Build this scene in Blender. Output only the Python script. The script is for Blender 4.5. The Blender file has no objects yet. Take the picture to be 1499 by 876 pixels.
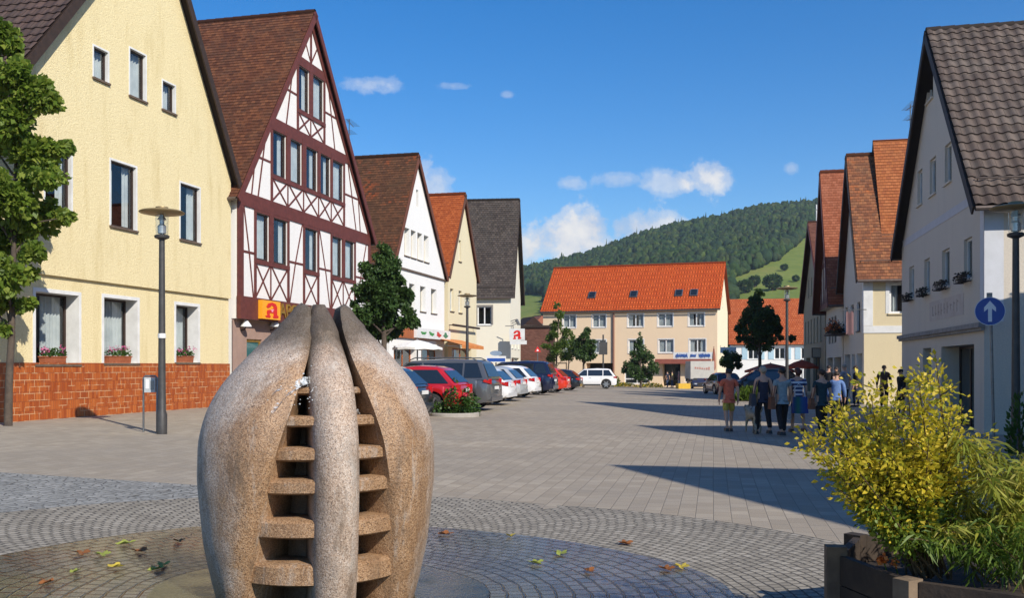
import bpy, bmesh, math, random
import numpy as np
from mathutils import Vector, Matrix
random.seed(7); rng = np.random.default_rng(7)
sc = bpy.context.scene; COL = sc.collection
R = math.radians
# ---------------------------------------------------------------- survey: photo pixel -> place
F, CX, HY, CAMH = 1400.0, 749.5, 537.0, 1.7
WO = (-12.3, 23.2); WA = (0.2405, 0.9706); WN = (0.9706, -0.2405)
def sstep(a, b, x):
    t = min(1.0, max(0.0, (x-a)/(b-a))); return t*t*(3-2*t)
def zg(X, Y):
    q = (X-WO[0])*WN[0] + (Y-WO[1])*WN[1]
    t = min(1.0, max(0.0, 1-q/15.0))
    z = 0.34*t**.8
    return z - 0.0131*min(max(0.0, Y-50), 60)
def gpt(x, y):
    Y = 20.0
    for _ in range(60):
        X = (x-CX)/F*Y
        Y2 = (CAMH-zg(X, Y))*F/(y-HY)
        Y = 0.5*Y+0.5*Y2
    X = (x-CX)/F*Y
    return X, Y
def apt(x, y, Y):
    return (x-CX)/F*Y, CAMH-(y-HY)/F*Y
# ---------------------------------------------------------------- objects
def tag(o, label=None, cat=None, group=None, kind=None):
    if label: o['label'] = label
    if cat: o['category'] = cat
    if group: o['group'] = group
    if kind: o['kind'] = kind
    return o
def empty(name, loc=(0, 0, 0), rz=0, label=None, cat=None, group=None, parent=None):
    o = bpy.data.objects.new(name, None); COL.objects.link(o)
    o.location = loc; o.rotation_euler = (0, 0, rz); o.empty_display_size = .3
    if parent: o.parent = parent
    return tag(o, label, cat, group)
def link(name, me, parent=None, mats=None, smooth=None):
    o = bpy.data.objects.new(name, me); COL.objects.link(o)
    if parent: o.parent = parent
    for m in (mats or []): me.materials.append(m)
    if smooth is not None:
        me.polygons.foreach_set('use_smooth', [True]*len(me.polygons))
        if smooth < 179: me.set_sharp_from_angle(angle=R(smooth))
    return o
def copy_tree(o, parent=None):
    c = o.copy(); COL.objects.link(c)
    if parent: c.parent = parent
    for ch in o.children: copy_tree(ch, c)
    return c
class MB:
    def __init__(s): s.v = []; s.f = []; s.m = []; s.uv = []
    def add(s, vs, fs, m=0, uvs=None):
        b = len(s.v); s.v.extend([tuple(p) for p in vs])
        for i, f in enumerate(fs):
            s.f.append([b+k for k in f]); s.m.append(m)
            s.uv.append(uvs[i] if uvs else None)
        return s
    def box(s, c, d, rz=0, m=0, mat=None, taper=None):
        x, y, z = d[0]/2, d[1]/2, d[2]/2
        tx, ty = taper or (1, 1)
        vs = [Vector(p) for p in ((-x,-y,-z),(x,-y,-z),(x,y,-z),(-x,y,-z),(-x*tx,-y*ty,z),(x*tx,-y*ty,z),(x*tx,y*ty,z),(-x*tx,y*ty,z))]
        mt = mat if mat is not None else Matrix.Rotation(rz, 3, 'Z')
        vs = [mt@v + Vector(c) for v in vs]
        return s.add(vs, [(0,3,2,1),(4,5,6,7),(0,1,5,4),(1,2,6,5),(2,3,7,6),(3,0,4,7)], m)
    def b2(s, x0, x1, y0, y1, z0, z1, m=0):
        return s.box(((x0+x1)/2,(y0+y1)/2,(z0+z1)/2),(abs(x1-x0),abs(y1-y0),abs(z1-z0)),0,m)
    def beam(s, a, b, w, t, up=(0, -1, 0), m=0):
        a, b = Vector(a), Vector(b); d = b-a; L = d.length
        if L < 1e-5: return s
        d.normalize(); n = Vector(up); n = (n-d*n.dot(d))
        if n.length < 1e-4: n = Vector((1,0,0)); n = n-d*n.dot(d)
        n.normalize(); r = d.cross(n)
        mt = Matrix((r, n, d)).transposed()
        return s.box((a+b)/2, (w, t, L), 0, m, mt)
    def tube(s, pts, rad, n=8, m=0, cap=True):
        pts = [Vector(p) for p in pts]; k = len(pts)
        rad = rad if isinstance(rad, (list, tuple)) else [rad]*k
        vs = []; prev = None
        for i, p in enumerate(pts):
            d = (pts[min(i+1,k-1)]-pts[max(i-1,0)])
            if d.length < 1e-9: d = Vector((0,0,1))
            d.normalize()
            if prev is None:
                a = Vector((1,0,0)) if abs(d.x) < .9 else Vector((0,1,0))
                u = d.cross(a).normalized()
            else:
                u = (prev-d*prev.dot(d)); u = u.normalized() if u.length > 1e-6 else d.orthogonal().normalized()
            prev = u; w = d.cross(u)
            for j in range(n):
                t = 2*math.pi*j/n
                vs.append(p+(u*math.cos(t)+w*math.sin(t))*rad[i])
        fs = []
        for i in range(k-1):
            for j in range(n):
                fs.append((i*n+j, i*n+(j+1)%n, (i+1)*n+(j+1)%n, (i+1)*n+j))
        if cap:
            fs.append(tuple(range(n))[::-1]); fs.append(tuple((k-1)*n+j for j in range(n)))
        return s.add(vs, fs, m)
    def lathe(s, prof, c=(0,0,0), n=24, m=0, axis='z', a0=0, a1=2*math.pi):
        vs = []; full = abs(a1-a0-2*math.pi) < 1e-6; nn = n if full else n+1
        for r, h in prof:
            for j in range(nn):
                t = a0+(a1-a0)*j/n
                p = (r*math.cos(t), r*math.sin(t), h)
                if axis == 'y': p = (p[0], p[2], p[1])
                if axis == 'x': p = (p[2], p[0], p[1])
                vs.append((p[0]+c[0], p[1]+c[1], p[2]+c[2]))
        fs = []
        for i in range(len(prof)-1):
            for j in range(nn if full else nn-1):
                fs.append((i*nn+j, i*nn+(j+1)%nn, (i+1)*nn+(j+1)%nn, (i+1)*nn+j))
        return s.add(vs, fs, m)
    def poly(s, pts, y0, y1, m=0, plane='xz'):
        n = len(pts)
        def P(p, y): return (p[0], y, p[1]) if plane == 'xz' else ((p[0], p[1], y) if plane == 'xy' else (y, p[0], p[1]))
        vs = [P(p, y0) for p in pts]+[P(p, y1) for p in pts]
        fs = [tuple(range(n)), tuple(range(2*n-1, n-1, -1))]+[(i, n+i, n+(i+1)%n, (i+1)%n) for i in range(n)]
        return s.add(vs, fs, m)
    def ell(s, c, r, n=10, k=6, m=0, z0=-1.0, z1=1.0, mat=None):
        prof = []
        vs = []; 
        for i in range(k+1):
            t = math.asin(z0)+(math.asin(z1)-math.asin(z0))*i/k
            for j in range(n):
                a = 2*math.pi*j/n
                p = Vector((r[0]*math.cos(t)*math.cos(a), r[1]*math.cos(t)*math.sin(a), r[2]*math.sin(t)))
                if mat is not None: p = mat@p
                vs.append(p+Vector(c))
        fs = [(i*n+j, i*n+(j+1)%n, (i+1)*n+(j+1)%n, (i+1)*n+j) for i in range(k) for j in range(n)]
        return s.add(vs, fs, m)
    def build(s, name, mats, parent=None, smooth=None, loc=None, fix=False):
        me = bpy.data.meshes.new(name)
        me.from_pydata(s.v, [], s.f)
        if any(u is not None for u in s.uv):
            uvl = me.uv_layers.new(name='UVMap'); i = 0
            flat = []
            for f, u in zip(s.f, s.uv):
                if u is None: flat += [0.0]*(2*len(f))
                else:
                    for p in u: flat += [p[0], p[1]]
            uvl.data.foreach_set('uv', flat)
        mats = mats if isinstance(mats, (list, tuple)) else [mats]
        o = link(name, me, parent, mats)
        if len(mats) > 1: me.polygons.foreach_set('material_index', s.m)
        if fix:
            bm = bmesh.new(); bm.from_mesh(me)
            bmesh.ops.remove_doubles(bm, verts=bm.verts, dist=1e-4)
            bmesh.ops.recalc_face_normals(bm, faces=bm.faces); bm.to_mesh(me); bm.free()
        if smooth is not None:
            me.polygons.foreach_set('use_smooth', [True]*len(me.polygons))
            if smooth < 179: me.set_sharp_from_angle(angle=R(smooth))
        me.update()
        if loc is not None: o.location = loc
        return o
def npmesh(name, V, Fq, mats, parent=None, smooth=False, uv=None):
    """V (n,3), Fq (m,k) arrays"""
    me = bpy.data.meshes.new(name); k = Fq.shape[1]
    me.vertices.add(len(V)); me.vertices.foreach_set('co', np.asarray(V, np.float32).ravel())
    me.loops.add(Fq.size); me.loops.foreach_set('vertex_index', Fq.astype(np.int32).ravel())
    me.polygons.add(len(Fq)); me.polygons.foreach_set('loop_start', np.arange(0, Fq.size, k, dtype=np.int32))
    if smooth: me.polygons.foreach_set('use_smooth', np.ones(len(Fq), bool))
    if uv is not None:
        l = me.uv_layers.new(name='UVMap'); l.data.foreach_set('uv', np.asarray(uv, np.float32)[Fq.ravel()].ravel())
    me.update(calc_edges=True); me.validate()
    return link(name, me, parent, mats if isinstance(mats, (list, tuple)) else [mats])
def gridfaces(nr, nc):
    i, j = np.meshgrid(np.arange(nr-1), np.arange(nc-1), indexing='ij')
    a = (i*nc+j).ravel()
    return np.stack([a, a+1, a+nc+1, a+nc], 1)
# ---------------------------------------------------------------- materials
class NT:
    def __init__(s, name):
        s.m = bpy.data.materials.new(name); s.m.use_nodes = True
        s.t = s.m.node_tree; s.t.nodes.clear()
        s.out = s.n('ShaderNodeOutputMaterial')
    def n(s, typ, **kw):
        nd = s.t.nodes.new(typ)
        for k, v in kw.items():
            if k.startswith('i_'):
                key = k[2:].replace('_', ' ')
                nd.inputs[key].default_value = v
            elif k.startswith('x'): nd.inputs[int(k[1:])].default_value = v
            else: setattr(nd, k, v)
        return nd
    def l(s, a, b): s.t.links.new(a, b)
    def math(s, op, a, b=None, c=None, clamp=False):
        nd = s.n('ShaderNodeMath', operation=op, use_clamp=clamp)
        for i, q in enumerate((a, b, c)):
            if q is None: continue
            if isinstance(q, (int, float)): nd.inputs[i].default_value = q
            else: s.l(q, nd.inputs[i])
        return nd.outputs[0]
    def mix(s, fac, a, b, blend='MIX'):
        nd = s.n('ShaderNodeMix', data_type='RGBA', blend_type=blend)
        for i, q in ((0, fac), (6, a), (7, b)):
            if isinstance(q, (int, float)): nd.inputs[i].default_value = q
            elif isinstance(q, tuple): nd.inputs[i].default_value = (*q[:3], 1)
            else: s.l(q, nd.inputs[i])
        return nd.outputs[2]
    def ramp(s, fac, stops, interp='LINEAR'):
        nd = s.n('ShaderNodeValToRGB'); cr = nd.color_ramp; cr.interpolation = interp
        while len(cr.elements) < len(stops): cr.elements.new(.5)
        for e, (p, c) in zip(cr.elements, stops):
            e.position = p; e.color = (*c, 1) if isinstance(c, tuple) else (c, c, c, 1)
        s.l(fac, nd.inputs[0]); return nd.outputs[0]
    def noise(s, scale, detail=4, rough=.55, vec=None, out=0, dist=0):
        nd = s.n('ShaderNodeTexNoise'); nd.inputs['Scale'].default_value = scale
        nd.inputs['Detail'].default_value = detail; nd.inputs['Roughness'].default_value = rough
        nd.inputs['Distortion'].default_value = dist
        if vec is not None: s.l(vec, nd.inputs['Vector'])
        return nd.outputs[out]
    def coord(s, which='Object'):
        return s.n('ShaderNodeTexCoord').outputs[which]
    def mapping(s, vec, loc=(0,0,0), rot=(0,0,0), scale=(1,1,1)):
        nd = s.n('ShaderNodeMapping'); nd.inputs[1].default_value = loc; nd.inputs[2].default_value = rot; nd.inputs[3].default_value = scale
        s.l(vec, nd.inputs[0]); return nd.outputs[0]
    def bump(s, h, strength=.3, dist=.02, normal=None):
        nd = s.n('ShaderNodeBump'); nd.inputs['Strength'].default_value = strength; nd.inputs['Distance'].default_value = dist
        s.l(h, nd.inputs['Height'])
        if normal is not None: s.l(normal, nd.inputs['Normal'])
        return nd.outputs[0]
    def princ(s, col=None, rough=.7, metal=0, normal=None, spec=.5, coat=0, trans=0, **kw):
        b = s.n('ShaderNodeBsdfPrincipled')
        def put(nm, q):
            if q is None: return
            if isinstance(q, tuple): b.inputs[nm].default_value = (*q[:3], 1)
            elif isinstance(q, (int, float)): b.inputs[nm].default_value = q
            else: s.l(q, b.inputs[nm])
        put('Base Color', col); put('Roughness', rough); put('Metallic', metal); put('Normal', normal)
        put('Specular IOR Level', spec); put('Coat Weight', coat); put('Transmission Weight', trans)
        return b
    def done(s, sh):
        s.l(sh.outputs[0] if hasattr(sh, 'outputs') else sh, s.out.inputs[0]); return s.m
def M(name, col, col2=None, scale=3, rough=.75, bump=0, bscale=40, bdist=.01, metal=0, spec=.4, coat=0, detail=4, rvar=0):
    """plain surface with two-tone noise wear and a fine bump"""
    t = NT(name); co = t.coord()
    c2 = col2 or tuple(c*.8 for c in col)
    f = t.noise(scale, detail, .6, co)
    c = t.mix(t.ramp(f, [(.35, 0.0), (.65, 1.0)]), col, c2)
    nm = None
    if bump: nm = t.bump(t.noise(bscale, 3, .6, co), bump, bdist)
    r = rough
    if rvar: r = t.math('ADD', rough, t.math('MULTIPLY', t.math('SUBTRACT', f, .5), rvar), clamp=True)
    return t.done(t.princ(c, r, metal, nm, spec, coat))
def stucco(name, col, col2, bump=.5, bscale=14, stain=(.5,.45,.38), stain_amt=.25):
    t = NT(name); co = t.coord()
    big = t.noise(.6, 5, .6, co); fine = t.noise(bscale, 4, .65, co)
    c = t.mix(t.ramp(fine, [(.35, 0.0), (.68, 1.0)]), col, col2)
    streak = t.noise(1.0, 5, .65, t.mapping(co, scale=(2.2, 2.2, .35)))
    c = t.mix(t.math('MULTIPLY', t.ramp(streak, [(.52, 0.0), (.78, 1.0)]), stain_amt), c, stain)
    c = t.mix(t.math('MULTIPLY', t.ramp(big, [(.4, 0.0), (.7, 1.0)]), .25), c, tuple(v*.86 for v in col))
    nm = t.bump(fine, bump, .03)
    return t.done(t.princ(c, .9, 0, nm, .15))
def tiles(name, c1, c2, c3, tw=.18, th=.16, lichen=(.10,.095,.08), lich=.3, patch=None, offs=.5, mort=.03, bump=.6, rough=.85, wash=None):
    """roof tiles; UV in metres"""
    t = NT(name); uv = t.coord('UV')
    b = t.n('ShaderNodeTexBrick', offset=offs)
    b.inputs['Color1'].default_value = (0,0,0,1); b.inputs['Color2'].default_value = (1,1,1,1); b.inputs['Mortar'].default_value = (.5,.5,.5,1)
    b.inputs['Scale'].default_value = 1; b.inputs['Brick Width'].default_value = tw; b.inputs['Row Height'].default_value = th
    b.inputs['Mortar Size'].default_value = mort*tw; b.inputs['Mortar Smooth'].default_value = .3; b.inputs['Bias'].default_value = 0
    t.l(uv, b.inputs['Vector'])
    c = t.ramp(b.outputs['Color'], [(0, c1), (.5, c2), (1, c3)])
    n1 = t.noise(.9, 6, .65, uv); n2 = t.noise(9, 4, .7, uv)
    if patch:
        pm = t.ramp(t.noise(.55, 5, .75, uv, dist=.6), [(.52, 0.0), (.63, 1.0)])
        pm = t.math('MULTIPLY', pm, t.ramp(b.outputs['Color'], [(.25, 0.0), (.6, 1.0)]))
        c = t.mix(pm, c, patch)
    lm = t.math('MULTIPLY', t.ramp(t.math('ADD', t.math('MULTIPLY', n1, .6), t.math('MULTIPLY', n2, .4)), [(.46, 0.0), (.62, 1.0)]), lich)
    c = t.mix(lm, c, lichen)
    c = t.mix(b.outputs['Fac'], c, tuple(v*.35 for v in c1))
    c = t.mix(t.math('MULTIPLY', t.ramp(n2, [(.3, 0.0), (.7, 1.0)]), .3), c, tuple(v*.55 for v in c2))
    h = t.math('SUBTRACT', t.math('MULTIPLY', n2, .35), b.outputs['Fac'])
    h = t.math('ADD', h, t.math('MULTIPLY', b.outputs['Color'], .25))
    return t.done(t.princ(c, rough, 0, t.bump(h, bump, .02), .2))
def leafmat(name, cols, trans=.35, rough=.5):
    t = NT(name); g = t.n('ShaderNodeNewGeometry')
    k = len(cols)
    c = t.ramp(g.outputs['Random Per Island'], [(i/(k-1) if k > 1 else 0, c) for i, c in enumerate(cols)])
    cl = t.noise(1.3, 2, .5, t.coord())
    c = t.mix(t.math('MULTIPLY', t.ramp(cl, [(.4, 0.0), (.65, 1.0)]), .4), c, tuple(v*.62 for v in cols[0]))
    p = t.princ(c, rough, spec=.35)
    tr = t.n('ShaderNodeBsdfTranslucent'); t.l(t.mix(.5, c, tuple(min(1, v*1.4) for v in cols[-1])), tr.inputs[0])
    mx = t.n('ShaderNodeMixShader'); mx.inputs[0].default_value = trans
    t.l(p.outputs[0], mx.inputs[1]); t.l(tr.outputs[0], mx.inputs[2])
    return t.done(mx)
def glass_clear(name, tint=(.75,.85,.9), rough=.02):
    t = NT(name)
    lw = t.n('ShaderNodeLayerWeight'); lw.inputs[0].default_value = .5
    fr = t.math('MULTIPLY', t.math('POWER', lw.outputs['Facing'], 4.0), .9)
    tr = t.n('ShaderNodeBsdfTransparent'); tr.inputs[0].default_value = (*tint, 1)
    gl = t.n('ShaderNodeBsdfGlossy'); gl.inputs['Roughness'].default_value = rough; gl.inputs[0].default_value = (.9,.95,1,1)
    mx = t.n('ShaderNodeMixShader')
    t.l(t.math('ADD', fr, .07, clamp=True), mx.inputs[0]); t.l(tr.outputs[0], mx.inputs[1]); t.l(gl.outputs[0], mx.inputs[2])
    return t.done(mx)
# ---------------------------------------------------------------- camera, light, sky
cam = bpy.data.cameras.new('camera'); camo = bpy.data.objects.new('camera', cam); COL.objects.link(camo)
camo.location = (0, 0, CAMH); camo.rotation_euler = (R(90), 0, 0)
cam.sensor_width = 36; cam.lens = F/1499*36; cam.shift_y = (HY-438)/1499; cam.clip_end = 6000; cam.clip_start = .05
sc.camera = camo
SUN = Vector((.585*math.cos(R(35.5)), -.811*math.cos(R(35.5)), math.sin(R(35.5)))).normalized()
sl = bpy.data.lights.new('sun', 'SUN'); sl.energy = 5.0; sl.angle = R(.5); sl.color = (1, .93, .82)
slo = bpy.data.objects.new('sun', sl); COL.objects.link(slo); slo.rotation_euler = SUN.to_track_quat('Z', 'Y').to_euler()
w = bpy.data.worlds.new('World'); sc.world = w; w.use_nodes = True
t = NT.__new__(NT); t.t = w.node_tree; t.t.nodes.clear(); t.out = t.n('ShaderNodeOutputWorld')
sky = t.n('ShaderNodeTexSky', sky_type='NISHITA', sun_disc=False, sun_elevation=R(35.5), sun_rotation=math.atan2(.585, -.811), altitude=300, air_density=1.0, dust_density=.35, ozone_density=3.0)
hs = t.n('ShaderNodeHueSaturation'); hs.inputs['Saturation'].default_value = 1.42; hs.inputs['Value'].default_value = 1.32; hs.inputs['Hue'].default_value = .506; t.l(sky.outputs[0], hs.inputs['Color'])
d = t.coord('Generated'); sp = t.n('ShaderNodeSeparateXYZ'); t.l(d, sp.inputs[0])
yy = t.math('MAXIMUM', sp.outputs[1], .02)
u = t.math('DIVIDE', sp.outputs[0], yy); v = t.math('DIVIDE', sp.outputs[2], yy)
cb = t.n('ShaderNodeCombineXYZ'); t.l(u, cb.inputs[0]); t.l(v, cb.inputs[1])
nA = t.noise(22, 7, .62, cb.outputs[0]); nB = t.noise(9, 3, .5, cb.outputs[0])
dens = None; cap = None
# a few fair-weather cumulus over the ridge: centre and half size as tangents of the viewing angle, and weight
for (px, py, rx, ry, wt) in ((845,352,66,48,1.0),(868,330,36,26,.9),(800,350,36,34,.7),(945,338,64,34,.85),(915,330,30,26,.5),(1040,258,36,28,.98),(1048,250,20,20,.5),(985,268,44,17,.55),(902,265,44,16,.42),(838,268,24,14,.42),
        (545,122,46,17,.42),(665,126,28,9,.36),(630,272,38,42,.62),(1157,248,14,12,.33),(768,368,26,30,.6),(742,138,12,6,.25),(1000,345,60,22,.6)):
    if wt >= .5: rx *= 1.3; ry *= 1.3
    a = t.math('MULTIPLY', t.math('SUBTRACT', u, (px-CX)/F), F/rx); b = t.math('MULTIPLY', t.math('SUBTRACT', v, (HY-py)/F), F/ry)
    r2 = t.math('ADD', t.math('MULTIPLY', a, a), t.math('MULTIPLY', b, b))
    f = t.math('POWER', 2.718, t.math('MULTIPLY', r2, -1.1))
    g = t.math('MULTIPLY', t.math('MINIMUM', t.math('MULTIPLY', f, 2.2), 1.0), wt)
    dens, cap = (f, g) if dens is None else (t.math('MAXIMUM', dens, f), t.math('MAXIMUM', cap, g))
df = t.math('ADD', dens, t.math('MULTIPLY', t.math('SUBTRACT', nA, .5), 2.3))
df = t.math('MULTIPLY', df, t.math('GREATER_THAN', dens, .001))
cm = t.ramp(df, [(.42, 0.0), (.68, .55), (1.0, 1.0)], 'EASE'); cm = t.math('MULTIPLY', cm, cap)
front = t.math('GREATER_THAN', sp.outputs[1], .03); cm = t.math('MULTIPLY', cm, front)
ccol = t.mix(t.ramp(t.math('ADD', nA, t.math('MULTIPLY', nB, .4)), [(.55, 0.0), (.85, 1.0)]), (5.2, 5.9, 7.2), (8.6, 8.5, 8.3))
skyc = t.mix(cm, hs.outputs[0], ccol)
bg = t.n('ShaderNodeBackground'); bg.inputs[1].default_value = .1; t.l(skyc, bg.inputs[0]); t.l(bg.outputs[0], t.out.inputs[0])
vs_ = sc.view_settings; vs_.view_transform = 'Standard'; vs_.look = 'None'; vs_.exposure = .2; vs_.gamma = 1; vs_.use_curve_mapping = False
sc.render.engine = 'CYCLES'
cy = sc.cycles; cy.use_denoising = True; cy.max_bounces = 6; cy.diffuse_bounces = 3; cy.glossy_bounces = 3; cy.transmission_bounces = 5; cy.transparent_max_bounces = 10
cy.caustics_reflective = False; cy.caustics_refractive = False; cy.sample_clamp_indirect = 6
# ---------------------------------------------------------------- ground
SA = math.atan2(.979, .206)           # direction of the square's long axis
def paving_mat(name, kind):
    t = NT(name); co = t.coord()
    if kind == 'pavers':
        v = t.mapping(co, rot=(0, 0, -SA))
        b = t.n('ShaderNodeTexBrick', offset=.5); b.inputs['Brick Width'].default_value = .30; b.inputs['Row Height'].default_value = .20
        b.inputs['Scale'].default_value = 1; b.inputs['Mortar Size'].default_value = .007; b.inputs['Mortar Smooth'].default_value = .6
        b.inputs['Color1'].default_value = (0,0,0,1); b.inputs['Color2'].default_value = (1,1,1,1); t.l(v, b.inputs['Vector'])
        c = t.ramp(b.outputs['Color'], [(0, (.275,.225,.160)), (.5, (.325,.27,.197)), (1, (.385,.325,.243))])
        nt = t.noise(1.0, 5, .65, t.mapping(co, rot=(0, 0, -SA), scale=(.06, .55, 1)))
        c = t.mix(t.math('MULTIPLY', t.ramp(nt, [(.42, 0.0), (.64, 1.0)]), .5), c, (.225,.185,.135))
        ns = t.noise(.9, 6, .75, co, dist=1.2); c = t.mix(t.math('MULTIPLY', t.ramp(ns, [(.60, 0.0), (.68, 1.0)]), .45), c, (.16,.142,.115))
        n0 = t.noise(.22, 6, .65, co); n1 = t.noise(2.2, 5, .7, co); n2 = t.noise(60, 3, .6, co)
        c = t.mix(t.math('MULTIPLY', t.ramp(n0, [(.4, 0.0), (.62, 1.0)]), .55), c, (.225,.195,.155))
        c = t.mix(t.math('MULTIPLY', t.ramp(n1, [(.5, 0.0), (.72, 1.0)]), .35), c, (.22,.20,.175))
        c = t.mix(t.math('MULTIPLY', t.ramp(n2, [(.35, 0.0), (.7, 1.0)]), .35), c, (.45,.40,.35))
        c = t.mix(t.math('MULTIPLY', b.outputs['Fac'], .45), c, (.13,.115,.095))
        h = t.math('ADD', t.math('MULTIPLY', b.outputs['Fac'], -1.0), t.math('MULTIPLY', n2, .3))
        return t.done(t.princ(c, .8, 0, t.bump(h, .5, .012), .3))
    # concentric cobbles about the fountain
    sp = t.n('ShaderNodeSeparateXYZ'); t.l(co, sp.inputs[0])
    wob = t.noise(1.6, 3, .6, co); w2 = t.noise(7, 2, .5, co)
    r = t.math('SQRT', t.math('ADD', t.math('MULTIPLY', sp.outputs[0], sp.outputs[0]), t.math('MULTIPLY', sp.outputs[1], sp.outputs[1])))
    r2 = t.math('ADD', r, t.math('ADD', t.math('MULTIPLY', t.math('SUBTRACT', wob, .5), .10), t.math('MULTIPLY', t.math('SUBTRACT', w2, .5), .03)))
    th = t.math('ARCTAN2', sp.outputs[0], sp.outputs[1])
    if kind == 'band':
        vv = t.mapping(co, rot=(0, 0, R(16))); vo = t.n('ShaderNodeTexVoronoi', feature='DISTANCE_TO_EDGE'); vo.inputs['Scale'].default_value = 8.5; vo.inputs['Randomness'].default_value = .7
        t.l(vv, vo.inputs['Vector']); vc = t.n('ShaderNodeTexVoronoi', feature='F1'); vc.inputs['Scale'].default_value = 8.5; vc.inputs['Randomness'].default_value = .7; t.l(vv, vc.inputs['Vector'])
        fac = t.ramp(vo.outputs['Distance'], [(.0, 1.0), (.09, 0.0)]); colr = vc.outputs['Color']
        bw = t.n('ShaderNodeRGBToBW'); t.l(colr, bw.inputs[0]); cv = bw.outputs[0]
        st = [(0.2, (.19,.19,.18)), (.5, (.25,.25,.235)), (.8, (.32,.315,.295))]
    else:
        w, hgt, wid = {'wet': (2.2, .125, .16), 'fine': (3.8, .095, .105)}[kind]
        cbv = t.n('ShaderNodeCombineXYZ'); t.l(t.math('ADD', t.math('MULTIPLY', th, w), t.math('MULTIPLY', t.math('SUBTRACT', w2, .5), .05)), cbv.inputs[0]); t.l(r2, cbv.inputs[1])
        b = t.n('ShaderNodeTexBrick', offset=.5); b.inputs['Brick Width'].default_value = wid; b.inputs['Row Height'].default_value = hgt; b.inputs['Scale'].default_value = 1
        b.inputs['Mortar Size'].default_value = .014 if kind == 'wet' else .011; b.inputs['Mortar Smooth'].default_value = .6
        b.inputs['Color1'].default_value = (0,0,0,1); b.inputs['Color2'].default_value = (1,1,1,1); t.l(cbv.outputs[0], b.inputs['Vector'])
        fac = b.outputs['Fac']; cv = b.outputs['Color']
        st = [(0, (.05,.05,.05)), (.5, (.08,.079,.075)), (1, (.125,.12,.11))] if kind == 'wet' else [(0, (.195,.172,.138)), (.5, (.265,.236,.19)), (1, (.345,.31,.255))]
    c = t.ramp(cv, st)
    n1 = t.noise(3, 5, .7, co); n2 = t.noise(45, 3, .6, co)
    c = t.mix(t.math('MULTIPLY', t.ramp(n2, [(.35, 0.0), (.7, 1.0)]), .4), c, tuple(v*1.35 for v in st[-1][1]))
    rough = .8
    if kind == 'wet':
        moss = t.ramp(t.noise(1.1, 5, .7, co), [(.44, 0.0), (.62, 1.0)])
        c = t.mix(t.math('MULTIPLY', moss, .5), c, (.13,.115,.05))
        rough = t.ramp(t.noise(.8, 4, .6, co), [(.38, .07), (.66, .30)])
        c = t.mix(fac, c, (.02,.02,.014))
    else:
        dirt = t.ramp(t.noise(.5, 5, .65, co), [(.42, 0.0), (.66, 1.0)])
        c = t.mix(t.math('MULTIPLY', dirt, .35), c, tuple(v*.55 for v in st[1][1]))
        c = t.mix(t.math('MULTIPLY', fac, .85), c, (.06,.056,.048))
    h = t.math('ADD', t.math('MULTIPLY', fac, -1.0), t.math('MULTIPLY', n2, .25))
    return t.done(t.princ(c, rough, 0, t.bump(h, .7, .02), .5 if kind == 'wet' else .3))
m_pav = paving_mat('paver_stone', 'pavers')
ax = np.unique(np.concatenate([np.linspace(-40, 45, 86), -40-np.geomspace(2, 2900, 22), 45+np.geomspace(2, 2900, 22)]))
ay = np.unique(np.concatenate([np.linspace(-20, 120, 141), -20-np.geomspace(2, 500, 12), 120+np.geomspace(3, 3500, 24)]))
GX, GY = np.meshgrid(ax, ay, indexing='ij')
GZ = np.vectorize(zg)(GX, GY)
g = npmesh('square_ground', np.stack([GX, GY, GZ], -1).reshape(-1, 3), gridfaces(len(ax), len(ay))[:, ::-1], m_pav, smooth=True)
tag(g, kind='structure')
FX, FY = -1.42, 7.0
def sheet(name, poly_fn, mat, dz, loc=(0, 0)):
    V, Fq = poly_fn()
    V = np.array(V, float); V[:, 2] = [zg(x+loc[0], y+loc[1])+dz for x, y in V[:, :2]]
    o = npmesh(name, V, Fq, mat, smooth=True); o.location = (*loc, 0); return tag(o, kind='structure')
def ring(r0, r1, nr=14, na=96, ph=0):
    def f():
        rr = np.linspace(r0, r1, nr); th = np.linspace(0, 2*math.pi, na+1)
        rg, tg = np.meshgrid(rr, th, indexing='ij')
        wob = 1+ph*.02*np.sin(tg*3+1)+ph*.012*np.sin(7*tg)
        return np.stack([rg*wob*np.cos(tg), rg*wob*np.sin(tg), 0*rg], -1).reshape(-1, 3), gridfaces(nr, na+1)
    return f
def band():
    n = 40; xs = np.linspace(-34, -1.2, n); top = 11.75-.29*(xs+1.2); bot = np.full(n, -2.0)
    k = 30; V = []
    for i in range(n):
        for j in range(k): V.append((xs[i], bot[i]+(top[i]-bot[i])*j/(k-1), 0))
    return V, gridfaces(n, k)[:, ::-1]
sheet('cobble_lane', band, paving_mat('lane_cobbles', 'band'), .004)
sheet('cobble_circle', ring(.2, 5.05), paving_mat('fine_cobbles', 'fine'), .008, (FX, FY))
sheet('wet_cobble_ring', ring(.9, 3.0, ph=1), paving_mat('wet_cobbles', 'wet'), .012, (FX, FY))
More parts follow.
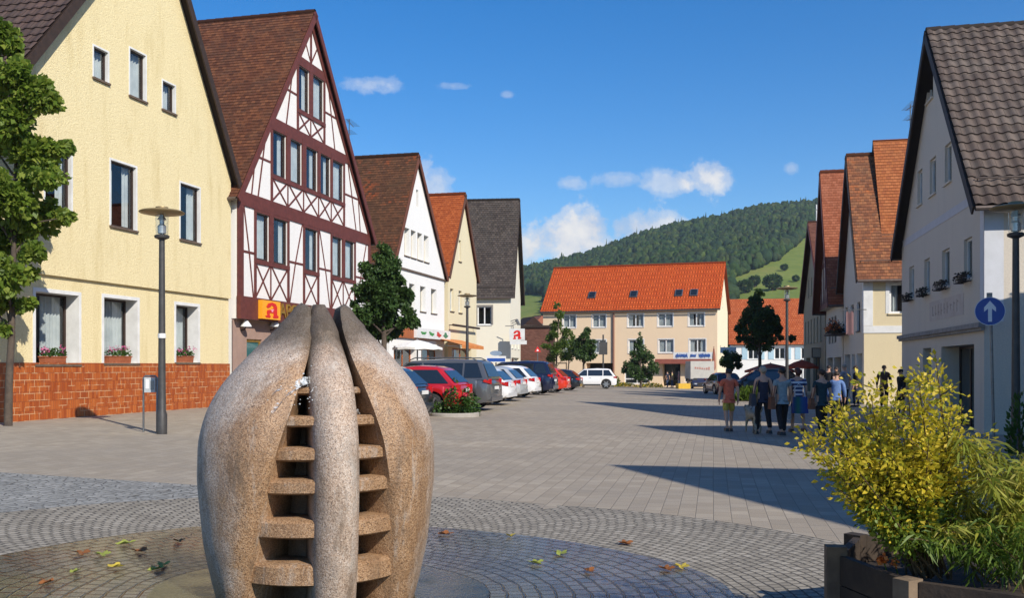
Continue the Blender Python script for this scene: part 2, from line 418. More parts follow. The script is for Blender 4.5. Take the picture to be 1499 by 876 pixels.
# ---------------------------------------------------------------- hill, meadow, forest
rp = [(-900,530),(0,520),(200,500),(400,470),(560,440),(700,405),(770,388),(850,370),(900,352),(950,334),(1000,322),(1060,312),(1110,304),(1160,300),(1210,296),(1300,296),(1400,304),(1500,325),(1900,430),(2600,500)]
RXs = np.array([(p[0]-CX)/F*700 for p in rp]); RHs = np.array([(HY-p[1])/F*700-3.5+(3 if p[0] > 1080 else 0) for p in rp])
def hill_z(X, Y):
    Xr = X*700/np.maximum(Y, 300)
    H = np.interp(Xr, RXs, RHs)
    t = np.clip((Y-235)/(700-235), 0, 1)
    z = H*t**1.05
    back = np.clip((Y-700)/400, 0, 1)
    return -1.2 + z*(1-.5*back)
hx = np.linspace(-700, 900, 120); hyv = np.linspace(233, 1200, 90)
HX, HYv = np.meshgrid(hx, hyv, indexing='ij')
HZ = hill_z(HX, HYv)
tm = NT('meadow_grass'); co = tm.coord()
c = tm.ramp(tm.noise(.03, 5, .65, co), [(.35, (.12,.16,.03)), (.5, (.175,.21,.042)), (.68, (.24,.225,.06))])
c = tm.mix(tm.math('MULTIPLY', tm.ramp(tm.noise(.4, 4, .7, co), [(.4, 0.0), (.65, 1.0)]), .45), c, (.08,.14,.03))
tm.done(tm.princ(c, .9, spec=.1))
h = npmesh('hill', np.stack([HX, HYv, HZ], -1).reshape(-1, 3), gridfaces(len(hx), len(hyv))[:, ::-1], tm.m, smooth=True); tag(h, kind='structure')
def proj(X, Y, Z): return CX+F*X/Y, HY-F*(Z-CAMH)/Y
def meadow(px, py):
    if px > 1070:
        b = np.interp(px, [1070, 1100, 1130, 1162, 1180, 1200, 1260], [412, 396, 386, 364, 342, 334, 332])
        return py > b
    if px < 800: return py > 432
    return False
def ico(sub):
    bm = bmesh.new(); bmesh.ops.create_icosphere(bm, subdivisions=sub, radius=1)
    V = np.array([v.co for v in bm.verts]); Fq = np.array([[v.index for v in f.verts] for f in bm.faces]); bm.free(); return V, Fq
IV, IF = ico(2)
from mathutils import noise as mnoise
def blob_variant(k, conifer):
    V = IV.copy()
    for i in range(len(V)):
        p = Vector(V[i]); n = mnoise.fractal(p*1.6+Vector((k*7.3, 0, 0)), 1.0, 2.2, 4)+.55*mnoise.fractal(p*5+Vector((0, k*3.1, 0)), 1, 2, 3)
        V[i] *= 1+.34*n
    if conifer:
        zt = (V[:, 2]+1)/2; V[:, :2] *= np.clip(1.25-1.1*zt, .05, 1.2)[:, None]*.7; V[:, 2] *= 1.5
    return V
variants = [blob_variant(k, False) for k in range(8)]+[blob_variant(k+20, True) for k in range(3)]
def forest(name, spots, mat, parent=None):
    VV, FF = [], []; b = 0
    for (x, y, z, r, hgt, k) in spots:
        a = rng.uniform(0, 6.28); Vv = variants[k]
        ca, sa = math.cos(a), math.sin(a)
        P = np.stack([(Vv[:, 0]*ca-Vv[:, 1]*sa)*r+x, (Vv[:, 0]*sa+Vv[:, 1]*ca)*r+y, Vv[:, 2]*hgt*.5+z+hgt*.42], 1)
        VV.append(P); FF.append(IF+b); b += len(P)
    return npmesh(name, np.concatenate(VV), np.concatenate(FF), mat, parent, smooth=False)
def forest_mat(name, cols):
    t = NT(name); g = t.n('ShaderNodeNewGeometry'); co = t.coord(); k = len(cols)
    c = t.ramp(g.outputs['Random Per Island'], [(i/(k-1), c) for i, c in enumerate(cols)])
    n = t.noise(.8, 5, .75, co)
    c = t.mix(t.math('MULTIPLY', t.ramp(n, [(.4, 0.0), (.6, 1.0)]), .5), c, tuple(v*.5 for v in cols[0]))
    return t.done(t.princ(c, .8, 0, t.bump(n, 1.0, .8), .1))
m_forest = forest_mat('forest_leaves', [(.02,.042,.018), (.036,.07,.02), (.05,.09,.022), (.024,.05,.026), (.085,.12,.028), (.03,.055,.03), (.06,.075,.025)])
spots = []
tries = 0
while len(spots) < 9500 and tries < 90000:
    tries += 1
    Y = 300+430*rng.random()**.8; uu = rng.uniform(-.16, .42); X = uu*Y
    Z = float(hill_z(X, Y)); px, py = proj(X, Y, Z)
    if meadow(px, py): continue
    if 800 < px < 1062 and py > 470: continue
    con = rng.random() < .05
    r = rng.uniform(1.0, 3.2); hh = rng.uniform(3.5, 8.0)
    spots.append((X, Y, Z, r*(.8 if con else 1), hh*(1.15 if con else 1), int(rng.integers(8, 11)) if con else int(rng.integers(0, 8))))
tag(forest('forest', spots, m_forest), kind='stuff')

# ---------------------------------------------------------------- the slight summer haze that pales the hill
th_ = NT('haze_air'); vol = th_.n('ShaderNodeVolumePrincipled'); vol.inputs['Color'].default_value = (.80,.88,1,1); vol.inputs['Density'].default_value = .00022; vol.inputs['Anisotropy'].default_value = .3
th_.l(vol.outputs[0], th_.out.inputs[1])
hb = MB(); hb.b2(-760, 960, -60, 1300, -9.5, 190); tag(hb.build('haze', th_.m), kind='stuff')
# ---------------------------------------------------------------- facade frames and walls
class Fac:
    """a vertical plane: origin (x, y), x axis along the facade as seen from outside (left to right), y inwards"""
    def __init__(s, ox, oy, ang, base):
        s.o = (ox, oy); s.a = ang; s.w = (math.cos(ang), math.sin(ang)); s.base = base
    def px(s, x, y, off=0):
        ox, oy = s.o[0]-math.sin(s.a)*off, s.o[1]+math.cos(s.a)*off
        t = (x-CX)/F
        u = (t*oy-ox)/(s.w[0]-t*s.w[1]); d = oy+u*s.w[1]
        return u, CAMH-(y-HY)/F*d-s.base
    def rect(s, x0, y0, x1, y1, off=0):
        """photo rectangle (heights read at its middle) -> u0, u1, z0, z1"""
        u0 = s.px(x0, 0, off)[0]; u1 = s.px(x1, 0, off)[0]; xm = (x0+x1)/2
        zt = s.px(xm, y0, off)[1]; zb = s.px(xm, y1, off)[1]
        return min(u0, u1), max(u0, u1), zb, zt
    def root(s, name, label, cat, group=None):
        return empty(name, (s.o[0], s.o[1], s.base), s.a, label, cat, group)
    def at(s, u, y=0):
        return s.o[0]+s.w[0]*u-math.sin(s.a)*y, s.o[1]+s.w[1]*u+math.cos(s.a)*y
def clip_poly(poly, axis, val, keep_less):
    out = []
    n = len(poly)
    for i in range(n):
        a, b = poly[i], poly[(i+1) % n]
        ina = (a[axis] <= val+1e-9) if keep_less else (a[axis] >= val-1e-9)
        inb = (b[axis] <= val+1e-9) if keep_less else (b[axis] >= val-1e-9)
        if ina: out.append(a)
        if ina != inb:
            t = (val-a[axis])/(b[axis]-a[axis]); out.append(tuple(a[k]+(b[k]-a[k])*t for k in range(2)))
    return out
def wall_panel(mb, poly, holes, T, depth=.18, m=0, mrev=None, dmap=None):
    """poly: convex outline in (u, z); holes: (u0,u1,z0,z1[,depth]); T(u, z, d) -> 3D with d inwards"""
    us = sorted(set([min(p[0] for p in poly), max(p[0] for p in poly)]+[h[0] for h in holes]+[h[1] for h in holes]))
    zs = sorted(set([min(p[1] for p in poly), max(p[1] for p in poly)]+[h[2] for h in holes]+[h[3] for h in holes]))
    for i in range(len(us)-1):
        for j in range(len(zs)-1):
            cu, cz = (us[i]+us[i+1])/2, (zs[j]+zs[j+1])/2
            if any(h[0] < cu < h[1] and h[2] < cz < h[3] for h in holes): continue
            p = clip_poly(poly, 0, us[i], False)
            for ax_, val, kl in ((0, us[i+1], True), (1, zs[j], False), (1, zs[j+1], True)):
                if len(p) > 2: p = clip_poly(p, ax_, val, kl)
            if len(p) < 3: continue
            mb.add([T(a, b, 0) for a, b in p], [tuple(range(len(p)))], m)
    for h in holes:
        d = h[4] if len(h) > 4 else depth
        u0, u1, z0, z1 = h[:4]; mr = m if mrev is None else mrev
        for a, b in (((u0, z0), (u1, z0)), ((u1, z0), (u1, z1)), ((u1, z1), (u0, z1)), ((u0, z1), (u0, z0))):
            mb.add([T(a[0], a[1], 0), T(b[0], b[1], 0), T(b[0], b[1], d), T(a[0], a[1], d)], [(0, 1, 2, 3)], mr)
def roof_slope(mb, P, along, up, L, S, course=.33, lift=.035, wave=0, tw=.25, m=0, seg=6, clip=None, u_off=0):
    """tile courses from the eave up; wave>0 gives pantiles"""
    P = Vector(P); along = Vector(along).normalized(); up = Vector(up).normalized(); n = along.cross(up).normalized()
    if n.z < 0: n = -n
    nc = max(1, int(round(S/course))); course = S/nc
    ncol = 2 if wave == 0 else int(L/tw*seg)+1
    us = [L*i/(ncol-1) for i in range(ncol)]
    rows = []
    for c in range(nc):
        rows.append((c*course, lift)); rows.append(((c+1)*course-1e-4, 0.004))
    V, UV = [], []
    jit = random.Random(int(L*100)+int(S*10))
    for k, (v, o) in enumerate(rows):
        a, b = (0, L) if clip is None else clip(v, L)
        for uu in us:
            q = a+(b-a)*uu/L
            hh = o+(wave*(.5+.5*math.sin(2*math.pi*q/tw)) if wave else 0)
            V.append(P+along*q+up*v+n*hh); UV.append((q+u_off, v+.001))
    Fs, U = [], []
    for r in range(len(rows)-1):
        for i in range(ncol-1):
            f = (r*ncol+i, r*ncol+i+1, (r+1)*ncol+i+1, (r+1)*ncol+i); Fs.append(f); U.append([UV[k] for k in f])
    mb.add(V, Fs, m, U)
    # deck under the tiles
    if clip is None:
        d = .10
        vs = [P, P+along*L, P+along*L+up*S, P+up*S]; vs = [p-n*.003 for p in vs]+[p-n*d for p in vs]
        mb.add(vs, [(0,1,2,3),(7,6,5,4),(0,4,5,1),(1,5,6,2),(2,6,7,3),(3,7,4,0)], m, None)
m_pane = glass_clear('window_glass', (.80,.85,.87))
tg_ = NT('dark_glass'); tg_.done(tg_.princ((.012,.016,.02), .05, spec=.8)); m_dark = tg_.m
m_curt = M('curtain_cloth', (.60,.60,.57), (.46,.47,.46), 2, .9)
m_white = M('white_paint', (.72,.72,.70), (.62,.62,.60), 3, .6)
m_brownf = M('brown_window_paint', (.045,.025,.018), (.03,.018,.014), 5, .45)
m_metal = M('grey_metal', (.22,.23,.24), (.16,.165,.17), 8, .4, metal=.7)
m_gutter = M('gutter_metal', (.13,.10,.085), (.09,.07,.06), 6, .5, metal=.3)
m_darkw = M('dark_wood', (.045,.026,.018), (.028,.017,.012), 7, .7, bump=.2)
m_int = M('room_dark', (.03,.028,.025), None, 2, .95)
def window(root, T, h, frame_mat, panes=2, depth=None, clear=True, curtain=None, sill=None, fw=.07, head=None, mull_h=None, name='window', sill_out=.06, trim=None, tw_=.1):
    """frame at the bottom of the reveal (a part), with its pane, sill and curtain as sub-parts; T(u, z, d) -> 3D local"""
    u0, u1, z0, z1 = h[:4]; d = depth if depth is not None else (h[4] if len(h) > 4 else .18)
    def bx(mb, a, b, c, e, d0, d1):
        vs = [T(a, c, d0), T(b, c, d0), T(b, e, d0), T(a, e, d0), T(a, c, d1), T(b, c, d1), T(b, e, d1), T(a, e, d1)]
        mb.add(vs, [(0,1,2,3),(7,6,5,4),(0,4,5,1),(1,5,6,2),(2,6,7,3),(3,7,4,0)])
    f = MB(); e = .003; d0 = d-.06
    bx(f, u0+e, u0+fw, z0+e, z1-e, d0, d); bx(f, u1-fw, u1-e, z0+e, z1-e, d0, d)
    bx(f, u0+fw, u1-fw, z0+e, z0+fw, d0, d); bx(f, u0+fw, u1-fw, z1-fw, z1-e, d0, d)
    for k in range(1, panes):
        uc = u0+(u1-u0)*k/panes; bx(f, uc-fw*.55, uc+fw*.55, z0+fw, z1-fw, d0+.005, d-.004)
    if mull_h:
        zc = z0+(z1-z0)*mull_h; bx(f, u0+fw, u1-fw, zc-fw*.4, zc+fw*.4, d0+.008, d-.008)
    fr = f.build(name, frame_mat, root)
    p = MB(); a_, b_, c_, e_ = u0+fw-.01, u1-fw+.01, z0+fw-.01, z1-fw+.01
    p.add([T(a_, c_, d-.03), T(b_, c_, d-.03), T(b_, e_, d-.03), T(a_, e_, d-.03)], [(0, 1, 2, 3)])
    p.build('pane', m_pane if clear else m_dark, fr)
    if clear and curtain:
        kind = curtain; c = MB(); rr = random.Random(int(u0*1000)+int(z0*77))
        spans = {'both': [(0, .3), (.68, 1)], 'right': [(.5, 1)], 'left': [(0, .5)], 'full': [(0, 1)]}[kind]
        for a, b in spans:
            ua, ub = u0+.02+(u1-u0-.04)*a, u0+.02+(u1-u0-.04)*b; n = max(8, int((ub-ua)/.025)); vs = []
            for i in range(n+1):
                q = ua+(ub-ua)*i/n; off = d+.09+.03*math.sin(q*48+rr.random()*.8)
                vs += [T(q, z0+.03, off), T(q, z1-.03, off)]
            c.add(vs, [(2*i, 2*i+2, 2*i+3, 2*i+1) for i in range(n)])
        c.build('curtain', m_curt, fr)
    if sill is not None:
        s_ = MB(); bx(s_, u0-.06, u1+.06, z0-.06, z0-.004, -sill_out, d-.062); s_.build('sill', sill, fr)
    if trim is not None:
        tr = MB(); o = -.012
        bx(tr, u0-tw_, u0-.001, z0-.001, z1+tw_, o, .02); bx(tr, u1+.001, u1+tw_, z0-.001, z1+tw_, o, .02); bx(tr, u0-.001, u1+.001, z1+.001, z1+tw_, o, .02)
        tr.build('surround', trim, fr)
    return fr
def gable_house(fac, name, label, W, D, zl, zr, apex, wall, roofm, holes=(), holes_l=(), holes_r=(), oe=.35, ov=.3, course=.33, wave=0, tw=.25, lift=.035, rev=None,
                verge=None, jet=None, ridge_mat=None, gutter=True, depth=.18, chimney=None, group=None, base_drop=1.0, cat='house', mat_r=None, mat_l=None, overb=.3, roof_seg=6):
    root = fac.root(name, label, cat, group)
    xa, za = apex; b = -base_drop
    mats = [wall, rev or wall]
    TF = lambda u, z, d: (u, d, z)
    mb = MB()
    if jet:   # upper storeys stand forward of the ground floor
        zj, off = jet
        hl = [h for h in holes if h[3] <= zj+.01]; hu = [h for h in holes if h[3] > zj+.01]
        wall_panel(mb, [(0, b), (W, b), (W, zj), (0, zj)], hl, TF, depth, 0, 1)
        TU = lambda u, z, d: (u, d-off, z)
        wall_panel(mb, [(0, zj), (W, zj), (W, zr), (xa, za), (0, zl)], hu, TU, depth, 0, 1)
        mb.add([(0, 0, zj), (W, 0, zj), (W, -off, zj), (0, -off, zj)], [(0, 1, 2, 3)])
        mb.add([(W, 0, zj), (W, 0, zr), (W, -off, zr), (W, -off, zj)], [(0, 1, 2, 3)]); mb.add([(0, 0, zj), (0, 0, zl), (0, -off, zl), (0, -off, zj)], [(3, 2, 1, 0)])
    else:
        wall_panel(mb, [(0, b), (W, b), (W, zr), (xa, za), (0, zl)], list(holes), TF, depth, 0, 1)
    mb.build('front_wall', mats, root)
    s = MB()
    wall_panel(s, [(0, b), (D, b), (D, zl), (0, zl)], list(holes_l), lambda u, z, d: (d, D-u, z), depth, 0, 1)
    s.build('side_wall', [mat_l or wall, rev or wall], root)
    s = MB()
    wall_panel(s, [(0, b), (D, b), (D, zr), (0, zr)], list(holes_r), lambda u, z, d: (W-d, u, z), depth, 0, 1)
    s.build('side_wall', [mat_r or wall, rev or wall], root)
    s = MB(); s.add([(0, D, b), (W, D, b), (W, D, zr), (xa, D, za), (0, D, zl)], [(4, 3, 2, 1, 0)]); s.build('rear_wall', wall, root)
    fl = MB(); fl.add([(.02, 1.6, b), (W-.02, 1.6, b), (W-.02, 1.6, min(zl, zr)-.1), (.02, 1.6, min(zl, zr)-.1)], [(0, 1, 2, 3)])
    fl.build('dark_backing', m_int, root)  # near-black sheet behind the openings; its colour stands for the unlit rooms
    # roof
    rb = MB(); off = (jet[1] if jet else 0); yf = -ov-off; L = D+ov+off+overb
    vl = Vector((xa, 0, za))-Vector((0, 0, zl)); vr = Vector((xa, 0, za))-Vector((W, 0, zr))
    ul, ur = vl.normalized(), vr.normalized()
    lift0 = .11
    nl = Vector((-ul.z, 0, ul.x)); nr_ = Vector((-ur.z, 0, ur.x)); nr_ = nr_ if nr_.z > 0 else -nr_
    # ridge meeting point of the two lifted planes
    pl = Vector((0, yf, zl))+nl*lift0-ul*oe; pr = Vector((W, yf, zr))+nr_*lift0-ur*oe
    A = np.array([[ul.x, -ur.x], [ul.z, -ur.z]]); bb = np.array([pr.x-pl.x, pr.z-pl.z]); sl_, sr_ = np.linalg.solve(A, bb)
    roof_slope(rb, pl, (0, 1, 0), ul, L, sl_, course, lift, wave, tw, seg=roof_seg)
    roof_slope(rb, pr, (0, 1, 0), ur, L, sr_, course, lift, wave, tw, seg=roof_seg)
    ro = rb.build('roof', roofm, root)
    rg = MB(); top = pl+ul*sl_; n = int(L/.4); 
    for i in range(n):
        y0 = yf+L*i/n; rg.lathe([(.115, 0), (.13, .4*L/(n*.4))], (top.x, y0, top.z-.05), 10, axis='y')
    rg.build('ridge_tiles', ridge_mat or roofm, ro, smooth=40)
    vb = MB(); vm = verge or m_darkw
    for (p, u_, sl2, nn) in ((pl, ul, sl_, nl), (pr, ur, sr_, nr_)):
        a = p-nn*.14+Vector((0, -.02, 0)); q = a+u_*(sl2-.02)
        vb.beam(a, q, .05, .24, nn)
    vb.build('verge_board', vm, ro)
    if gutter:
        for p, sgn in ((pl, -1), (pr, 1)):
            gb = MB(); gb.lathe([(.065, 0), (.065, L)], (p.x+sgn*.03, yf, p.z-.06), 8, axis='y')
            gb.build('gutter', m_gutter, ro, smooth=40)
    for p, u_, nn in ((pl, ul, nl), (pr, ur, nr_)):   # snow guard rail
        sg_ = MB(); a = p+u_*.95+nn*.12; sg_.tube([a+Vector((0, .15, 0)), a+Vector((0, L-.15, 0))], .022, 6)
        for q in range(int(L/1.2)+1): b_ = a+Vector((0, min(L-.2, .2+q*1.2), 0)); sg_.tube([b_-nn*.12, b_+nn*.03], .012, 4)
        sg_.build('snow_guard', m_gutter, ro)
    if chimney:
        for (cx_, cy_, hgt, wd) in chimney:
            c = MB(); zr0 = (zl+(za-zl)*cx_/xa) if cx_ < xa else (zr+(za-zr)*(W-cx_)/(W-xa))
            c.box((cx_, cy_, zr0+hgt/2-.3), (wd, wd, hgt+.6)); c.box((cx_, cy_, zr0+hgt+.04), (wd+.12, wd+.12, .08)); c.build('chimney', M('chimney_brick', (.25,.1,.06), (.18,.075,.05), 9, .9, .3), ro)
    root['W'] = W
    return root
def antenna(root, x, y, z, h, m=None):
    a = MB(); a.tube([(x, y, z-.5), (x, y, z+h)], .03, 6)
    for k, (zz, L) in enumerate(((h-.15, 1.6), (h-.7, .9))):
        a.tube([(x-L*.35, y-.1, z+zz), (x+L*.65, y+.2, z+zz)], .018, 5)
        for i in range(9 if k == 0 else 5):
            q = -L*.35+L*i/(8 if k == 0 else 4); r = .3-.015*i
            a.tube([(x+q, y-r, z+zz+.02), (x+q, y+r, z+zz+.02)], .008, 4)
    return a.build('antenna', m_metal, root)
# ---------------------------------------------------------------- left row of houses
LA = math.atan2(WA[1], WA[0])
def lrow(s, off=0, base=None):
    x, y = WO[0]+WA[0]*s+WN[0]*off, WO[1]+WA[1]*s+WN[1]*off
    return Fac(x, y, LA, zg(x, y) if base is None else base)
TF = lambda u, z, d: (u, d, z)
# --- yellow rendered house
f = lrow(-.45)
W = f.px(334.5, 500)[0]; J = .09
zeave = f.px(335, 262)[1]; ztop = f.px(250, 150)[1]
apx = 6.2; z_ap = 15.75-.3
Y_ul = [f.rect(137, 72, 158, 117, -J), f.rect(190, 76, 213, 144, -J), f.rect(238, 122, 256, 163, -J)]
Y_um = [f.rect(66, 222, 104, 308, -J), f.rect(162, 240, 199, 334, -J), f.rect(264, 272, 292, 353, -J)]
Y_gr = [f.rect(52, 430, 115, 533.5), f.rect(152, 438, 201, 532), f.rect(257.5, 448, 290, 531)]
zj = f.px(200, 420)[1]
zpl = f.px(200, 532)[1]
m_yel = stucco('yellow_stucco', (.81,.70,.42), (.65,.53,.29), .8, 24, (.5,.38,.16), .55)
tt = NT('orange_wall_tiles'); co = tt.coord(); 
sx = tt.n('ShaderNodeSeparateXYZ'); tt.l(co, sx.inputs[0])
cbt = tt.n('ShaderNodeCombineXYZ'); tt.l(tt.math('ADD', sx.outputs[0], sx.outputs[1]), cbt.inputs[0]); tt.l(sx.outputs[2], cbt.inputs[1])
b1 = tt.n('ShaderNodeTexBrick', offset=.37, offset_frequency=2); b1.inputs['Brick Width'].default_value = .085; b1.inputs['Row Height'].default_value = .24; b1.inputs['Scale'].default_value = 1
b1.inputs['Mortar Size'].default_value = .004; b1.inputs['Color1'].default_value = (0,0,0,1); b1.inputs['Color2'].default_value = (1,1,1,1); tt.l(cbt.outputs[0], b1.inputs['Vector'])
b2_ = tt.n('ShaderNodeTexBrick', offset=.5); b2_.inputs['Brick Width'].default_value = .34; b2_.inputs['Row Height'].default_value = .17; b2_.inputs['Scale'].default_value = 1
b2_.inputs['Mortar Size'].default_value = .009; tt.l(cbt.outputs[0], b2_.inputs['Vector'])
cc = tt.ramp(b1.outputs['Color'], [(0, (.30,.06,.013)), (.5, (.40,.095,.019)), (1, (.47,.13,.028))])
cc = tt.mix(tt.math('MULTIPLY', tt.ramp(tt.noise(2.0, 4, .7, co), [(.4, 0.0), (.65, 1.0)]), .25), cc, (.26,.06,.015))
gap = tt.math('MULTIPLY', b2_.outputs['Fac'], tt.ramp(tt.noise(2.6, 2, .5, co), [(.44, 0.0), (.54, 1.0)]))
cc = tt.mix(tt.math('MULTIPLY', b1.outputs['Fac'], .8), cc, (.15,.045,.02)); cc = tt.mix(tt.math('MULTIPLY', gap, .85), cc, (.55,.36,.2))
tt.done(tt.princ(cc, tt.ramp(tt.noise(5, 3, .6, co), [(.3, .25), (.7, .5)]), 0, tt.bump(tt.math('MULTIPLY', b1.outputs['Fac'], -1.0), .4, .01), .5))
m_brtile = tiles('brown_concrete_tiles', (.055,.035,.030), (.080,.052,.044), (.11,.07,.058), .3, .34, (.11,.10,.08), .25, mort=.02, rough=.7)
holes = [(*h, .15) for h in Y_ul+Y_um]+[(*h, .45) for h in Y_gr]
yh = gable_house(f, 'yellow_house', 'tall yellow stucco gabled house with orange tiled plinth, nearest on the left', W, 13, zeave, zeave, (apx, z_ap), m_yel, m_brtile, holes, oe=.45, ov=.28,
                 wave=.035, tw=.3, course=.34, jet=(zj, J), rev=m_white, verge=m_darkw)
pb = MB(); pb.b2(-.03, W+.03, -.035, .4, -1, zpl-.03); pb.b2(-.03, W+.04, -.05, .4, zpl-.03, zpl)
# plinth only in front of the wall: cut behind by building it as a slab that stands 35 mm proud
pb = MB(); pb.add([(-.03,-.035,-1),(W+.03,-.035,-1),(W+.03,-.035,zpl-.004),(-.03,-.035,zpl-.004),(-.03,-.002,-1),(W+.03,-.002,-1),(W+.03,-.002,zpl-.004),(-.03,-.002,zpl-.004)],
   [(0,1,2,3),(7,6,5,4),(0,4,5,1),(1,5,6,2),(2,6,7,3),(3,7,4,0)]); pb.build('tiled_plinth', tt.m, yh)
TU = lambda u, z, d: (u, d-J, z)
m_sillb = M('brown_sill', (.14,.10,.07), (.10,.07,.05), 6, .7)
for i, h in enumerate(Y_ul): window(yh, TU, (*h, .15), m_brownf, 1, curtain='right' if i == 1 else 'full', sill=m_sillb, trim=m_white, tw_=.05, fw=.05)
for i, h in enumerate(Y_um): window(yh, TU, (*h, .15), m_brownf, 1, curtain='both', sill=m_sillb, trim=m_white, tw_=.06, fw=.055)
for i, h in enumerate(Y_gr): window(yh, TF, (*h, .45), m_brownf, 1, curtain='right', sill=m_sillb, trim=m_white, tw_=.10, fw=.06)
m_terra = M('terracotta', (.36,.11,.045), (.26,.075,.03), 8, .8, .2)
m_pink = leafmat('pink_petals', [(.65,.12,.30), (.75,.22,.42), (.55,.06,.2)], .3)
m_gleaf = leafmat('green_leaves', [(.03,.075,.012), (.05,.11,.018), (.075,.14,.025)], .3)
def leaves(name, centers, size, mat, parent=None, aspect=.6, up=.3, droop=0, dirs=None):
    """one small folded leaf per centre (four vertices, two faces as one quad)"""
    n = len(centers); c = np.asarray(centers, float)
    if dirs is None:
        d = rng.normal(size=(n, 3)); d[:, 2] = d[:, 2]*.6+up
    else: d = np.asarray(dirs, float)
    d /= np.linalg.norm(d, axis=1)[:, None]+1e-9
    r = rng.normal(size=(n, 3)); s = np.cross(d, r); s /= np.linalg.norm(s, axis=1)[:, None]+1e-9
    nn = np.cross(d, s)
    sz = size*rng.uniform(.65, 1.25, n)[:, None]
    base = c-d*sz*.5; tip = c+d*sz*.5-np.array([0, 0, 1])*droop*sz
    l = c+s*sz*aspect*.5+nn*sz*.12; rr = c-s*sz*aspect*.5+nn*sz*.12
    V = np.stack([base, l, tip, rr], 1).reshape(-1, 3)
    Fq = np.arange(4*n).reshape(n, 4)
    return npmesh(name, V, Fq, mat, parent)
for i, h in enumerate(Y_gr):
    u0, u1 = h[0]+.12, h[1]-.2 if i == 0 else h[1]-.1
    x, y = f.at((u0+u1)/2, .12); L = (u1-u0)*(.62 if i == 0 else .8)
    fb = empty('flower_box', (x, y, f.base+h[2]), LA, ['terracotta flower box with pink geraniums on the wide sill nearest the tree', 'terracotta flower box with pink geraniums on the middle ground floor sill', 'terracotta flower box with pink geraniums on the sill next to the lamp'][i], 'flower box', 'flower boxes on the yellow house')
    m = MB(); m.box((0, 0, .09), (L*.94, .17, .18), taper=(1.06, 1.12)); m.box((0, 0, .19), (L+.03, .22, .03)); m.build('box', m_terra, fb)
    k = 260; pts = np.stack([rng.uniform(-L/2, L/2, k), rng.uniform(-.13, .12, k), .22+np.abs(rng.normal(0, .09, k))], 1); leaves('foliage', pts, .075, m_gleaf, fb, .8)
    k = 110; cen = np.stack([rng.uniform(-L/2, L/2, 9), rng.uniform(-.13, .05, 9), .33+rng.uniform(0, .13, 9)], 1)
    leaves('blossom', cen[rng.integers(0, 9, k)]+rng.normal(0, .035, (k, 3)), .045, m_pink, fb, .9)
# --- half-timbered house
f = lrow(f.px(338.5, 500)[0]-.45)
W = f.px(535, 400)[0]; ze = f.px(351, 283)[1]; ap = f.px(461.5, 12, -.42); ap = (ap[0], ap[1]-.28)
m_plw = stucco('white_plaster', (.78,.76,.73), (.70,.68,.65), .25, 30, (.5,.47,.42), .25)
m_timb = M('oxblood_timber', (.135,.036,.028), (.098,.027,.021), 6, .65, .3, 30)
m_rtile = tiles('old_red_brown_tiles', (.085,.032,.018), (.135,.05,.026), (.20,.078,.036), .18, .16, (.085,.062,.045), .45)
m_stone = M('pink_sandstone', (.36,.24,.19), (.30,.20,.16), 1.5, .85, .3, 20)
rows1 = [[(375,312,393,382), (399,322,420,389)], [(446,337,464,397)], [(486,348,500,404), (504,353,518,408)]]
rows2 = [[(399,194,418,261), (424,206,441,269), (447,217,464,277), (468,228,483,285), (486,238,502,293)]]
rows3 = [[(437,100,452,161), (457,113,473,177)]]
G = lambda rows: [[f.rect(*w, -.22) for w in grp] for grp in rows]
g1, g2, g3 = G(rows1), G(rows2), G(rows3)
def level(gs):   # same sill and lintel for a storey
    z0 = np.mean([w[2] for g in gs for w in g]); z1 = np.mean([w[3] for g in gs for w in g])
    return [[(w[0], w[1], z0, z1) for w in g] for g in gs]
g1, g2, g3 = level(g1), level(g2), level(g3)
holes = [(*w, .1) for gs in (g1, g2, g3) for g in gs for w in g]
zB0, zB1 = f.px(345, 467)[1], f.px(345, 435)[1]
shop = [(.95, 2.05, .8, 2.35, .12), (3.1, 5.3, .3, 2.75, .3), (5.9, 7.2, -.2, 2.75, .4), (7.8, 10.6, .3, 2.75, .3)]
hh = gable_house(f, 'half_timbered_house', 'white half-timbered gabled house with oxblood beams and pharmacy sign', W, 14, ze, ze, ap, m_plw, m_rtile, holes+[(h[0]-.01, h[1]+.01, h[2]-.01, h[3]+.01, .4) for h in shop], oe=.45, ov=.2, course=.17, lift=.02, verge=m_timb,
                 jet=(zB0, .22), depth=.1)
# ground floor openings sit in a stone skin standing proud of the plaster
st = MB(); wall_panel(st, [(-.02, -1), (W+.02, -1), (W+.02, zB0-.01), (-.02, zB0-.01)], shop, lambda u, z, d: (u, d-.06, z), .3); st.build('stone_ground_floor', m_stone, hh)
m_brass = M('brass_frame', (.5,.3,.06), (.4,.22,.04), 5, .35, metal=.6)
tq = NT('shop_glass'); tq.done(tq.princ((.045,.13,.13), .06, spec=.7))
for k, h in enumerate(shop):
    TS = lambda u, z, d: (u, d-.06, z)
    fr = window(hh, TS, h, m_brass if k == 0 else m_brownf, 1 if k == 0 else 2, clear=False, fw=.1, name='door' if k == 2 else 'shop_window')
    if k == 0: fr.children[0].data.materials[0] = tq.m
OFF = -.22
def tb(mb, a, b, w, t=.03):
    w = w*.72 if w <= .11 else w
    mb.beam((a[0], OFF-t/2+.004, a[1]), (b[0], OFF-t/2+.004, b[1]), w, t, (0, -1, 0))
tm_ = MB()
def clipx(z):  # inner gable limits at height z
    if z <= ze: return 0.0, W
    k = (z-ze)/(ap[1]-ze); return ap[0]*k, W-(W-ap[0])*k
def rail(z, w, t=.03):
    a, b = clipx(z+(w/2 if z > ze else 0)); tb(tm_, (a+.02, z), (b-.02, z), w, t)
rail(ze-.22, .5, .05)
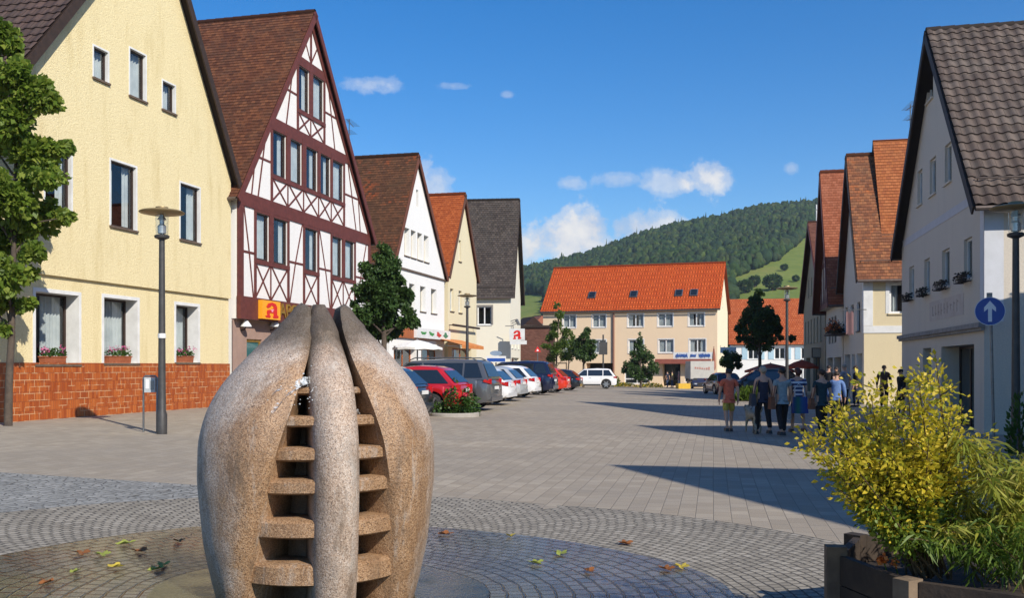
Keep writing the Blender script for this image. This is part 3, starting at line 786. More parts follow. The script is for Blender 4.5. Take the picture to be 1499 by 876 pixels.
zC = (f.px(393, 181)[1]+f.px(507, 236)[1])/2; zD = (f.px(433, 88)[1]+f.px(475, 117)[1])/2
zC = max(zC, g2[0][0][3]+.2); zD = max(zD, g3[0][0][3]+.12)
rail(zC, .34, .045); rail(zD, .26, .045)
tb(tm_, (.2, zB1), (.2, ze-.4), .4, .045); tb(tm_, (W-.12, zB1), (W-.12, ze-.4), .24, .045)
for a, b in (((0, ze), ap), ((W, ze), ap)):
    s_ = 1 if a[0] == 0 else -1
    tb(tm_, (a[0]+s_*.1, a[1]), (b[0]+s_*.04, b[1]-.25), .26, .06)
def storey(gs, zbot, ztop, mid):
    sillz = gs[0][0][2]; lint = gs[0][0][3]
    ends = []
    for grp in gs:
        u0, u1 = grp[0][0], grp[-1][1]; ends.append((u0, u1))
        for k, wv in enumerate(grp):
            l = wv[0]-.09 if k == 0 else (grp[k-1][1]+wv[0])/2
            wd = .17 if k == 0 else (wv[0]-grp[k-1][1])
            if k: tb(tm_, (l, sillz-.02), (l, ztop), wd-.02, .06)
            else: tb(tm_, (l, zbot), (l, ztop), .15, .04)
            r = wv[1]+.09 if k == len(grp)-1 else (wv[1]+grp[k+1][0])/2
            if k == len(grp)-1: tb(tm_, (r, zbot), (r, ztop), .15, .04)
            else: tb(tm_, (r, zbot), (r, sillz), .10, .03)
            # lattice under the window
            tb(tm_, (l, zbot), (r, sillz-.1), .10, .026); tb(tm_, (l, sillz-.1), (r, zbot), .10, .028)
        tb(tm_, (u0-.16, sillz-.09), (u1+.16, sillz-.09), .16, .055)
        tb(tm_, (u0-.16, (lint+ztop)/2), (u1+.16, (lint+ztop)/2), max(.08, ztop-lint), .05)
    return ends
e1 = storey(g1, zB1, ze-.45, 0); e2 = storey(g2, ze+.02, zC-.1, 0); e3 = storey(g3, zC+.15, zD-.1, 0)
def fill(x0, x1, zb, zt, flip):
    zm = zb+(zt-zb)*.5
    tb(tm_, (x0, zm), (x1, zm), .11, .024)
    if flip: tb(tm_, (x0+.05, zt), (x0+(x1-x0)*.55, zm), .09, .026); tb(tm_, (x0+(x1-x0)*.55, zm), (x1-.05, zb), .09, .026)
    else: tb(tm_, (x1-.05, zt), (x0+(x1-x0)*.45, zm), .09, .026); tb(tm_, (x0+(x1-x0)*.45, zm), (x0+.05, zb), .09, .026)
prev = .4
for i, (a, b) in enumerate(e1+[(W-.24, W)]):
    fill(prev, a-.16, zB1, ze-.45, i % 2 == 0); prev = b+.16
for (ends, zb, zt) in ((e2, ze+.02, zC-.1), (e3, zC+.15, zD-.1)):
    a, b = ends[0]
    for side in (0, 1):
        zm = (zb+zt)/2
        xl, xr = clipx(zm)
        if side == 0: x_in, x_out = a-.16, xl+.1
        else: x_in, x_out = b+.16, xr-.1
        tb(tm_, (x_out, zm), (x_in, zm), .11, .024)
        xb = clipx(zb+.1)[side]; xt = clipx(zt-.1)[side]
        tb(tm_, (x_in+(x_out-x_in)*.75, zb), (x_in+(x_out-x_in)*.2, zt), .10, .026)
        if zb < zC: tb(tm_, ((x_in+xb)/2+(x_out-x_in)*.2, zb), (x_out+(x_in-x_out)*.1, zm), .09, .027)
xl, xr = clipx(zD+.2); tb(tm_, (ap[0], zD+.1), (ap[0], ap[1]-.5), .14, .035)
tb(tm_, (ap[0], zD+.12), (ap[0]-(ap[0]-xl)*.6, zD+1.3), .09, .026); tb(tm_, (ap[0], zD+.12), (ap[0]+(xr-ap[0])*.6, zD+1.3), .09, .026)
tm_.build('timber_frame', m_timb, hh)
fs = MB(); fs.b2(-.03, W+.03, -.22-.16, -.225, zB0-.01, zB1+.02); fs.build('fascia', m_timb, hh)
TH = lambda u, z, d: (u, d-.22, z)
rnd = random.Random(3)
for gs in (g1, g2, g3):
    for grp in gs:
        for wv in grp: window(hh, TH, (*wv, .1), m_brownf, 1, curtain=rnd.choice(['full', 'full', 'both']), fw=.06)
# gold letters on the fascia
m_gold = M('gilt_letters', (.62,.38,.08), (.5,.27,.05), 9, .35, metal=.7)
def text_mesh(name, s, size, mat, parent, loc, rot, extrude=.02, align='LEFT', label=None, xs=1.0):
    c = bpy.data.curves.new(name, 'FONT'); c.body = s; c.size = size; c.extrude = extrude; c.align_x = align
    o = bpy.data.objects.new('tmp', c); COL.objects.link(o)
    dg = bpy.context.evaluated_depsgraph_get(); me = bpy.data.meshes.new_from_object(o.evaluated_get(dg)); bpy.data.objects.remove(o)
    for v in me.vertices: v.co.x *= xs
    me.materials.clear(); q = link(name, me, parent, [mat]); q.location = loc; q.rotation_euler = rot; return q
sx0, sz0, = f.px(408, 470, -.38); sx1 = f.px(475, 460, -.38)[0]
text_mesh('lettering', 'APOTHEKE', .78, m_gold, hh, (sx0, -.40, zB0+.17), (R(90), 0, 0), .03, xs=(sx1-sx0)/3.95)
for k, px_ in enumerate((353, 395.5)):
    u, z = f.px(px_, 482, -.06); m = MB(); m.tube([(u, -.06, z-.05), (u, -.2, z-.02), (u, -.25, z+.1)], .025, 6); m.build('wall_lamp_arm', m_darkw, hh) 
    m = MB(); m.lathe([(.01, .34), (.06, .32), (.19, .14), (.20, .10), (.15, .11), (.05, .2)], (u, -.25, z-.02), 16); m.build('lamp_shade', m_white, hh, smooth=40)
# orange pharmacy box sign
u0, u1, z0, z1 = f.rect(378, 441, 409, 468, -.45)
x, y = f.at((u0+u1)/2, -.47); sg = empty('pharmacy_sign', (x, y, f.base+z0), LA, 'orange box sign with a red gothic A on the brown fascia', 'sign')
ts = NT('orange_sign'); ts.done(ts.princ((.85,.36,.02), .4)); tr_ = NT('red_sign_paint'); tr_.done(tr_.princ((.62,.02,.015), .4))
w_, h_ = (u1-u0)*.85, z1-z0
m = MB(); m.b2(-w_/2, w_/2, -.085, .085, 0, h_); m.build('box', [ts.m], sg)
A_OUT = [(-.36,-.34),(-.30,-.42),(-.1,-.42),(-.05,-.34),(-.12,-.28),(-.12,-.16),(.10,-.16),(.10,-.30),(.05,-.36),(.12,-.43),(.36,-.40),(.38,-.30),(.30,-.24),(.30,.18),(.22,.36),(.02,.42),(-.2,.34),(-.3,.16),(-.22,.08),(-.08,.16),(-.02,.26),(.08,.22),(.10,.10),(-.08,.02),(-.24,-.02),(-.28,-.14),(-.24,-.28)]
def red_a(parent, w, h, y, mat):
    m = MB(); m.poly([(p[0]*w, h/2+p[1]*h) for p in A_OUT], y-.012, y, 0); return m.build('red_letter', mat, parent)
red_a(sg, w_, h_, -.087, tr_.m)
tp_ = NT('pink_cup'); tp_.done(tp_.princ((.8,.35,.4), .4))
m = MB(); m.poly([(-.1*w_, h_*.52), (-.02*w_, h_*.47), (-.02*w_, h_*.40), (.06*w_, h_*.40), (.06*w_, h_*.47), (.12*w_, h_*.56)], -.102, -.1); m.build('cup_mark', tp_.m, sg)
# --- white plastered house with brown roof
f = lrow(f.px(566, 400)[0]-.45+10.8)
f = lrow(0); s3 = f.px(570, 450)[0]
f = lrow(s3); W = f.px(650.5, 450)[0]; ap = f.px(613, 226, -.15); ap = (ap[0], ap[1]-.15); ze = f.px(647.5, 402)[1]; zl = f.px(573, 403)[1]
m_w2 = stucco('bright_white_plaster', (.80,.79,.76), (.75,.74,.71), .15, 30, (.55,.52,.45), .12)
m_btile = tiles('brown_plain_tiles', (.07,.032,.018), (.105,.048,.026), (.145,.062,.030), .18, .16, (.08,.06,.035), .35, patch=(.27,.065,.022))
r2 = [f.rect(592+i*9.5, 335+i*3.1, 599.5+i*9.3, 374+i*3.5) for i in range(4)]
z0 = np.mean([a[2] for a in r2]); z1 = np.mean([a[3] for a in r2]); r2 = [(a[0], a[1], z0, z1) for a in r2]
r1 = [f.rect(583, 412, 592, 448), f.rect(599, 416, 607, 453), f.rect(615, 420, 623, 458), f.rect(631, 423, 639, 461)]
z0 = np.mean([a[2] for a in r1]); z1 = np.mean([a[3] for a in r1]); r1 = [(a[0], a[1], z0, z1) for a in r1]
sl3 = f.rect(609.3, 278, 612.5, 303)
shopz = f.px(630, 497)[1]
holes = [(*a, .3) for a in r2]+[(*a, .3) for a in r1]+[(*sl3, .2)]+[(.6, 4.3, .2, shopz-.5, .5), (4.8, W-.4, .2, shopz-.5, .5)]
h3 = gable_house(f, 'white_house', 'white gabled house with patchy brown roof and a street cafe below', W, 15, zl, ze, ap, m_w2, m_btile, holes, oe=.4, ov=.15, course=.17, lift=.02, verge=M('red_verge', (.16,.055,.03), (.11,.04,.025), 5, .8))
m_cream = M('cream_frame', (.62,.56,.44), (.55,.5,.4), 4, .6)
antenna(h3, ap[0], 3.9, ap[1], 2.3)
for a in r2+r1: window(h3, TF, (*a, .3), m_cream, 1, curtain='full', sill=m_sillb, fw=.05, sill_out=.05)
window(h3, TF, (*sl3, .2), m_brownf, 1, clear=False, fw=.04)
m_orf = M('orange_fascia', (.42,.12,.03), (.3,.09,.03), 3, .6)
for a in holes[-2:]: window(h3, TF, a, m_orf, 3, clear=True, fw=.1, name='shop_window')
zr1 = f.px(630, 405)[1]; lb = MB(); lb.b2(0, W, -.07, -.003, zr1-.05, zr1+.05); lb.build('string_course', m_sillb, h3)
zs0, zs1 = f.px(630, 497)[1], f.px(630, 483)[1]
fb_ = MB(); fb_.b2(.1, W-.02, -.12, -.003, zs0-.05, zs1-.05); fb_.build('fascia', m_orf, h3)
u0, u1 = f.px(608, 490, -.2)[0], W+.25
x, y = f.at(u0, -.2); sg = empty('cafe_sign', (x, y, f.base+zs0), LA, 'long white shop sign with small coloured emblems over the cafe front', 'sign')
m = MB(); m.b2(0, u1-u0, -.1, .1, 0, zs1-zs0); m.build('panel', m_white, sg)
for k, cc_ in enumerate(((.05,.25,.06), (.05,.25,.06), (.5,.04,.03), (.06,.2,.1))):
    tx = NT('emblem_paint'); tx.done(tx.princ(cc_, .5)); m = MB(); L = u1-u0
    cxx = L*(.18+.22*k); hh_ = zs1-zs0
    m.poly([(cxx+.5*math.cos(q)*(.8+.3*math.sin(3*q+k)), hh_*.5+hh_*.27*math.sin(q)*(.8+.4*math.cos(2*q+k))) for q in np.linspace(0, 6.28, 15)[:-1]], -.112, -.1); m.build('emblem', tx.m, sg)
# --- cream house with bright orange roof
f = lrow(0); s4 = f.px(656, 450)[0]; f = lrow(s4)
W = f.px(697.5, 450)[0]; ap = f.px(681.5, 284, -.15); ap = (ap[0], ap[1]-.15); zl = f.px(660, 400)[1]; ze = f.px(695, 405)[1]
m_cr = stucco('cream_plaster', (.72,.64,.44), (.66,.58,.39), .15, 30, (.5,.42,.28), .15)
m_otile = tiles('orange_plain_tiles', (.30,.065,.018), (.38,.09,.025), (.46,.12,.035), .18, .16, (.2,.07,.03), .25)
wv = [f.rect(659, 423, 664, 456), f.rect(671.5, 426, 676, 458)]; z0 = np.mean([a[2] for a in wv]); z1 = np.mean([a[3] for a in wv]); wv = [(a[0], a[1], z0, z1) for a in wv]
sl4 = f.rect(671.5, 352, 675, 383)
h4 = gable_house(f, 'cream_house', 'narrow cream gabled house with bright orange tiled roof', W, 14, zl, ze, ap, m_cr, m_otile, [(*a, .2) for a in wv]+[(*sl4, .2)]+[(.8, W-1.2, .2, 2.6, .4)], oe=.4, ov=.15, course=.17, lift=.02, verge=M('brown_verge', (.12,.05,.03), (.09,.04,.025), 5, .8))
for a in wv+[sl4]: window(h4, TF, (*a, .2), m_white, 1, curtain='full', sill=m_sillb, fw=.05)
window(h4, TF, (.8, W-1.2, .2, 2.6, .4), m_orf, 3, fw=.1, name='shop_window')
u0, z0 = f.px(655, 476); u1 = f.px(694, 477)[0]
m = MB(); m.tube([(u0, -.35, z0), (u1, -.35, z0)], .07, 8)
for q in (u0+.3, u1-.3): m.tube([(q, 0, z0), (q, -.35, z0)], .03, 6)
m.build('awning_roller', m_darkw, h4)
x, y = f.at(-2.4, -.1); aw = empty('shop_awning', (x, y, f.base), LA, 'sloping orange fabric awning over the shop front behind the grey lamp post', 'awning')
m = MB(); L = 4.6; m.add([(0,0,3.1),(L,0,3.1),(L,-1.5,2.7),(0,-1.5,2.7),(0,-1.5,2.5),(L,-1.5,2.5)], [(0,1,2,3),(3,2,5,4)]); m.add([(0,.0,3.06),(L,0,3.06),(L,-1.48,2.66),(0,-1.48,2.66)], [(3,2,1,0)])
m.build('fabric', M('awning_orange', (.62,.24,.06), (.52,.18,.05), 3, .8), aw)
m = MB()
for q in (.1, L-.1): m.tube([(q, .02, 2.7), (q, -1.45, 2.6)], .02, 6)
m.build('arm', m_metal, aw)
# --- grey-roofed house whose side wall shows
f5x, f5y = (747-CX)/F*79, 79.0
f = Fac(f5x, f5y, math.atan2(.995, .105), zg(f5x, f5y)-.1)
W = 8.8; ze = f.px(747.5, 428)[1]-.05; za = CAMH+(HY-297)/F*84-f.base
m_gtile = tiles('grey_brown_tiles', (.045,.036,.032), (.07,.056,.048), (.10,.078,.066), .26, .22, (.13,.12,.10), .3, mort=.05)
m_cr2 = stucco('pale_cream_plaster', (.76,.71,.58), (.71,.66,.53), .12, 30, (.55,.5,.4), .1)
fs_ = Fac(f5x-.995*0, f5y, math.atan2(-.105, .995), f.base)   # side wall plane facing the camera; u measured leftwards negative
D5 = 13.0
def side_rect(x0, y0, x1, y1):
    a = fs_.rect(x0, y0, x1, y1); return (D5+a[0], D5+a[1], a[2], a[3])
sw = side_rect(699, 449, 719.5, 476)
fh = [(1.0, 2.1, 3.4, 4.8, .15), (3.6, 4.7, 3.4, 4.8, .15), (6.4, 7.5, 3.4, 4.8, .15), (1, 7.6, .2, 2.6, .3)]
h5 = gable_house(f, 'pale_house', 'pale cream house with grey tiled roof, its side wall facing the parked cars', W, D5, ze, ze, (4.4, za), m_cr2, m_gtile, fh, holes_l=[(*sw, .15)], oe=.5, ov=.35, course=.22, lift=.025, verge=m_darkw, wave=0, overb=.2)
m_gframe = M('grey_window_frame', (.25,.23,.2), (.2,.18,.16), 4, .6)
window(h5, lambda u, z, d: (d, D5-u, z), (*sw, .15), m_white, 2, curtain=None, sill=m_white, fw=.09, trim=m_gframe, tw_=.14)
for a in fh[:3]: window(h5, TF, a, m_white, 2, curtain='both', sill=m_white)
window(h5, TF, fh[3], m_white, 3, name='shop_window')
for k in range(3):
    m = MB(); m.tube([(.25+k*.8, 0, 5.6-k*.12), (.25+k*.8, -.5, 5.75-k*.12)], .03, 6); m.lathe([(.02, .1), (.14, 0), (.14, -.12)], (.25+k*.8, -.52, 5.7-k*.12), 10); m.build('wall_lamp', m_metal, h5)
# ---------------------------------------------------------------- right row of houses (x axis runs towards the viewer)
RA = math.atan2(-.979, -.206)
RW = (.206, .979); RO = (11.75, 23.8)
def rrow(s):
    x, y = RO[0]+RW[0]*s, RO[1]+RW[1]*s
    return Fac(x, y, RA, zg(x, y))
# --- white house with pantile roof
S1 = 10.6
f = rrow(S1); W = S1
ze = f.px(1430, 300)[1]+.05; zl = ze; za = 11.75
m_gw = stucco('greyed_white_render', (.65,.58,.485), (.56,.505,.425), .3, 25, (.40,.37,.32), .3)
m_ptile = tiles('weathered_pantiles', (.075,.055,.046), (.11,.082,.068), (.15,.115,.095), .3, .36, (.155,.14,.12), .4, mort=.02, rough=.8)
att = [f.rect(1343, 249, 1350, 299), f.rect(1361, 231, 1370, 285), f.rect(1383, 210, 1393, 267)]
top = [f.rect(1357, 96, 1366, 146)]
fst = [f.rect(1331, 388, 1338, 434), f.rect(1353, 377, 1361, 429), f.rect(1379, 367, 1390, 423), f.rect(1411, 352, 1423, 411)]
def lev(ws):
    z0 = np.mean([a[2] for a in ws]); z1 = np.mean([a[3] for a in ws]); return [(a[0], a[1], z0, z1) for a in ws]
att, fst = lev(att), lev(fst)
sh1 = f.rect(1351, 507, 1363, 572); sh2 = f.rect(1378, 506, 1426, 634)
sh2 = (sh2[0], sh2[1], -.2, sh2[3]); sh1 = (sh1[0], sh1[1], .9, sh2[3]); sh0 = f.rect(1330, 510, 1340, 560); sh0 = (sh0[0], sh0[1], .9, sh2[3])
holes = [(*a, .14) for a in att+top+fst]+[(*sh2, .55), (*sh1, .3)]
wh = gable_house(f, 'white_gabled_house', 'greyish white gabled house with dark pantile roof and shaded shop entrance, nearest on the right', W, 14, zl, ze, (W/2+.1, za), m_gw, m_ptile, holes, oe=.42, ov=.3,
                 course=.36, wave=.05, tw=.3, lift=.04, verge=m_darkw, roof_seg=8)
m_blueg = M('pale_blue_shutter', (.34,.38,.42), (.28,.32,.36), 3, .7)
for a in att+top+fst: window(wh, TF, (*a, .14), m_white, 1, clear=True, curtain='full', sill=m_gw, fw=.06)
window(wh, TF, (*sh1, .3), m_metal, 1, clear=False, name='shop_window')
dr = window(wh, TF, (sh2[0], sh2[1], sh2[2], sh2[3], .55), m_brownf, 3, clear=False, fw=.08, name='shop_door')
zb = f.px(1437, 473)[1]
m = MB(); m.b2(-.1, W+.12, -.16, -.003, zb-.12, zb); m.b2(-.1, W+.10, -.10, -.003, zb-.2, zb-.122); m.build('cornice', M('worn_cornice', (.30,.28,.26), (.2,.19,.175), 4, .8), wh)
m = MB(); m.add([(W+.004, .004, zb+.02), (W+.004, .004, ze-.1), (W+.004, .45, ze-.1), (W+.004, .45, zb+.02)], [(0,1,2,3)]); m.add([(W+.004, -.006, zb+.02), (W+.004, -.006, ze-.1), (W-.35, -.006, ze-.1), (W-.35, -.006, zb+.02)], [(3,2,1,0)]); m.build('corner_stripe', M('pale_corner_paint', (.60,.61,.64), (.55,.56,.58), 4, .8), wh)
zm = f.px(1380, 330)[1]
m = MB(); m.b2(.2, W-.5, -.012, -.003, (fst[0][3]+att[0][2])/2-.12, (fst[0][3]+att[0][2])/2+.12); m.build('faded_band', M('faded_band_paint', (.55,.54,.55), (.5,.49,.5), 3, .85), wh)
# faded painted inscription: worn strokes on a pinkish field
a = f.rect(1361, 436, 1411, 466)
m = MB(); m.b2(a[0], a[1], -.008, -.003, a[2], a[3]); m.build('faded_panel', M('faded_pink_field', (.56,.50,.44), (.50,.42,.36), 2, .9), wh)
m = MB(); rr = random.Random(5)
for k in range(9):
    q = a[0]+(a[1]-a[0])*(.1+.09*k); hgt = (a[3]-a[2])*rr.uniform(.3, .6)
    m.b2(q, q+.05, -.014, -.009, (a[2]+a[3])/2-hgt/2, (a[2]+a[3])/2+hgt/2); m.b2(q, q+.16, -.0145, -.0085, (a[2]+a[3])/2+.03*k-.15, (a[2]+a[3])/2+.03*k-.11)
m.build('faded_lettering', M('faded_brown_letters', (.32,.26,.22), (.45,.38,.33), 6, .9), wh)
m_wine = leafmat('dark_window_plants', [(.03,.035,.02), (.05,.03,.03), (.04,.05,.025)], .2)
for i, a in enumerate(fst):
    x, y = f.at((a[0]+a[1])/2, -.14); L = a[1]-a[0]+.1
    fb = empty('window_basket', (x, y, f.base+a[2]-.02), RA, ['dark wire flower basket under the white house window farthest from the arrow sign', 'dark wire flower basket under the second first-floor window from the far end', 'dark wire flower basket under the window above the faded inscription', 'dark wire flower basket under the first-floor window closest to the arrow sign'][i], 'flower basket', 'baskets on the white house')
    m = MB()
    for z in (-.06, .12): m.tube([(-L/2, 0.1, z), (-L/2, -.1, z), (L/2, -.1, z), (L/2, .1, z)], .012, 5)
    for k in range(7): m.tube([(-L/2+L*k/6, -.1, .12), (-L/2+L*k/6, -.1, -.06), (-L/2+L*k/6, .1, -.06)], .008, 4)
    m.build('wire_basket', m_darkw, fb)
    leaves('foliage', np.stack([rng.uniform(-L/2, L/2, 160), rng.uniform(-.12, .1, 160), rng.uniform(-.08, .2, 160)], 1), .07, m_wine, fb, .8)
# --- cream house with patched orange tiles
s0, s1 = 19.4, 26.2
f = rrow(s1); W = s1-s0
ze = f.px(1268, 399)[1]; za = f.px(1240, 224)[1]-.75
m_cr3 = stucco('sunny_cream_render', (.68,.58,.38), (.62,.52,.33), .3, 25, (.48,.4,.26), .2)
m_patch = tiles('patched_orange_brown_tiles', (.15,.06,.033), (.25,.095,.045), (.34,.14,.06), .18, .17, (.14,.105,.07), .45, patch=(.52,.13,.028))
fr_ = Fac(*f.at(W, 0), math.atan2(-.206, .979), f.base)      # side wall, u runs away from the square
sw = fr_.rect(1302, 415, 1332, 459)
sw = (sw[0], sw[0]+1.25, sw[2], sw[3])
dt = f.rect(1195, 452, 1262, 575)
up = [(.5+i*2.1, 1.5+i*2.1, 3.35, 4.7) for i in range(3)]
hs2 = [(*a, .15) for a in up]+[(.4, 2.4, .2, 2.3, .4), (3.0, 4.0, -.2, 2.3, .5), (4.6, 6.3, .2, 2.3, .4)]
ch = gable_house(f, 'cream_corner_house', 'cream house with white corner bands and patchy orange brown roof', W, 13, ze, ze, (W/2, za), m_gw, m_patch, hs2, holes_r=[(*sw, .15)], oe=.4, ov=.32, course=.17, lift=.02, verge=m_darkw, mat_r=m_cr3, rev=m_white)
TR = lambda u, z, d: (W-d, u, z)
window(ch, TR, (*sw, .15), m_white, 1, curtain='both', sill=m_cr3, fw=.09, trim=m_white, tw_=.16)
for a in hs2[:3]: window(ch, TF, a, m_brownf, 1, curtain='both', sill=m_sillb)
for a in hs2[3:]: window(ch, TF, a, m_brownf, 1, clear=False, name='shop_window')
zb = fr_.px(1268, 488)[1]; zt = fr_.px(1268, 476)[1]
m = MB(); m.b2(W+.003, W+.03, -.02, 12.9, zb, zb+.32); m.b2(W+.003, W+.026, -.02, .38, zb+.33, ze-.12); m.b2(W-.3, W+.002, -.03, -.003, zb, ze-.12); m.build('corner_bands', m_white, ch)
p = MB(); p.tube([(W+.1, 2.3, ze-.3), (W+.1, 2.3, -.3)], .045, 8); p.build('downpipe', m_metal, ch)
antenna(ch, W/2, 2.6, za+.6, 1.9)
# taller roof of the rear wing
hz_ = .85; rb = MB(); lw = 3.2; zq = za+hz_; dq = (zq-(ze+(za-ze)*(W/2-lw)/(W/2)))
for sg in (1, -1):
    up_ = Vector((-sg*lw, 0, dq)).normalized(); L_ = 11.0; P_ = Vector((W/2+sg*lw, .9, zq-dq+.02))
    roof_slope(rb, P_ if sg > 0 else P_, (0, 1, 0), up_, L_, math.hypot(lw, dq), .17, .02)
rb.add([(W/2-lw, .92, zq-dq), (W/2+lw, .92, zq-dq), (W/2, .92, zq)], [(0, 1, 2)], 0, [[(0, 0), (6, 0), (3, 5)]]); rb.build('raised_roof', tiles('orange_ridge_tiles', (.30,.09,.035), (.38,.12,.04), (.44,.15,.055), .18, .17, (.2,.1,.05), .3), ch)
# --- timbered house
s0t, s1t = 26.5, 34.0
f = rrow(s1t); W = s1t-s0t; ze = 5.3; za = f.px(1214, 252)[1]-.6
m_r2 = tiles('salmon_tiles', (.26,.075,.035), (.34,.11,.055), (.40,.14,.075), .18, .17, (.2,.09,.05), .3)
up2 = [(1.2+i*1.35, 2.1+i*1.35, 3.1, 4.6, .12) for i in range(3)]
at2 = [(2.2, 3.0, 6.2, 7.3, .1), (4.2, 5.0, 6.2, 7.3, .1)]
th = gable_house(f, 'timbered_gable_house', 'dark timbered gable house with salmon red roof between cream house and beige house', W, 13, ze, ze, (W/2, za), m_gw, m_r2, up2+at2+[(.6, 3.2, .2, 2.3, .4), (3.8, 6.8, .2, 2.3, .4)], oe=.4, ov=.4, course=.17, lift=.02, verge=m_timb, jet=(5.1, .35))
for a in up2: window(th, TF, a, m_brownf, 1, curtain='both')
for a in at2: window(th, lambda u, z, d: (u, d-.35, z), a, m_brownf, 1, clear=False)
for a in ((.6, 3.2, .2, 2.3, .4), (3.8, 6.8, .2, 2.3, .4)): window(th, TF, a, m_brownf, 2, clear=False, name='shop_window')
m = MB(); OFF = -.35
for z in (5.25, 7.6, 9.4):
    k = max(0, (z-ze)/(za-ze)); m.beam((W/2*k+.05, -.36, z), (W-W/2*k-.05, -.36, z), .26, .05, (0, -1, 0))
for i in range(1, 8):
    q = W*i/8; k = 1-abs(q-W/2)/(W/2); m.beam((q, -.362, 5.3), (q, -.362, ze+(za-ze)*k-.3), .16, .05, (0, -1, 0))
for i in range(0, 7):
    q = W*(i+.5)/8; m.beam((q, -.358, 5.3), (q+.6, -.358, 7.4 if 1 < i < 6 else 6.2), .12, .045, (0, -1, 0))
m.build('timber_frame', m_timb, th)
m = MB(); m.tube([(W/2, 2.5, za), (W/2, 2.5, za+.55)], .1, 8); m.ell((W/2, 2.5, za+.7), (.22, .22, .2), 10, 6); m.tube([(W/2, 2.5, za+.8), (W/2, 2.5, za+1.05)], .03, 6); m.build('ridge_finial', m_gutter, th)
# --- beige house
f = rrow(48.5); W = 14.0; ze = 6.2; za = f.px(1190, 331)[1]+.1
m_be = stucco('beige_render', (.42,.35,.24), (.37,.31,.21), .2, 20, (.3,.25,.18), .2)
m_r3 = tiles('dull_red_tiles', (.13,.052,.036), (.17,.068,.046), (.21,.09,.06), .18, .17, (.12,.07,.05), .3)
hb = [(1.2+i*2.0, 2.0+i*2.0, 3.6, 5.2, .15) for i in range(6)]+[(3.5+i*2.0, 4.2+i*2.0, 6.9, 8.1, .15) for i in range(4)]
bh = gable_house(f, 'beige_house', 'tall beige plastered gable house with dull red roof topped by a small cross', W, 12, ze, ze, (W*.5, za), m_be, m_r3, hb+[(2, 5, .2, 2.6, .4), (7, 11, .2, 2.6, .4)], oe=.4, ov=.35, course=.17, lift=.02, verge=m_timb)
for a in hb: window(bh, TF, a, m_white, 2, clear=False, sill=m_be)
for a in ((2, 5, .2, 2.6, .4), (7, 11, .2, 2.6, .4)): window(bh, TF, a, m_brownf, 2, clear=False, name='shop_window')
m = MB(); m.tube([(W/2, .2, za), (W/2, .2, za+1.3)], .04, 6); m.tube([(W/2-.3, .2, za+.95), (W/2+.3, .2, za+.95)], .035, 6); m.build('roof_cross', m_white, bh)
# --- two more houses of this row stand beside and behind the viewer; they throw the shadows on the paving
for s_, W_, off_, xa_, lab in ((-3.1, 12.2, 3.7, 7.0, 'white rendered gabled house outside the picture next to the white house'), (-15.7, 11.0, 4.2, 5.5, 'white rendered gabled house outside the picture, second before the white house')):
    f = rrow(s_); f.o = (f.o[0]+off_, f.o[1]); hl = [(1.3+i*2.4, 2.3+i*2.4, 3.4, 4.8, .15) for i in range(4)]
    o = gable_house(f, 'white_gabled_house', lab, W_, 13, 5.75, 5.75, (xa_, 11.5), m_gw, m_ptile, hl, oe=.4, ov=.3, course=.36)
    for a in hl: window(o, TF, a, m_white, 2, clear=False)
# ---------------------------------------------------------------- far apricot block
def far_at(x, Y): return (x-CX)/F*Y, Y
p0 = far_at(795, 108.5); p1 = far_at(1050, 102.3)
ang = math.atan2(p1[1]-p0[1], p1[0]-p0[0])
f = Fac(p0[0], p0[1], ang, zg(0, 106))
W = math.hypot(p1[0]-p0[0], p1[1]-p0[1]); D = 10.5
ze = (f.px(796, 454)[1]+f.px(1049, 450)[1])/2
m_ap = stucco('apricot_render', (.78,.60,.41), (.74,.56,.37), .08, 30, (.6,.42,.26), .12)
m_ap2 = stucco('pale_apricot_render', (.78,.69,.50), (.74,.65,.46), .08, 30, (.6,.5,.3), .12)
m_ot = tiles('bright_orange_pantiles', (.48,.075,.014), (.56,.095,.018), (.62,.12,.025), .3, .36, (.35,.07,.02), .2, mort=.10, rough=.75)
ws = [f.rect(*q) for q in ((824,461,843,480),(867,461,887,480),(919,460,942,479),(963,459,985,478.5),(1008,458,1031,478))]+[f.rect(*q) for q in ((824,498,843,517),(867,498,887,517),(920,498,942,518),(964,497,986,517.5),(1009,497,1033,517))]
z_ = [np.mean([w[k] for w in ws[:5]]) for k in (2, 3)]+[np.mean([w[k] for w in ws[5:]]) for k in (2, 3)]
ws = [(w[0], w[1], z_[0] if i < 5 else z_[2], z_[1] if i < 5 else z_[3]) for i, w in enumerate(ws)]
gar = f.rect(858, 532, 898, 566); shopw = f.rect(914, 541, 951, 566); door = f.rect(970, 532, 996, 570); shp2 = f.rect(1002, 535, 1036, 566)
gh = [(gar[0], gar[1], 0, gar[3], 2.0), (shopw[0], shopw[1], .15, shopw[3], .2), (door[0], door[1], 0, door[3], 1.2), (shp2[0], shp2[1], .4, shp2[3], .3)]
fb = f.root('apricot_block', 'long apricot three storey block with bright orange roof closing the far end of the square', 'building')
TF = lambda u, z, d: (u, d, z)
mb = MB(); wall_panel(mb, [(0, -1), (W, -1), (W, ze), (0, ze)], [(*w, .16) for w in ws]+gh, TF, .2, 0); mb.build('front_wall', m_ap, fb)
zr = ze+5.1
mb = MB(); wall_panel(mb, [(0, -1), (D, -1), (D, ze), (D/2, zr), (0, ze)], [(2.5, 3.5, 3.0, 4.4, .15), (6.5, 7.5, 3.0, 4.4, .15), (4.8, 5.6, 8.8, 10, .15)], lambda u, z, d: (W-d, u, z), .2, 0); mb.build('gable_wall', m_ap2, fb)
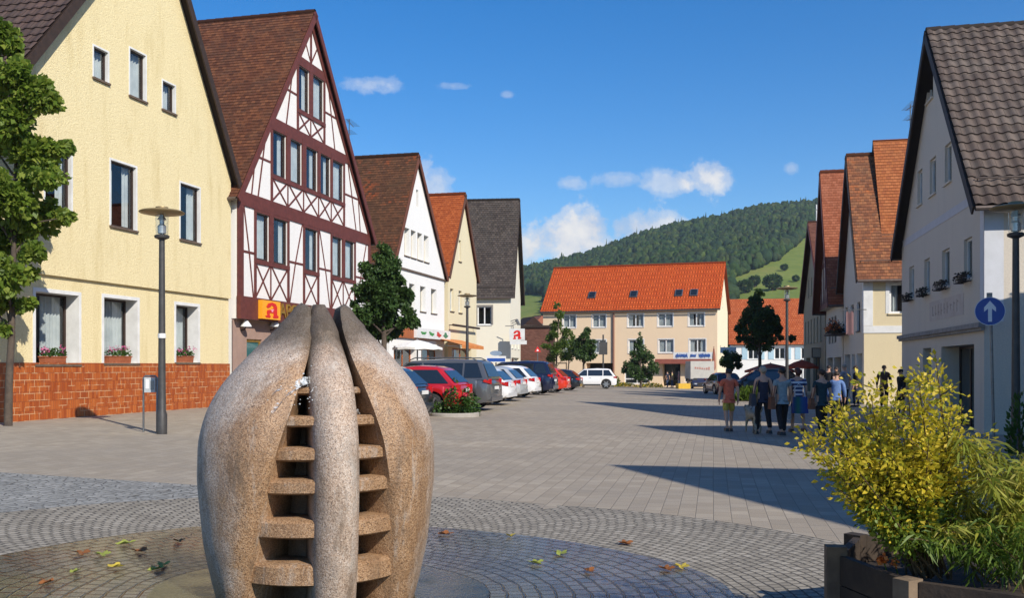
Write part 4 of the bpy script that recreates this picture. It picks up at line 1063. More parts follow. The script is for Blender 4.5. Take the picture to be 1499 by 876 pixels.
mb = MB(); mb.add([(0, 0, -1), (0, D, -1), (0, D, ze), (0, D/2, zr), (0, 0, ze)], [(0,1,2,3,4)]); mb.add([(0, D, -1), (W, D, -1), (W, D, ze), (0, D, ze)], [(0,1,2,3)]); mb.build('rear_wall', m_ap2, fb)
mb = MB(); mb.add([(.1, 2.5, -1), (W-.1, 2.5, -1), (W-.1, 2.5, ze-.1), (.1, 2.5, ze-.1)], [(0,1,2,3)]); mb.build('dark_backing', m_int, fb)  # same near-black sheet, darkness of the unlit rooms as a colour
for w in ws: window(fb, TF, (*w, .16), m_white, 2, curtain='full' if random.random() < .4 else 'both', sill=m_white, fw=.11, trim=m_white, tw_=.1)
for a in ((2.5, 3.5, 3.0, 4.4, .15), (6.5, 7.5, 3.0, 4.4, .15), (4.8, 5.6, 8.8, 10, .15)): window(fb, lambda u, z, d: (W-d, u, z), a, m_white, 2, clear=False, sill=m_white)
window(fb, TF, gh[1], m_white, 2, clear=False, fw=.14, mull_h=.35, name='shop_window'); window(fb, TF, gh[3], m_white, 2, clear=True, name='shop_window')
window(fb, TF, gh[2], m_brownf, 2, clear=True, name='door')
rb = MB(); up_ = Vector((0, D/2, 5.1)).normalized(); S = math.hypot(D/2, 5.1)
P = Vector((-.25, -.35, ze-.34*5.1/(D/2)+.12)); roof_slope(rb, P, (1, 0, 0), up_, W+.6, S+.48, .36, .035, .05, .3, seg=4)
P2 = Vector((W+.35, D+.35, ze-.34*5.1/(D/2)+.12)); roof_slope(rb, P2, (-1, 0, 0), Vector((0, -D/2, 5.1)).normalized(), W+.6, S+.48, .36, .035, .05, .6, seg=2)
ro = rb.build('roof', m_ot, fb)
m = MB(); m.lathe([(.14, 0), (.14, W+.6)], (-.25, D/2, zr+.18), 8, axis='x'); m.build('ridge_tiles', m_ot, ro)
m = MB(); m.lathe([(.08, 0), (.08, W+.6)], (-.25, -.42, ze-.3), 8, axis='x'); m.build('gutter', m_gutter, ro)
for q in (867, 928, 994, 1016):   # roof windows
    u = f.px(q, 430, 1.5)[0]; v = 2.6; n = Vector((0, -5.1, D/2)).normalized(); c = Vector((u, -.35, ze-.2))+up_*v+n*.12
    rot = Matrix((Vector((1, 0, 0)), up_, n)).transposed()
    m = MB(); m.box(c, (.85, 1.1, .12), 0, 0, rot); sk = m.build('skylight', m_metal, ro); m = MB(); m.box(c+n*.07, (.65, .9, .02), 0, 0, rot); m.build('pane', m_dark, sk)
u = f.px(898.5, 500)[0]; m = MB(); m.tube([(u, -.12, ze-.35), (u, -.12, 0)], .11, 8); m.build('downpipe', M('brown_pipe', (.25,.12,.08), (.2,.09,.06), 5, .5), fb)
u0, u1 = f.px(960, 530, -.6)[0], f.px(1040, 530, -.6)[0]; z1 = f.px(1000, 526, -.6)[1]; z0 = f.px(1000, 533, -.6)[1]
m = MB(); m.b2(u0, u1, -1.1, -.004, z0, z1); m.build('canopy', M('red_brown_canopy', (.30,.09,.06), (.24,.07,.05), 4, .7), fb)
u0, u1 = f.px(986, 520, -.8)[0], f.px(1045, 520, -.8)[0]; z1 = f.px(1015, 516, -.8)[1]; z0 = f.px(1015, 526, -.8)[1]
x, y = f.at(u0, -.9); sg = empty('shop_sign', (x, y, f.base+z0), ang, 'long white shop sign with blue script above the canopy of the apricot block', 'sign')
m = MB(); m.b2(0, u1-u0, -.1, .1, 0, z1-z0); m.build('panel', m_white, sg)
tb_ = NT('blue_script'); tb_.done(tb_.princ((.03,.10,.35), .5)); m = MB(); rr = random.Random(9); L = u1-u0
for wd in ((.06, .36), (.42, .58), (.64, .92)):
    pts = []; q = wd[0]
    while q < wd[1]:
        pts.append((L*q, -.115, (z1-z0)*(.5+.28*math.sin(q*190)+.08*rr.uniform(-1, 1)))); q += .008
    m.tube(pts, .035, 4)
m.build('script_lettering', tb_.m, sg)
# --- white house with orange roof and pale blue shutters behind
Yb = 128.0; x0, _ = far_at(1070, Yb); f = Fac(x0, Yb, R(-12), zg(0, 110)); W = 26; ze = f.px(1130, 501)[1]
bk = f.root('shuttered_house', 'low white house with long orange roof and pale blue shutters behind the tree', 'house')
wl = [(2.2+i*3.4, 3.6+i*3.4, ze-2.3, ze-.75, .15) for i in range(7)]
mb = MB(); wall_panel(mb, [(0, -1), (W, -1), (W, ze), (0, ze)], wl, TF); mb.build('front_wall', m_w2, bk)
mb = MB(); mb.add([(0, 0, -1), (0, 9, -1), (0, 9, ze), (0, 4.5, ze+6), (0, 0, ze)], [(0,1,2,3,4)]); mb.add([(W, 0, -1), (W, 9, -1), (W, 9, ze), (W, 4.5, ze+6), (W, 0, ze)], [(4,3,2,1,0)]); mb.build('gable_wall', m_w2, bk)
rb = MB(); roof_slope(rb, (-.3, -.4, ze-.35), (1, 0, 0), (0, 4.5, 6), W+.6, 8.0, .36, .035); roof_slope(rb, (W+.3, 9.4, ze-.35), (-1, 0, 0), (0, -4.5, 6), W+.6, 8.0, .36, .035)
m_ot2 = tiles('orange_tiles_far', (.40,.085,.025), (.47,.11,.035), (.52,.14,.05), .3, .36, (.3,.09,.04), .35, mort=.08)
rb.build('roof', m_ot2, bk)
m_shut = M('pale_blue_shutter_paint', (.42,.58,.66), (.36,.52,.6), 3, .6)
for a in wl:
    window(bk, TF, a, m_white, 2, clear=False, sill=m_white, fw=.12)
    for q in (a[0]-.75, a[1]+.05):
        m = MB(); m.b2(q, q+.7, -.06, -.004, a[2], a[3]); m.build('shutter', m_shut, bk)
# --- low brick building and cottages between the pale house and the apricot block
x, y = far_at(752, 96); f = Fac(x, y, R(-10), zg(0, 96)); bb = f.root('brick_shop', 'low reddish brick shop building in the gap left of the apricot block', 'building')
m_brk = tiles('dull_brick', (.14,.06,.045), (.19,.085,.06), (.24,.11,.08), .24, .08, (.1,.07,.06), .3, rough=.9)
zt = f.px(780, 480)[1]; W2 = f.px(803, 500)[0]
m = MB(); hl = [(.6, 1.6, .1, 2.6, .3)]
vs = MB(); wall_panel(vs, [(0, -1), (W2, -1), (W2, zt), (0, zt)], hl, TF)
vs.uv = [[(vs.v[k][0]+vs.v[k][1], vs.v[k][2]) for k in fc] for fc in vs.f]
vs.build('front_wall', m_brk, bb); m.b2(-.1, W2+.1, -.15, 5, zt, zt+.22); m.build('roof', m_darkw, bb); window(bb, TF, hl[0], m_white, 2, clear=False, name='door')
m = MB(); m.add([(0, 5, -1), (0, 0, -1), (0, 0, zt), (0, 5, zt)], [(0,1,2,3)]); m.add([(W2, 0, -1), (W2, 5, -1), (W2, 5, zt), (W2, 0, zt)], [(0,1,2,3)]); m.build('side_wall', m_brk, bb)
for i, (px_, py_, Y_, w_, lab) in enumerate(((773, 474, 210, 4, 'small white cottage in the green gap, the one closest to the pale house'), (786, 472, 225, 3.2, 'small red roofed cottage in the green gap left of the apricot block'))):
    x, z = apt(px_, py_, Y_); c = empty('cottage', (x, Y_, z-3), R(20), lab, 'house')
    m = MB(); m.b2(-w_/2, w_/2, -3, 3, -4, 2.6); m.build('wall', m_white, c); m = MB(); m.poly([(-w_/2-.3, 2.5), (w_/2+.3, 2.5), (0, 4.4)], -3.3, 3.3); m.build('roof', m_btile if i == 0 else M('cottage_roof', (.3,.10,.05), (.24,.08,.045), 4, .9), c)
# ---------------------------------------------------------------- granite bud fountain
def granite(name, wet):
    t = NT(name); co = t.coord()
    vo = t.n('ShaderNodeTexVoronoi'); vo.inputs['Scale'].default_value = 165; t.l(co, vo.inputs['Vector'])
    bw = t.n('ShaderNodeRGBToBW'); t.l(vo.outputs['Color'], bw.inputs[0])
    c = t.ramp(bw.outputs[0], [(.12, (.14,.11,.09)), (.3, (.34,.25,.19)), (.5, (.45,.345,.27)), (.68, (.50,.41,.34)), (.88, (.58,.51,.45))])
    cw = t.ramp(bw.outputs[0], [(.12, (.10,.06,.035)), (.32, (.23,.13,.066)), (.55, (.33,.19,.095)), (.8, (.41,.265,.155))])
    sp = t.n('ShaderNodeSeparateXYZ'); t.l(co, sp.inputs[0])
    n1 = t.noise(1.9, 6, .72, co, dist=.5); n2 = t.noise(9, 4, .65, t.mapping(co, scale=(1, 1, .35)))
    A = R(21.7)
    perp = t.math('ABSOLUTE', t.math('ADD', t.math('MULTIPLY', sp.outputs[0], math.cos(A)), t.math('MULTIPLY', sp.outputs[1], math.sin(A))))
    k = t.math('ADD', perp, t.math('MULTIPLY', t.math('SUBTRACT', n1, .5), .62))
    k = t.math('ADD', k, t.math('MULTIPLY', t.math('MAXIMUM', t.math('SUBTRACT', sp.outputs[2], 1.25), 0.0), .9))
    n5 = t.noise(5, 5, .7, t.mapping(co, scale=(1.3, 1.3, .4), loc=(5, 2, 1)))
    k = t.math('ADD', k, t.math('MULTIPLY', t.math('SUBTRACT', n5, .5), .35))
    wm = t.ramp(k, [(.60, .95), (.80, 0.0)]) if wet else t.math('MULTIPLY', t.ramp(n1, [(.4, 0.0), (.7, 1.0)]), .55)
    c = t.mix(wm, c, cw)
    c = t.mix(t.math('MULTIPLY', t.ramp(n2, [(.48, 0.0), (.7, 1.0)]), .55), c, t.mix(wm, (.30,.275,.25), (.16,.085,.04)))
    c = t.mix(t.math('MULTIPLY', t.ramp(t.noise(3.4, 5, .75, t.mapping(co, scale=(1.4, 1.4, .5), loc=(3, 1, 0))), [(.54, 0.0), (.66, 1.0)]), .7), c, (.13,.09,.06))
    lime = t.noise(4.2, 6, .75, t.mapping(co, scale=(1.8, 1.8, .28), loc=(8, 3, 2)))
    c = t.mix(t.math('MULTIPLY', t.ramp(lime, [(.55, 0.0), (.68, 1.0)]), .45), c, (.50,.47,.43))
    rad = t.math('SQRT', t.math('ADD', t.math('MULTIPLY', sp.outputs[0], sp.outputs[0]), t.math('MULTIPLY', sp.outputs[1], sp.outputs[1])))
    axis_dark = t.ramp(t.math('ADD', rad, t.math('MULTIPLY', t.math('SUBTRACT', n1, .5), .25)), [(.34, .8), (.52, 0.0)])  # stone colour darkened towards the axis, deep between the lobes
    c = t.mix(axis_dark, c, (.035,.025,.014))
    rgh = t.mix(wm, (.72,.72,.72), (.34,.34,.34)); rb = t.n('ShaderNodeRGBToBW'); t.l(rgh, rb.inputs[0])
    nm = t.bump(t.math('ADD', t.noise(60, 4, .7, co), t.math('MULTIPLY', n2, .6)), .55, .014)
    return t.done(t.princ(c, rb.outputs[0], 0, nm, .45))
m_gran, m_granf = granite('wet_granite', True), granite('pale_granite', False)
fo = empty('fountain', (FX, FY, 0), 0, 'speckled granite bud-shaped fountain with water steps between its lobes', 'fountain')
PZ = [0-.06, .005, .135, .435, .885, 1.185, 1.385, 1.585, 1.835, 1.98, 2.06, 2.125]
PR = [.67, .70, .735, .80, .84, .825, .765, .645, .40, .235, .15, .065]
def Rz(z): return float(np.interp(z, PZ, PR))
def gz(z, side=0):
    l = float(np.interp(z, [0, .5, 1.2, 1.6, 2.05, 2.2], [58, 45, 29, 19, 6, 3.5])); r = float(np.interp(z, [0, .5, 1.2, 1.6, 2.05, 2.2], [42, 35, 24, 15, 5, 3.5]))
    return l if side < 0 else r if side > 0 else max(l, r)
def smoothR(z): return (Rz(z-.07)+2*Rz(z)+Rz(z+.07))/4
A0 = 21.7
def lobe(side, back=False):
    zs = list(np.linspace(-.06, 1.9, 36))+list(np.linspace(1.93, 2.13, 9)); V = []; NP = 34
    for z in zs:
        Rr = smoothR(z)+(.015 if z > 2.0 else 0); g = gz(z, side); a0, a1 = A0+g, A0+180-gz(z, -side)*.8
        lean = .07*(max(0, z)/2.1)**3*(1.9 if side > 0 else .9)
        ring = []
        for i in range(NP-6):
            u = i/(NP-7); a = a0+(a1-a0)*u; e = min(u, 1-u)*(a1-a0)
            r = Rr*(1-.10*max(0, 1-e/14)**2.2)
            ring.append((r, a))
        ri = .16*Rr
        ring += [(Rr*.62, a1-3), (Rr*.4, a1-4), (ri, a1-8), (ri, a0+8), (Rr*.4, a0+4), (Rr*.62, a0+3)]
        tilt = (A0+90)
        for r, a in ring:
            aa = R(a) if side > 0 else R(2*A0-a)
            sx, sy = (math.sin(R(tilt)), -math.cos(R(tilt))); 
            V.append((r*math.sin(aa)+side*sx*lean, -r*math.cos(aa)+side*sy*lean, z))
    n = len(zs); Fs = []
    for i in range(n-1):
        for j in range(NP):
            Fs.append((i*NP+j, i*NP+(j+1) % NP, (i+1)*NP+(j+1) % NP, (i+1)*NP+j))
    m = MB(); m.add(V, Fs); top = [(n-1)*NP+j for j in range(NP)]
    c = np.mean([V[k] for k in top], axis=0)+np.array([0, 0, .035]); b = len(m.v); m.v.append(tuple(c))
    for j in range(NP): m.f.append([top[j], top[(j+1) % NP], b]); m.m.append(0); m.uv.append(None)
    return m.build('lobe', m_gran, fo, smooth=60, fix=True)
lobe(1); lobe(-1)
def fin(ang):
    zs = list(np.linspace(-.06, 2.0, 40))+list(np.linspace(2.02, 2.15, 8)); V = []; k = 14
    ca, sa = math.sin(R(ang)), -math.cos(R(ang))
    for z in zs:
        ro = smoothR(z)+.03+(.05 if z > 1.9 else 0); th = .152*min(1, max(.05, (2.17-z)/.55)**.42)
        if z > 2.0: ro = max(.05, ro*(1-((z-2.0)/.17)**2*.5))
        pts = [(.05, -th*.8), (ro-th*1.3, -th)]
        pts += [(ro-th*1.3+th*1.3*math.sin(q), -th*math.cos(q)) for q in np.linspace(.15, math.pi-.15, k-4)]
        pts += [(ro-th*1.3, th), (.05, th*.8)]
        for r, s in pts: V.append((r*ca-s*sa, r*sa+s*ca, z))
    n = len(zs); Fs = [(i*k+j, i*k+(j+1) % k, (i+1)*k+(j+1) % k, (i+1)*k+j) for i in range(n-1) for j in range(k)]
    Fs.append(tuple((n-1)*k+j for j in range(k)))
    m = MB(); m.add(V, Fs); return m.build('fin', m_granf, fo, smooth=70, fix=True)
fin(A0); fin(A0+180)
for zt, th in ((1.56, .055), (1.37, .075), (1.16, .09), (.95, .10), (.68, .125), (.38, .15), (.03, .12)):
    for base in (A0, A0+180):
        rs = smoothR(zt-th/2)*(.86 if zt < 1.5 else .8); g = gz(zt)+12; z0 = zt-th; b = .014
        m = MB(); m.lathe([(.1, z0), (rs-b*2, z0), (rs, z0+b), (rs+.006, zt-b*1.4), (rs-b*1.5, zt), (.1, zt-.012)], (0, 0, 0), 22, 0, 'z', R(base-g-90), R(base+g-90))
        m.build('water_step', m_gran, fo, smooth=40)
m = MB(); m.lathe([(.30, -.06), (.34, .9), (.2, 1.6), (.06, 2.0)], (0, 0, 0), 20); m.build('core', m_gran, fo, smooth=60)
tw = NT('running_water'); gl = tw.princ((.80,.86,.9), .15, spec=.8, trans=.45); gl.inputs['IOR'].default_value = 1.33; tw.done(gl)
def dirp(r, a, z): return (r*math.sin(R(a)), -r*math.cos(R(a)), z)
tv_ = NT('splashing_water'); co = tv_.coord()
fo_ = tv_.ramp(tv_.noise(38, 5, .75, tv_.mapping(co, scale=(1, 1, .6))), [(.46, .0), (.56, .55), (.7, .9)])
tr__ = tv_.n('ShaderNodeBsdfTransparent'); gl_ = tv_.princ((.78,.83,.86), .12, spec=.8); mx_ = tv_.n('ShaderNodeMixShader')
tv_.l(fo_, mx_.inputs[0]); tv_.l(tr__.outputs[0], mx_.inputs[1]); tv_.l(gl_.outputs[0], mx_.inputs[2]); tv_.done(mx_)
m = MB(); rr = random.Random(2)
def veil(a0, a1, zt, r0, reach, fall, n=14, k=10):   # a thin sheet of water thrown over the edge
    V = []
    for i in range(n+1):
        u = i/n; a = a0+(a1-a0)*u; L = .6+.4*math.sin(u*9+a0)
        for j in range(k+1):
            q = j/k*L; r = r0+reach*q; z = zt+.05*math.sin(u*7)*q+.08*q-fall*q*q+.012*math.sin(31*u+9*q)
            V.append(dirp(r, a-q*14, z))
    m.add(V, [(i*(k+1)+j, i*(k+1)+j+1, (i+1)*(k+1)+j+1, (i+1)*(k+1)+j) for i in range(n) for j in range(k)])
veil(A0-6, A0-30, 1.575, smoothR(1.56)*.68, .34, .24)
veil(A0-12, A0-34, 1.56, smoothR(1.56)*.74, .24, .14)
veil(A0-9, A0-22, 1.60, smoothR(1.56)*.66, .20, .16)
veil(A0+10, A0+19, 1.38, smoothR(1.37)*.76, .12, .14)
for k in range(40):
    a = A0-rr.uniform(8, 40); s_ = rr.uniform(.002, .005); m.ell(dirp(smoothR(1.5)*rr.uniform(.9, 1.06), a, 1.5+rr.gauss(0, .07)), (s_*1.6, s_, s_), 5, 3)
wt = m.build('water_splash', tv_.m, fo, smooth=180); wt['kind'] = 'stuff'
tb = NT('basin_stone'); co = tb.coord()
c = tb.ramp(tb.noise(6, 5, .7, co), [(.35, (.018,.022,.012)), (.55, (.05,.05,.028)), (.75, (.10,.085,.05))])
tb.done(tb.princ(c, tb.ramp(tb.noise(3, 3, .6, co), [(.35, .06), (.65, .3)]), 0, tb.bump(tb.noise(30, 4, .6, co), .3, .01), .5))
sheet('basin_floor', ring(.1, 1.22, 6, 96, 1), tb.m, .016, (FX, FY))
# ---------------------------------------------------------------- fallen leaves on the wet cobbles
m_fl = [leafmat('yellow_leaf', [(.55,.42,.05), (.62,.48,.08)], .2), leafmat('brown_leaf', [(.32,.13,.04), (.28,.10,.03)], .2), leafmat('green_leaf', [(.30,.36,.06), (.34,.36,.08)], .2)]
FLV = [(747,789,0),(652,786,1),(784,829,2),(862,841,1),(997,835,0),(975,838,1),(262,797,1),(238,832,2),(168,835,0),(150,817,2),(120,815,1),(185,800,2),(230,838,2),(205,812,1),(70,858,1),(110,842,2),(915,800,1),(820,815,2)]
for i, (px, py, k) in enumerate(FLV):
    x, y = gpt(px, py); q = rng.uniform(0, 6.28); m = MB(); s = rng.uniform(.05, .085)
    out = [(s*(1+.32*math.cos(5*t_))*math.cos(t_)*.75, s*(1+.32*math.cos(5*t_))*math.sin(t_)) for t_ in np.linspace(0, 6.28, 21)[:-1]]
    vs = [(a, b, .012+.022*abs(a)/s+.008*math.sin(b*60)) for a, b in out]
    m.add([(0, 0, .006)]+vs, [(0, j+1, (j+1) % 20+1) for j in range(20)])
    o = m.build('fallen_leaf', m_fl[k], None); o.location = (x, y, zg(x, y)+.016); o.rotation_euler = (0, 0, q)
    tag(o, ['yellow fallen leaf lying on the cobbles around the fountain', 'brown fallen leaf lying on the cobbles around the fountain', 'greenish fallen leaf lying on the cobbles around the fountain'][k], 'leaf', ['yellow fallen leaves', 'brown fallen leaves', 'greenish fallen leaves'][k])
# ---------------------------------------------------------------- wooden planter
PX, PY, PRD, PH = 3.06, 5.72, 1.06, .535
pl = empty('planter', (PX, PY, zg(PX, PY)), 0, 'dark weathered polygonal wooden planter holding the yellow shrub, at the lower right', 'planter')
m_pw = M('weathered_planter_wood', (.055,.038,.026), (.028,.02,.015), 4, .8, .5, 22)
m_pw2 = M('sunlit_planter_post', (.20,.145,.095), (.11,.075,.05), 5, .8, .5, 22)  # paler than the boards: sunlight on the posts put into the wood colour
NS = 9
for k in range(NS):
    a0, a1 = 2*math.pi*(k+.28)/NS, 2*math.pi*(k+1.28)/NS; p0 = Vector((math.cos(a0), math.sin(a0), 0))*PRD; p1 = Vector((math.cos(a1), math.sin(a1), 0))*PRD
    d = (p1-p0).normalized(); n = Vector((-d.y, d.x, 0)); n = -n if n.dot(p0) < 0 else n
    m = MB()
    for j in range(3):
        z0, z1 = .01+j*.18, .01+(j+1)*.18-.008
        m.beam(p0+d*.05+Vector((0, 0, (z0+z1)/2)), p1-d*.05+Vector((0, 0, (z0+z1)/2)), z1-z0, .05, n)
    m.build('side_boards', m_pw, pl)
    m = MB(); m.box((p0.x*1.02, p0.y*1.02, (PH+.03+(.03 if k % 3 == 1 else -.01))/2), (.12, .10, PH+.03+(.03 if k % 3 == 1 else -.01)), a0); m.build('post', m_pw2 if k != 3 else m_pw, pl)
so = M('potting_soil', (.035,.024,.016), (.02,.014,.01), 9, .95, .8, 30)
m = MB(); m.lathe([(0.01, .43), (PRD*.88, .40)], (0, 0, 0), 18); m.build('soil', so, pl)
# yellow-leaved shrub: stems with leaves along them
m_yl = leafmat('yellow_green_leaves', [(.46,.37,.02), (.64,.50,.035), (.74,.55,.05), (.50,.43,.035), (.27,.31,.03)], .45)
m_gl2 = leafmat('fresh_green_leaves', [(.09,.15,.018), (.15,.22,.028), (.22,.28,.035)], .35)
m_stem = M('shrub_stems', (.10,.065,.03), (.07,.045,.02), 8, .8)
def shrub(name, base, tips, nleaf, lsize, mat, label, cat, jit=.05, twig=3, group=None, aspect=.55, start=.25, mat2=None, low=.35):
    root = empty(name, base, 0, label, cat, group); st = MB(); cen, dirs, low_c, low_d = [], [], [], []
    for tp in tips:
        tp = Vector(tp); b0 = Vector((rng.normal(0, .06), rng.normal(0, .06), 0)); mid = b0.lerp(tp, .5)+Vector((rng.normal(0, .05), rng.normal(0, .05), .05))
        def bez(s): return (b0*(1-s)**2+mid*2*s*(1-s)+tp*s*s)
        pts = [bez(s) for s in np.linspace(0, 1, 7)]; L = tp.length; st.tube(pts, [.008*(1-.75*i/6) for i in range(7)], 4)
        segs = [(pts[i], pts[i+1]) for i in range(6)]
        for q in range(twig):
            s = rng.uniform(.35, .95); p = bez(s); d2 = Vector((rng.normal(), rng.normal(), abs(rng.normal())*.7+.25)).normalized()*rng.uniform(.08, .24)*min(1, L)
            st.tube([p, p+d2], [.004, .002], 3); segs.append((p, p+d2))
        wts = np.array([(b-a).length for a, b in segs]); wts /= wts.sum()
        for k in rng.choice(len(segs), nleaf, p=wts):
            a, b = segs[k]; u = rng.random(); p = a.lerp(b, u)
            if k < 6 and (k+u)/6 < start: continue
            o = Vector(rng.normal(0, jit, 3)); dd = (b-a).normalized()*.7+o.normalized()
            z = (p+o).z
            tgt = (low_c, low_d) if (mat2 and z < low*L*(.8+.5*rng.random())) else (cen, dirs)
            tgt[0].append(p+o); tgt[1].append(dd)
    st.build('stems', m_stem, root)
    leaves('foliage', cen, lsize, mat, root, aspect, dirs=dirs, droop=.1)
    if low_c: leaves('lower_foliage', low_c, lsize, mat2, root, aspect, dirs=low_d, droop=.1)
    return root
bx, by, bz = 2.38, 5.45, zg(2.4, 5.4)+.5
tips = []
for (px, py) in ((1180,625),(1190,665),(1175,645),(1210,600),(1225,585),(1205,640),(1240,600),(1260,560),(1290,555),(1275,580),(1310,580),(1330,575),(1345,560),(1360,545),(1368,515),(1372,550),(1400,600),(1390,625),(1408,590),(1350,600),(1320,620),(1290,620),(1255,640),(1230,660),(1215,690),(1240,700),(1270,670),(1300,660),(1330,660),(1360,640),(1380,670),(1400,690),(1250,730),(1290,710),(1330,710),(1370,720),(1230,720),(1265,750),(1300,745)):
    Y = 5.45+rng.uniform(-.38, .5); X, Z = apt(px, py, Y); tips.append((X-bx, Y-by, Z-bz))
shrub('yellow_shrub', (bx, by, bz), tips, 430, .037, m_yl, 'loose shrub with bright yellow-green leaves in the wooden planter', 'shrub', .035, 5, mat2=m_gl2, low=.42)
# bamboo-like grass beside it
m_bam = leafmat('bamboo_leaves', [(.16,.21,.02), (.24,.28,.035), (.36,.35,.05), (.13,.18,.02), (.44,.38,.08)], .4)
m_bam2 = leafmat('deep_bamboo_leaves', [(.07,.13,.016), (.11,.18,.024), (.15,.22,.03)], .4)
def bamboo(name, base, tips, n, lsize, mat, label, cat):
    root = empty(name, base, 0, label, cat); st = MB(); cen, dirs = [], []
    for tp in tips:
        tp = Vector(tp); b0 = Vector((rng.normal(0, .15), rng.normal(0, .12), 0)); mid = b0.lerp(tp, .6)+Vector((0, 0, .12))
        bez = lambda s: b0*(1-s)**2+mid*2*s*(1-s)+tp*s*s
        pts = [bez(s) for s in np.linspace(0, 1, 7)]; st.tube(pts, [.006*(1-.7*i/6) for i in range(7)], 4)
        for k in range(n):
            s = .15+.85*rng.random()**.8; p = bez(s); d = Vector((rng.normal(), rng.normal(), rng.normal()*.5-.15)).normalized()
            cen.append(p+d*lsize*.5+Vector(rng.normal(0, .02, 3))); dirs.append(d+Vector((0, 0, -.2)))
    st.build('canes', m_stem, root); leaves('foliage', cen, lsize, mat, root, .13, dirs=dirs, droop=.25); return root
bx2, by2 = 3.05, 5.5; tips = []
for (px, py) in ((1400,640),(1430,650),(1450,670),(1420,690),(1445,700),(1470,730),(1490,720),(1480,690),(1495,670),(1505,690),(1410,720),(1440,750),(1475,760),(1500,740),(1530,690),(1560,700),(1540,640),(1590,690),(1515,760),(1465,790),(1425,780),(1500,800),(1400,760),(1380,780)):
    Y = 5.5+rng.uniform(-.55, .5); X, Z = apt(px, py, Y); tips.append((X-bx2, Y-by2, Z-bz))
bamboo('bamboo_plant', (bx2, by2, bz), tips, 200, .11, m_bam, 'arching bamboo-like plant with narrow leaves filling the right of the planter', 'plant')
tips = []
for (px, py) in ((1360,790),(1390,800),(1420,810),(1450,800),(1480,790),(1330,790),(1500,770),(1370,750),(1440,770)):
    Y = 5.15+rng.uniform(-.2, .25); X, Z = apt(px, py, Y); tips.append((X-2.75, Y-5.15, Z-bz))
bamboo('fern_plant', (2.75, 5.15, bz), tips, 90, .10, m_bam2, 'low deep green feathery plant along the planter rim', 'plant')
m_orp = leafmat('orange_petals', [(.75,.16,.03), (.8,.26,.05)], .2)
for px, py, lab in ((1293, 826, 'small orange flower at the planter rim, the larger one'), (1309, 829, 'tiny orange flower bud beside the larger orange flower')):
    X, Z = apt(px, py, 5.5); fl = empty('orange_flower', (X, 5.5, Z+.02), 0, lab, 'flower'); m = MB(); m.tube([(0, 0, 0), (.05, .03, -.13)], .004, 5); m.build('stem', m_gl2, fl)
    leaves('petals', rng.normal(0, .012, (30, 3)), .035 if px == 1293 else .02, m_orp, fl, .9)
# ---------------------------------------------------------------- trees
m_bark = M('bark', (.10,.075,.055), (.06,.045,.035), 6, .9, .6, 18)
m_maple = leafmat('maple_leaves', [(.085,.15,.018), (.15,.23,.028), (.22,.31,.04), (.31,.36,.06), (.17,.25,.034)], .5)
m_dkleaf = leafmat('dark_green_leaves', [(.032,.07,.018), (.052,.10,.022), (.08,.14,.032)], .3)
m_ltleaf = leafmat('light_green_leaves', [(.05,.10,.015), (.09,.16,.02), (.15,.20,.03)], .4)
def tree(name, px, py, clumps, Y, n, lsize, mat, label, trunk_r=.08, depth=1.0, group=None, aspect=.8, cat='tree', base=None, density=1.0, twigs=True):
    """clumps: photo (x, y, radius); each gets a depth of its own round the trunk"""
    if base: X0, Y0 = base
    else: X0, Y0 = (px-CX)/F*Y, Y
    z0 = zg(X0, Y0); root = empty(name, (X0, Y0, z0), 0, label, cat, group)
    cs = []
    for (cx, cyy, r) in clumps:
        rr = r*Y/F; dy = rng.uniform(-1, 1)*depth*rr*1.3
        X, Z = apt(cx, cyy, Y+dy); cs.append((X-X0, dy+(Y-Y0), Z-z0, rr))
    tr = MB(); zt = max(c[2] for c in cs); lo = min(c[2]-c[3] for c in cs)
    mx = np.mean([c[0] for c in cs])
    tr.tube([(0, 0, -.1), (.02, 0, lo*.5), (mx*.2, .02, lo), (mx*.5, 0, (lo+zt)/2), (mx*.8, .03, zt*.97)], [trunk_r*1.15, trunk_r, trunk_r*.9, trunk_r*.55, trunk_r*.15], 9)
    for c in cs:
        zb = max(lo*.85, c[2]-c[3]*1.6); f_ = min(1, max(0, (zb-lo)/(zt-lo+.01))); bxx = mx*(.2+.6*f_)
        tr.tube([(bxx, 0, zb), (bxx*.5+c[0]*.5, c[1]*.5, (zb+c[2])/2+.05), (c[0], c[1], c[2])], [trunk_r*.4, trunk_r*.25, trunk_r*.1], 5)
    tr.build('trunk', m_bark, root, smooth=60)
    w = np.array([c[3]**2.1 for c in cs]); w /= w.sum(); idx = rng.choice(len(cs), int(n*density), p=w)
    C = np.array(cs)[idx]; d = rng.normal(size=(len(idx), 3)); d /= np.linalg.norm(d, axis=1)[:, None]
    # every clump is itself made of sprays so that gaps and bright tufts appear
    sp = rng.normal(size=(len(cs), 9, 3)); sp /= np.linalg.norm(sp, axis=2)[:, :, None]; sp[:, :, 2] = sp[:, :, 2]*.9+.1
    pick = sp[idx, rng.integers(0, 9, len(idx))]
    P = C[:, :3]+pick*(C[:, 3]*.62)[:, None]+d*(C[:, 3]*.5*rng.random(len(idx))**.45)[:, None]
    out = pick+d*.6; out[:, 2] -= .25
    leaves('crown', P, lsize, mat, root, aspect, dirs=out+rng.normal(size=out.shape)*.5, droop=.15)
    return root
x0, y0 = gpt(12, 624)
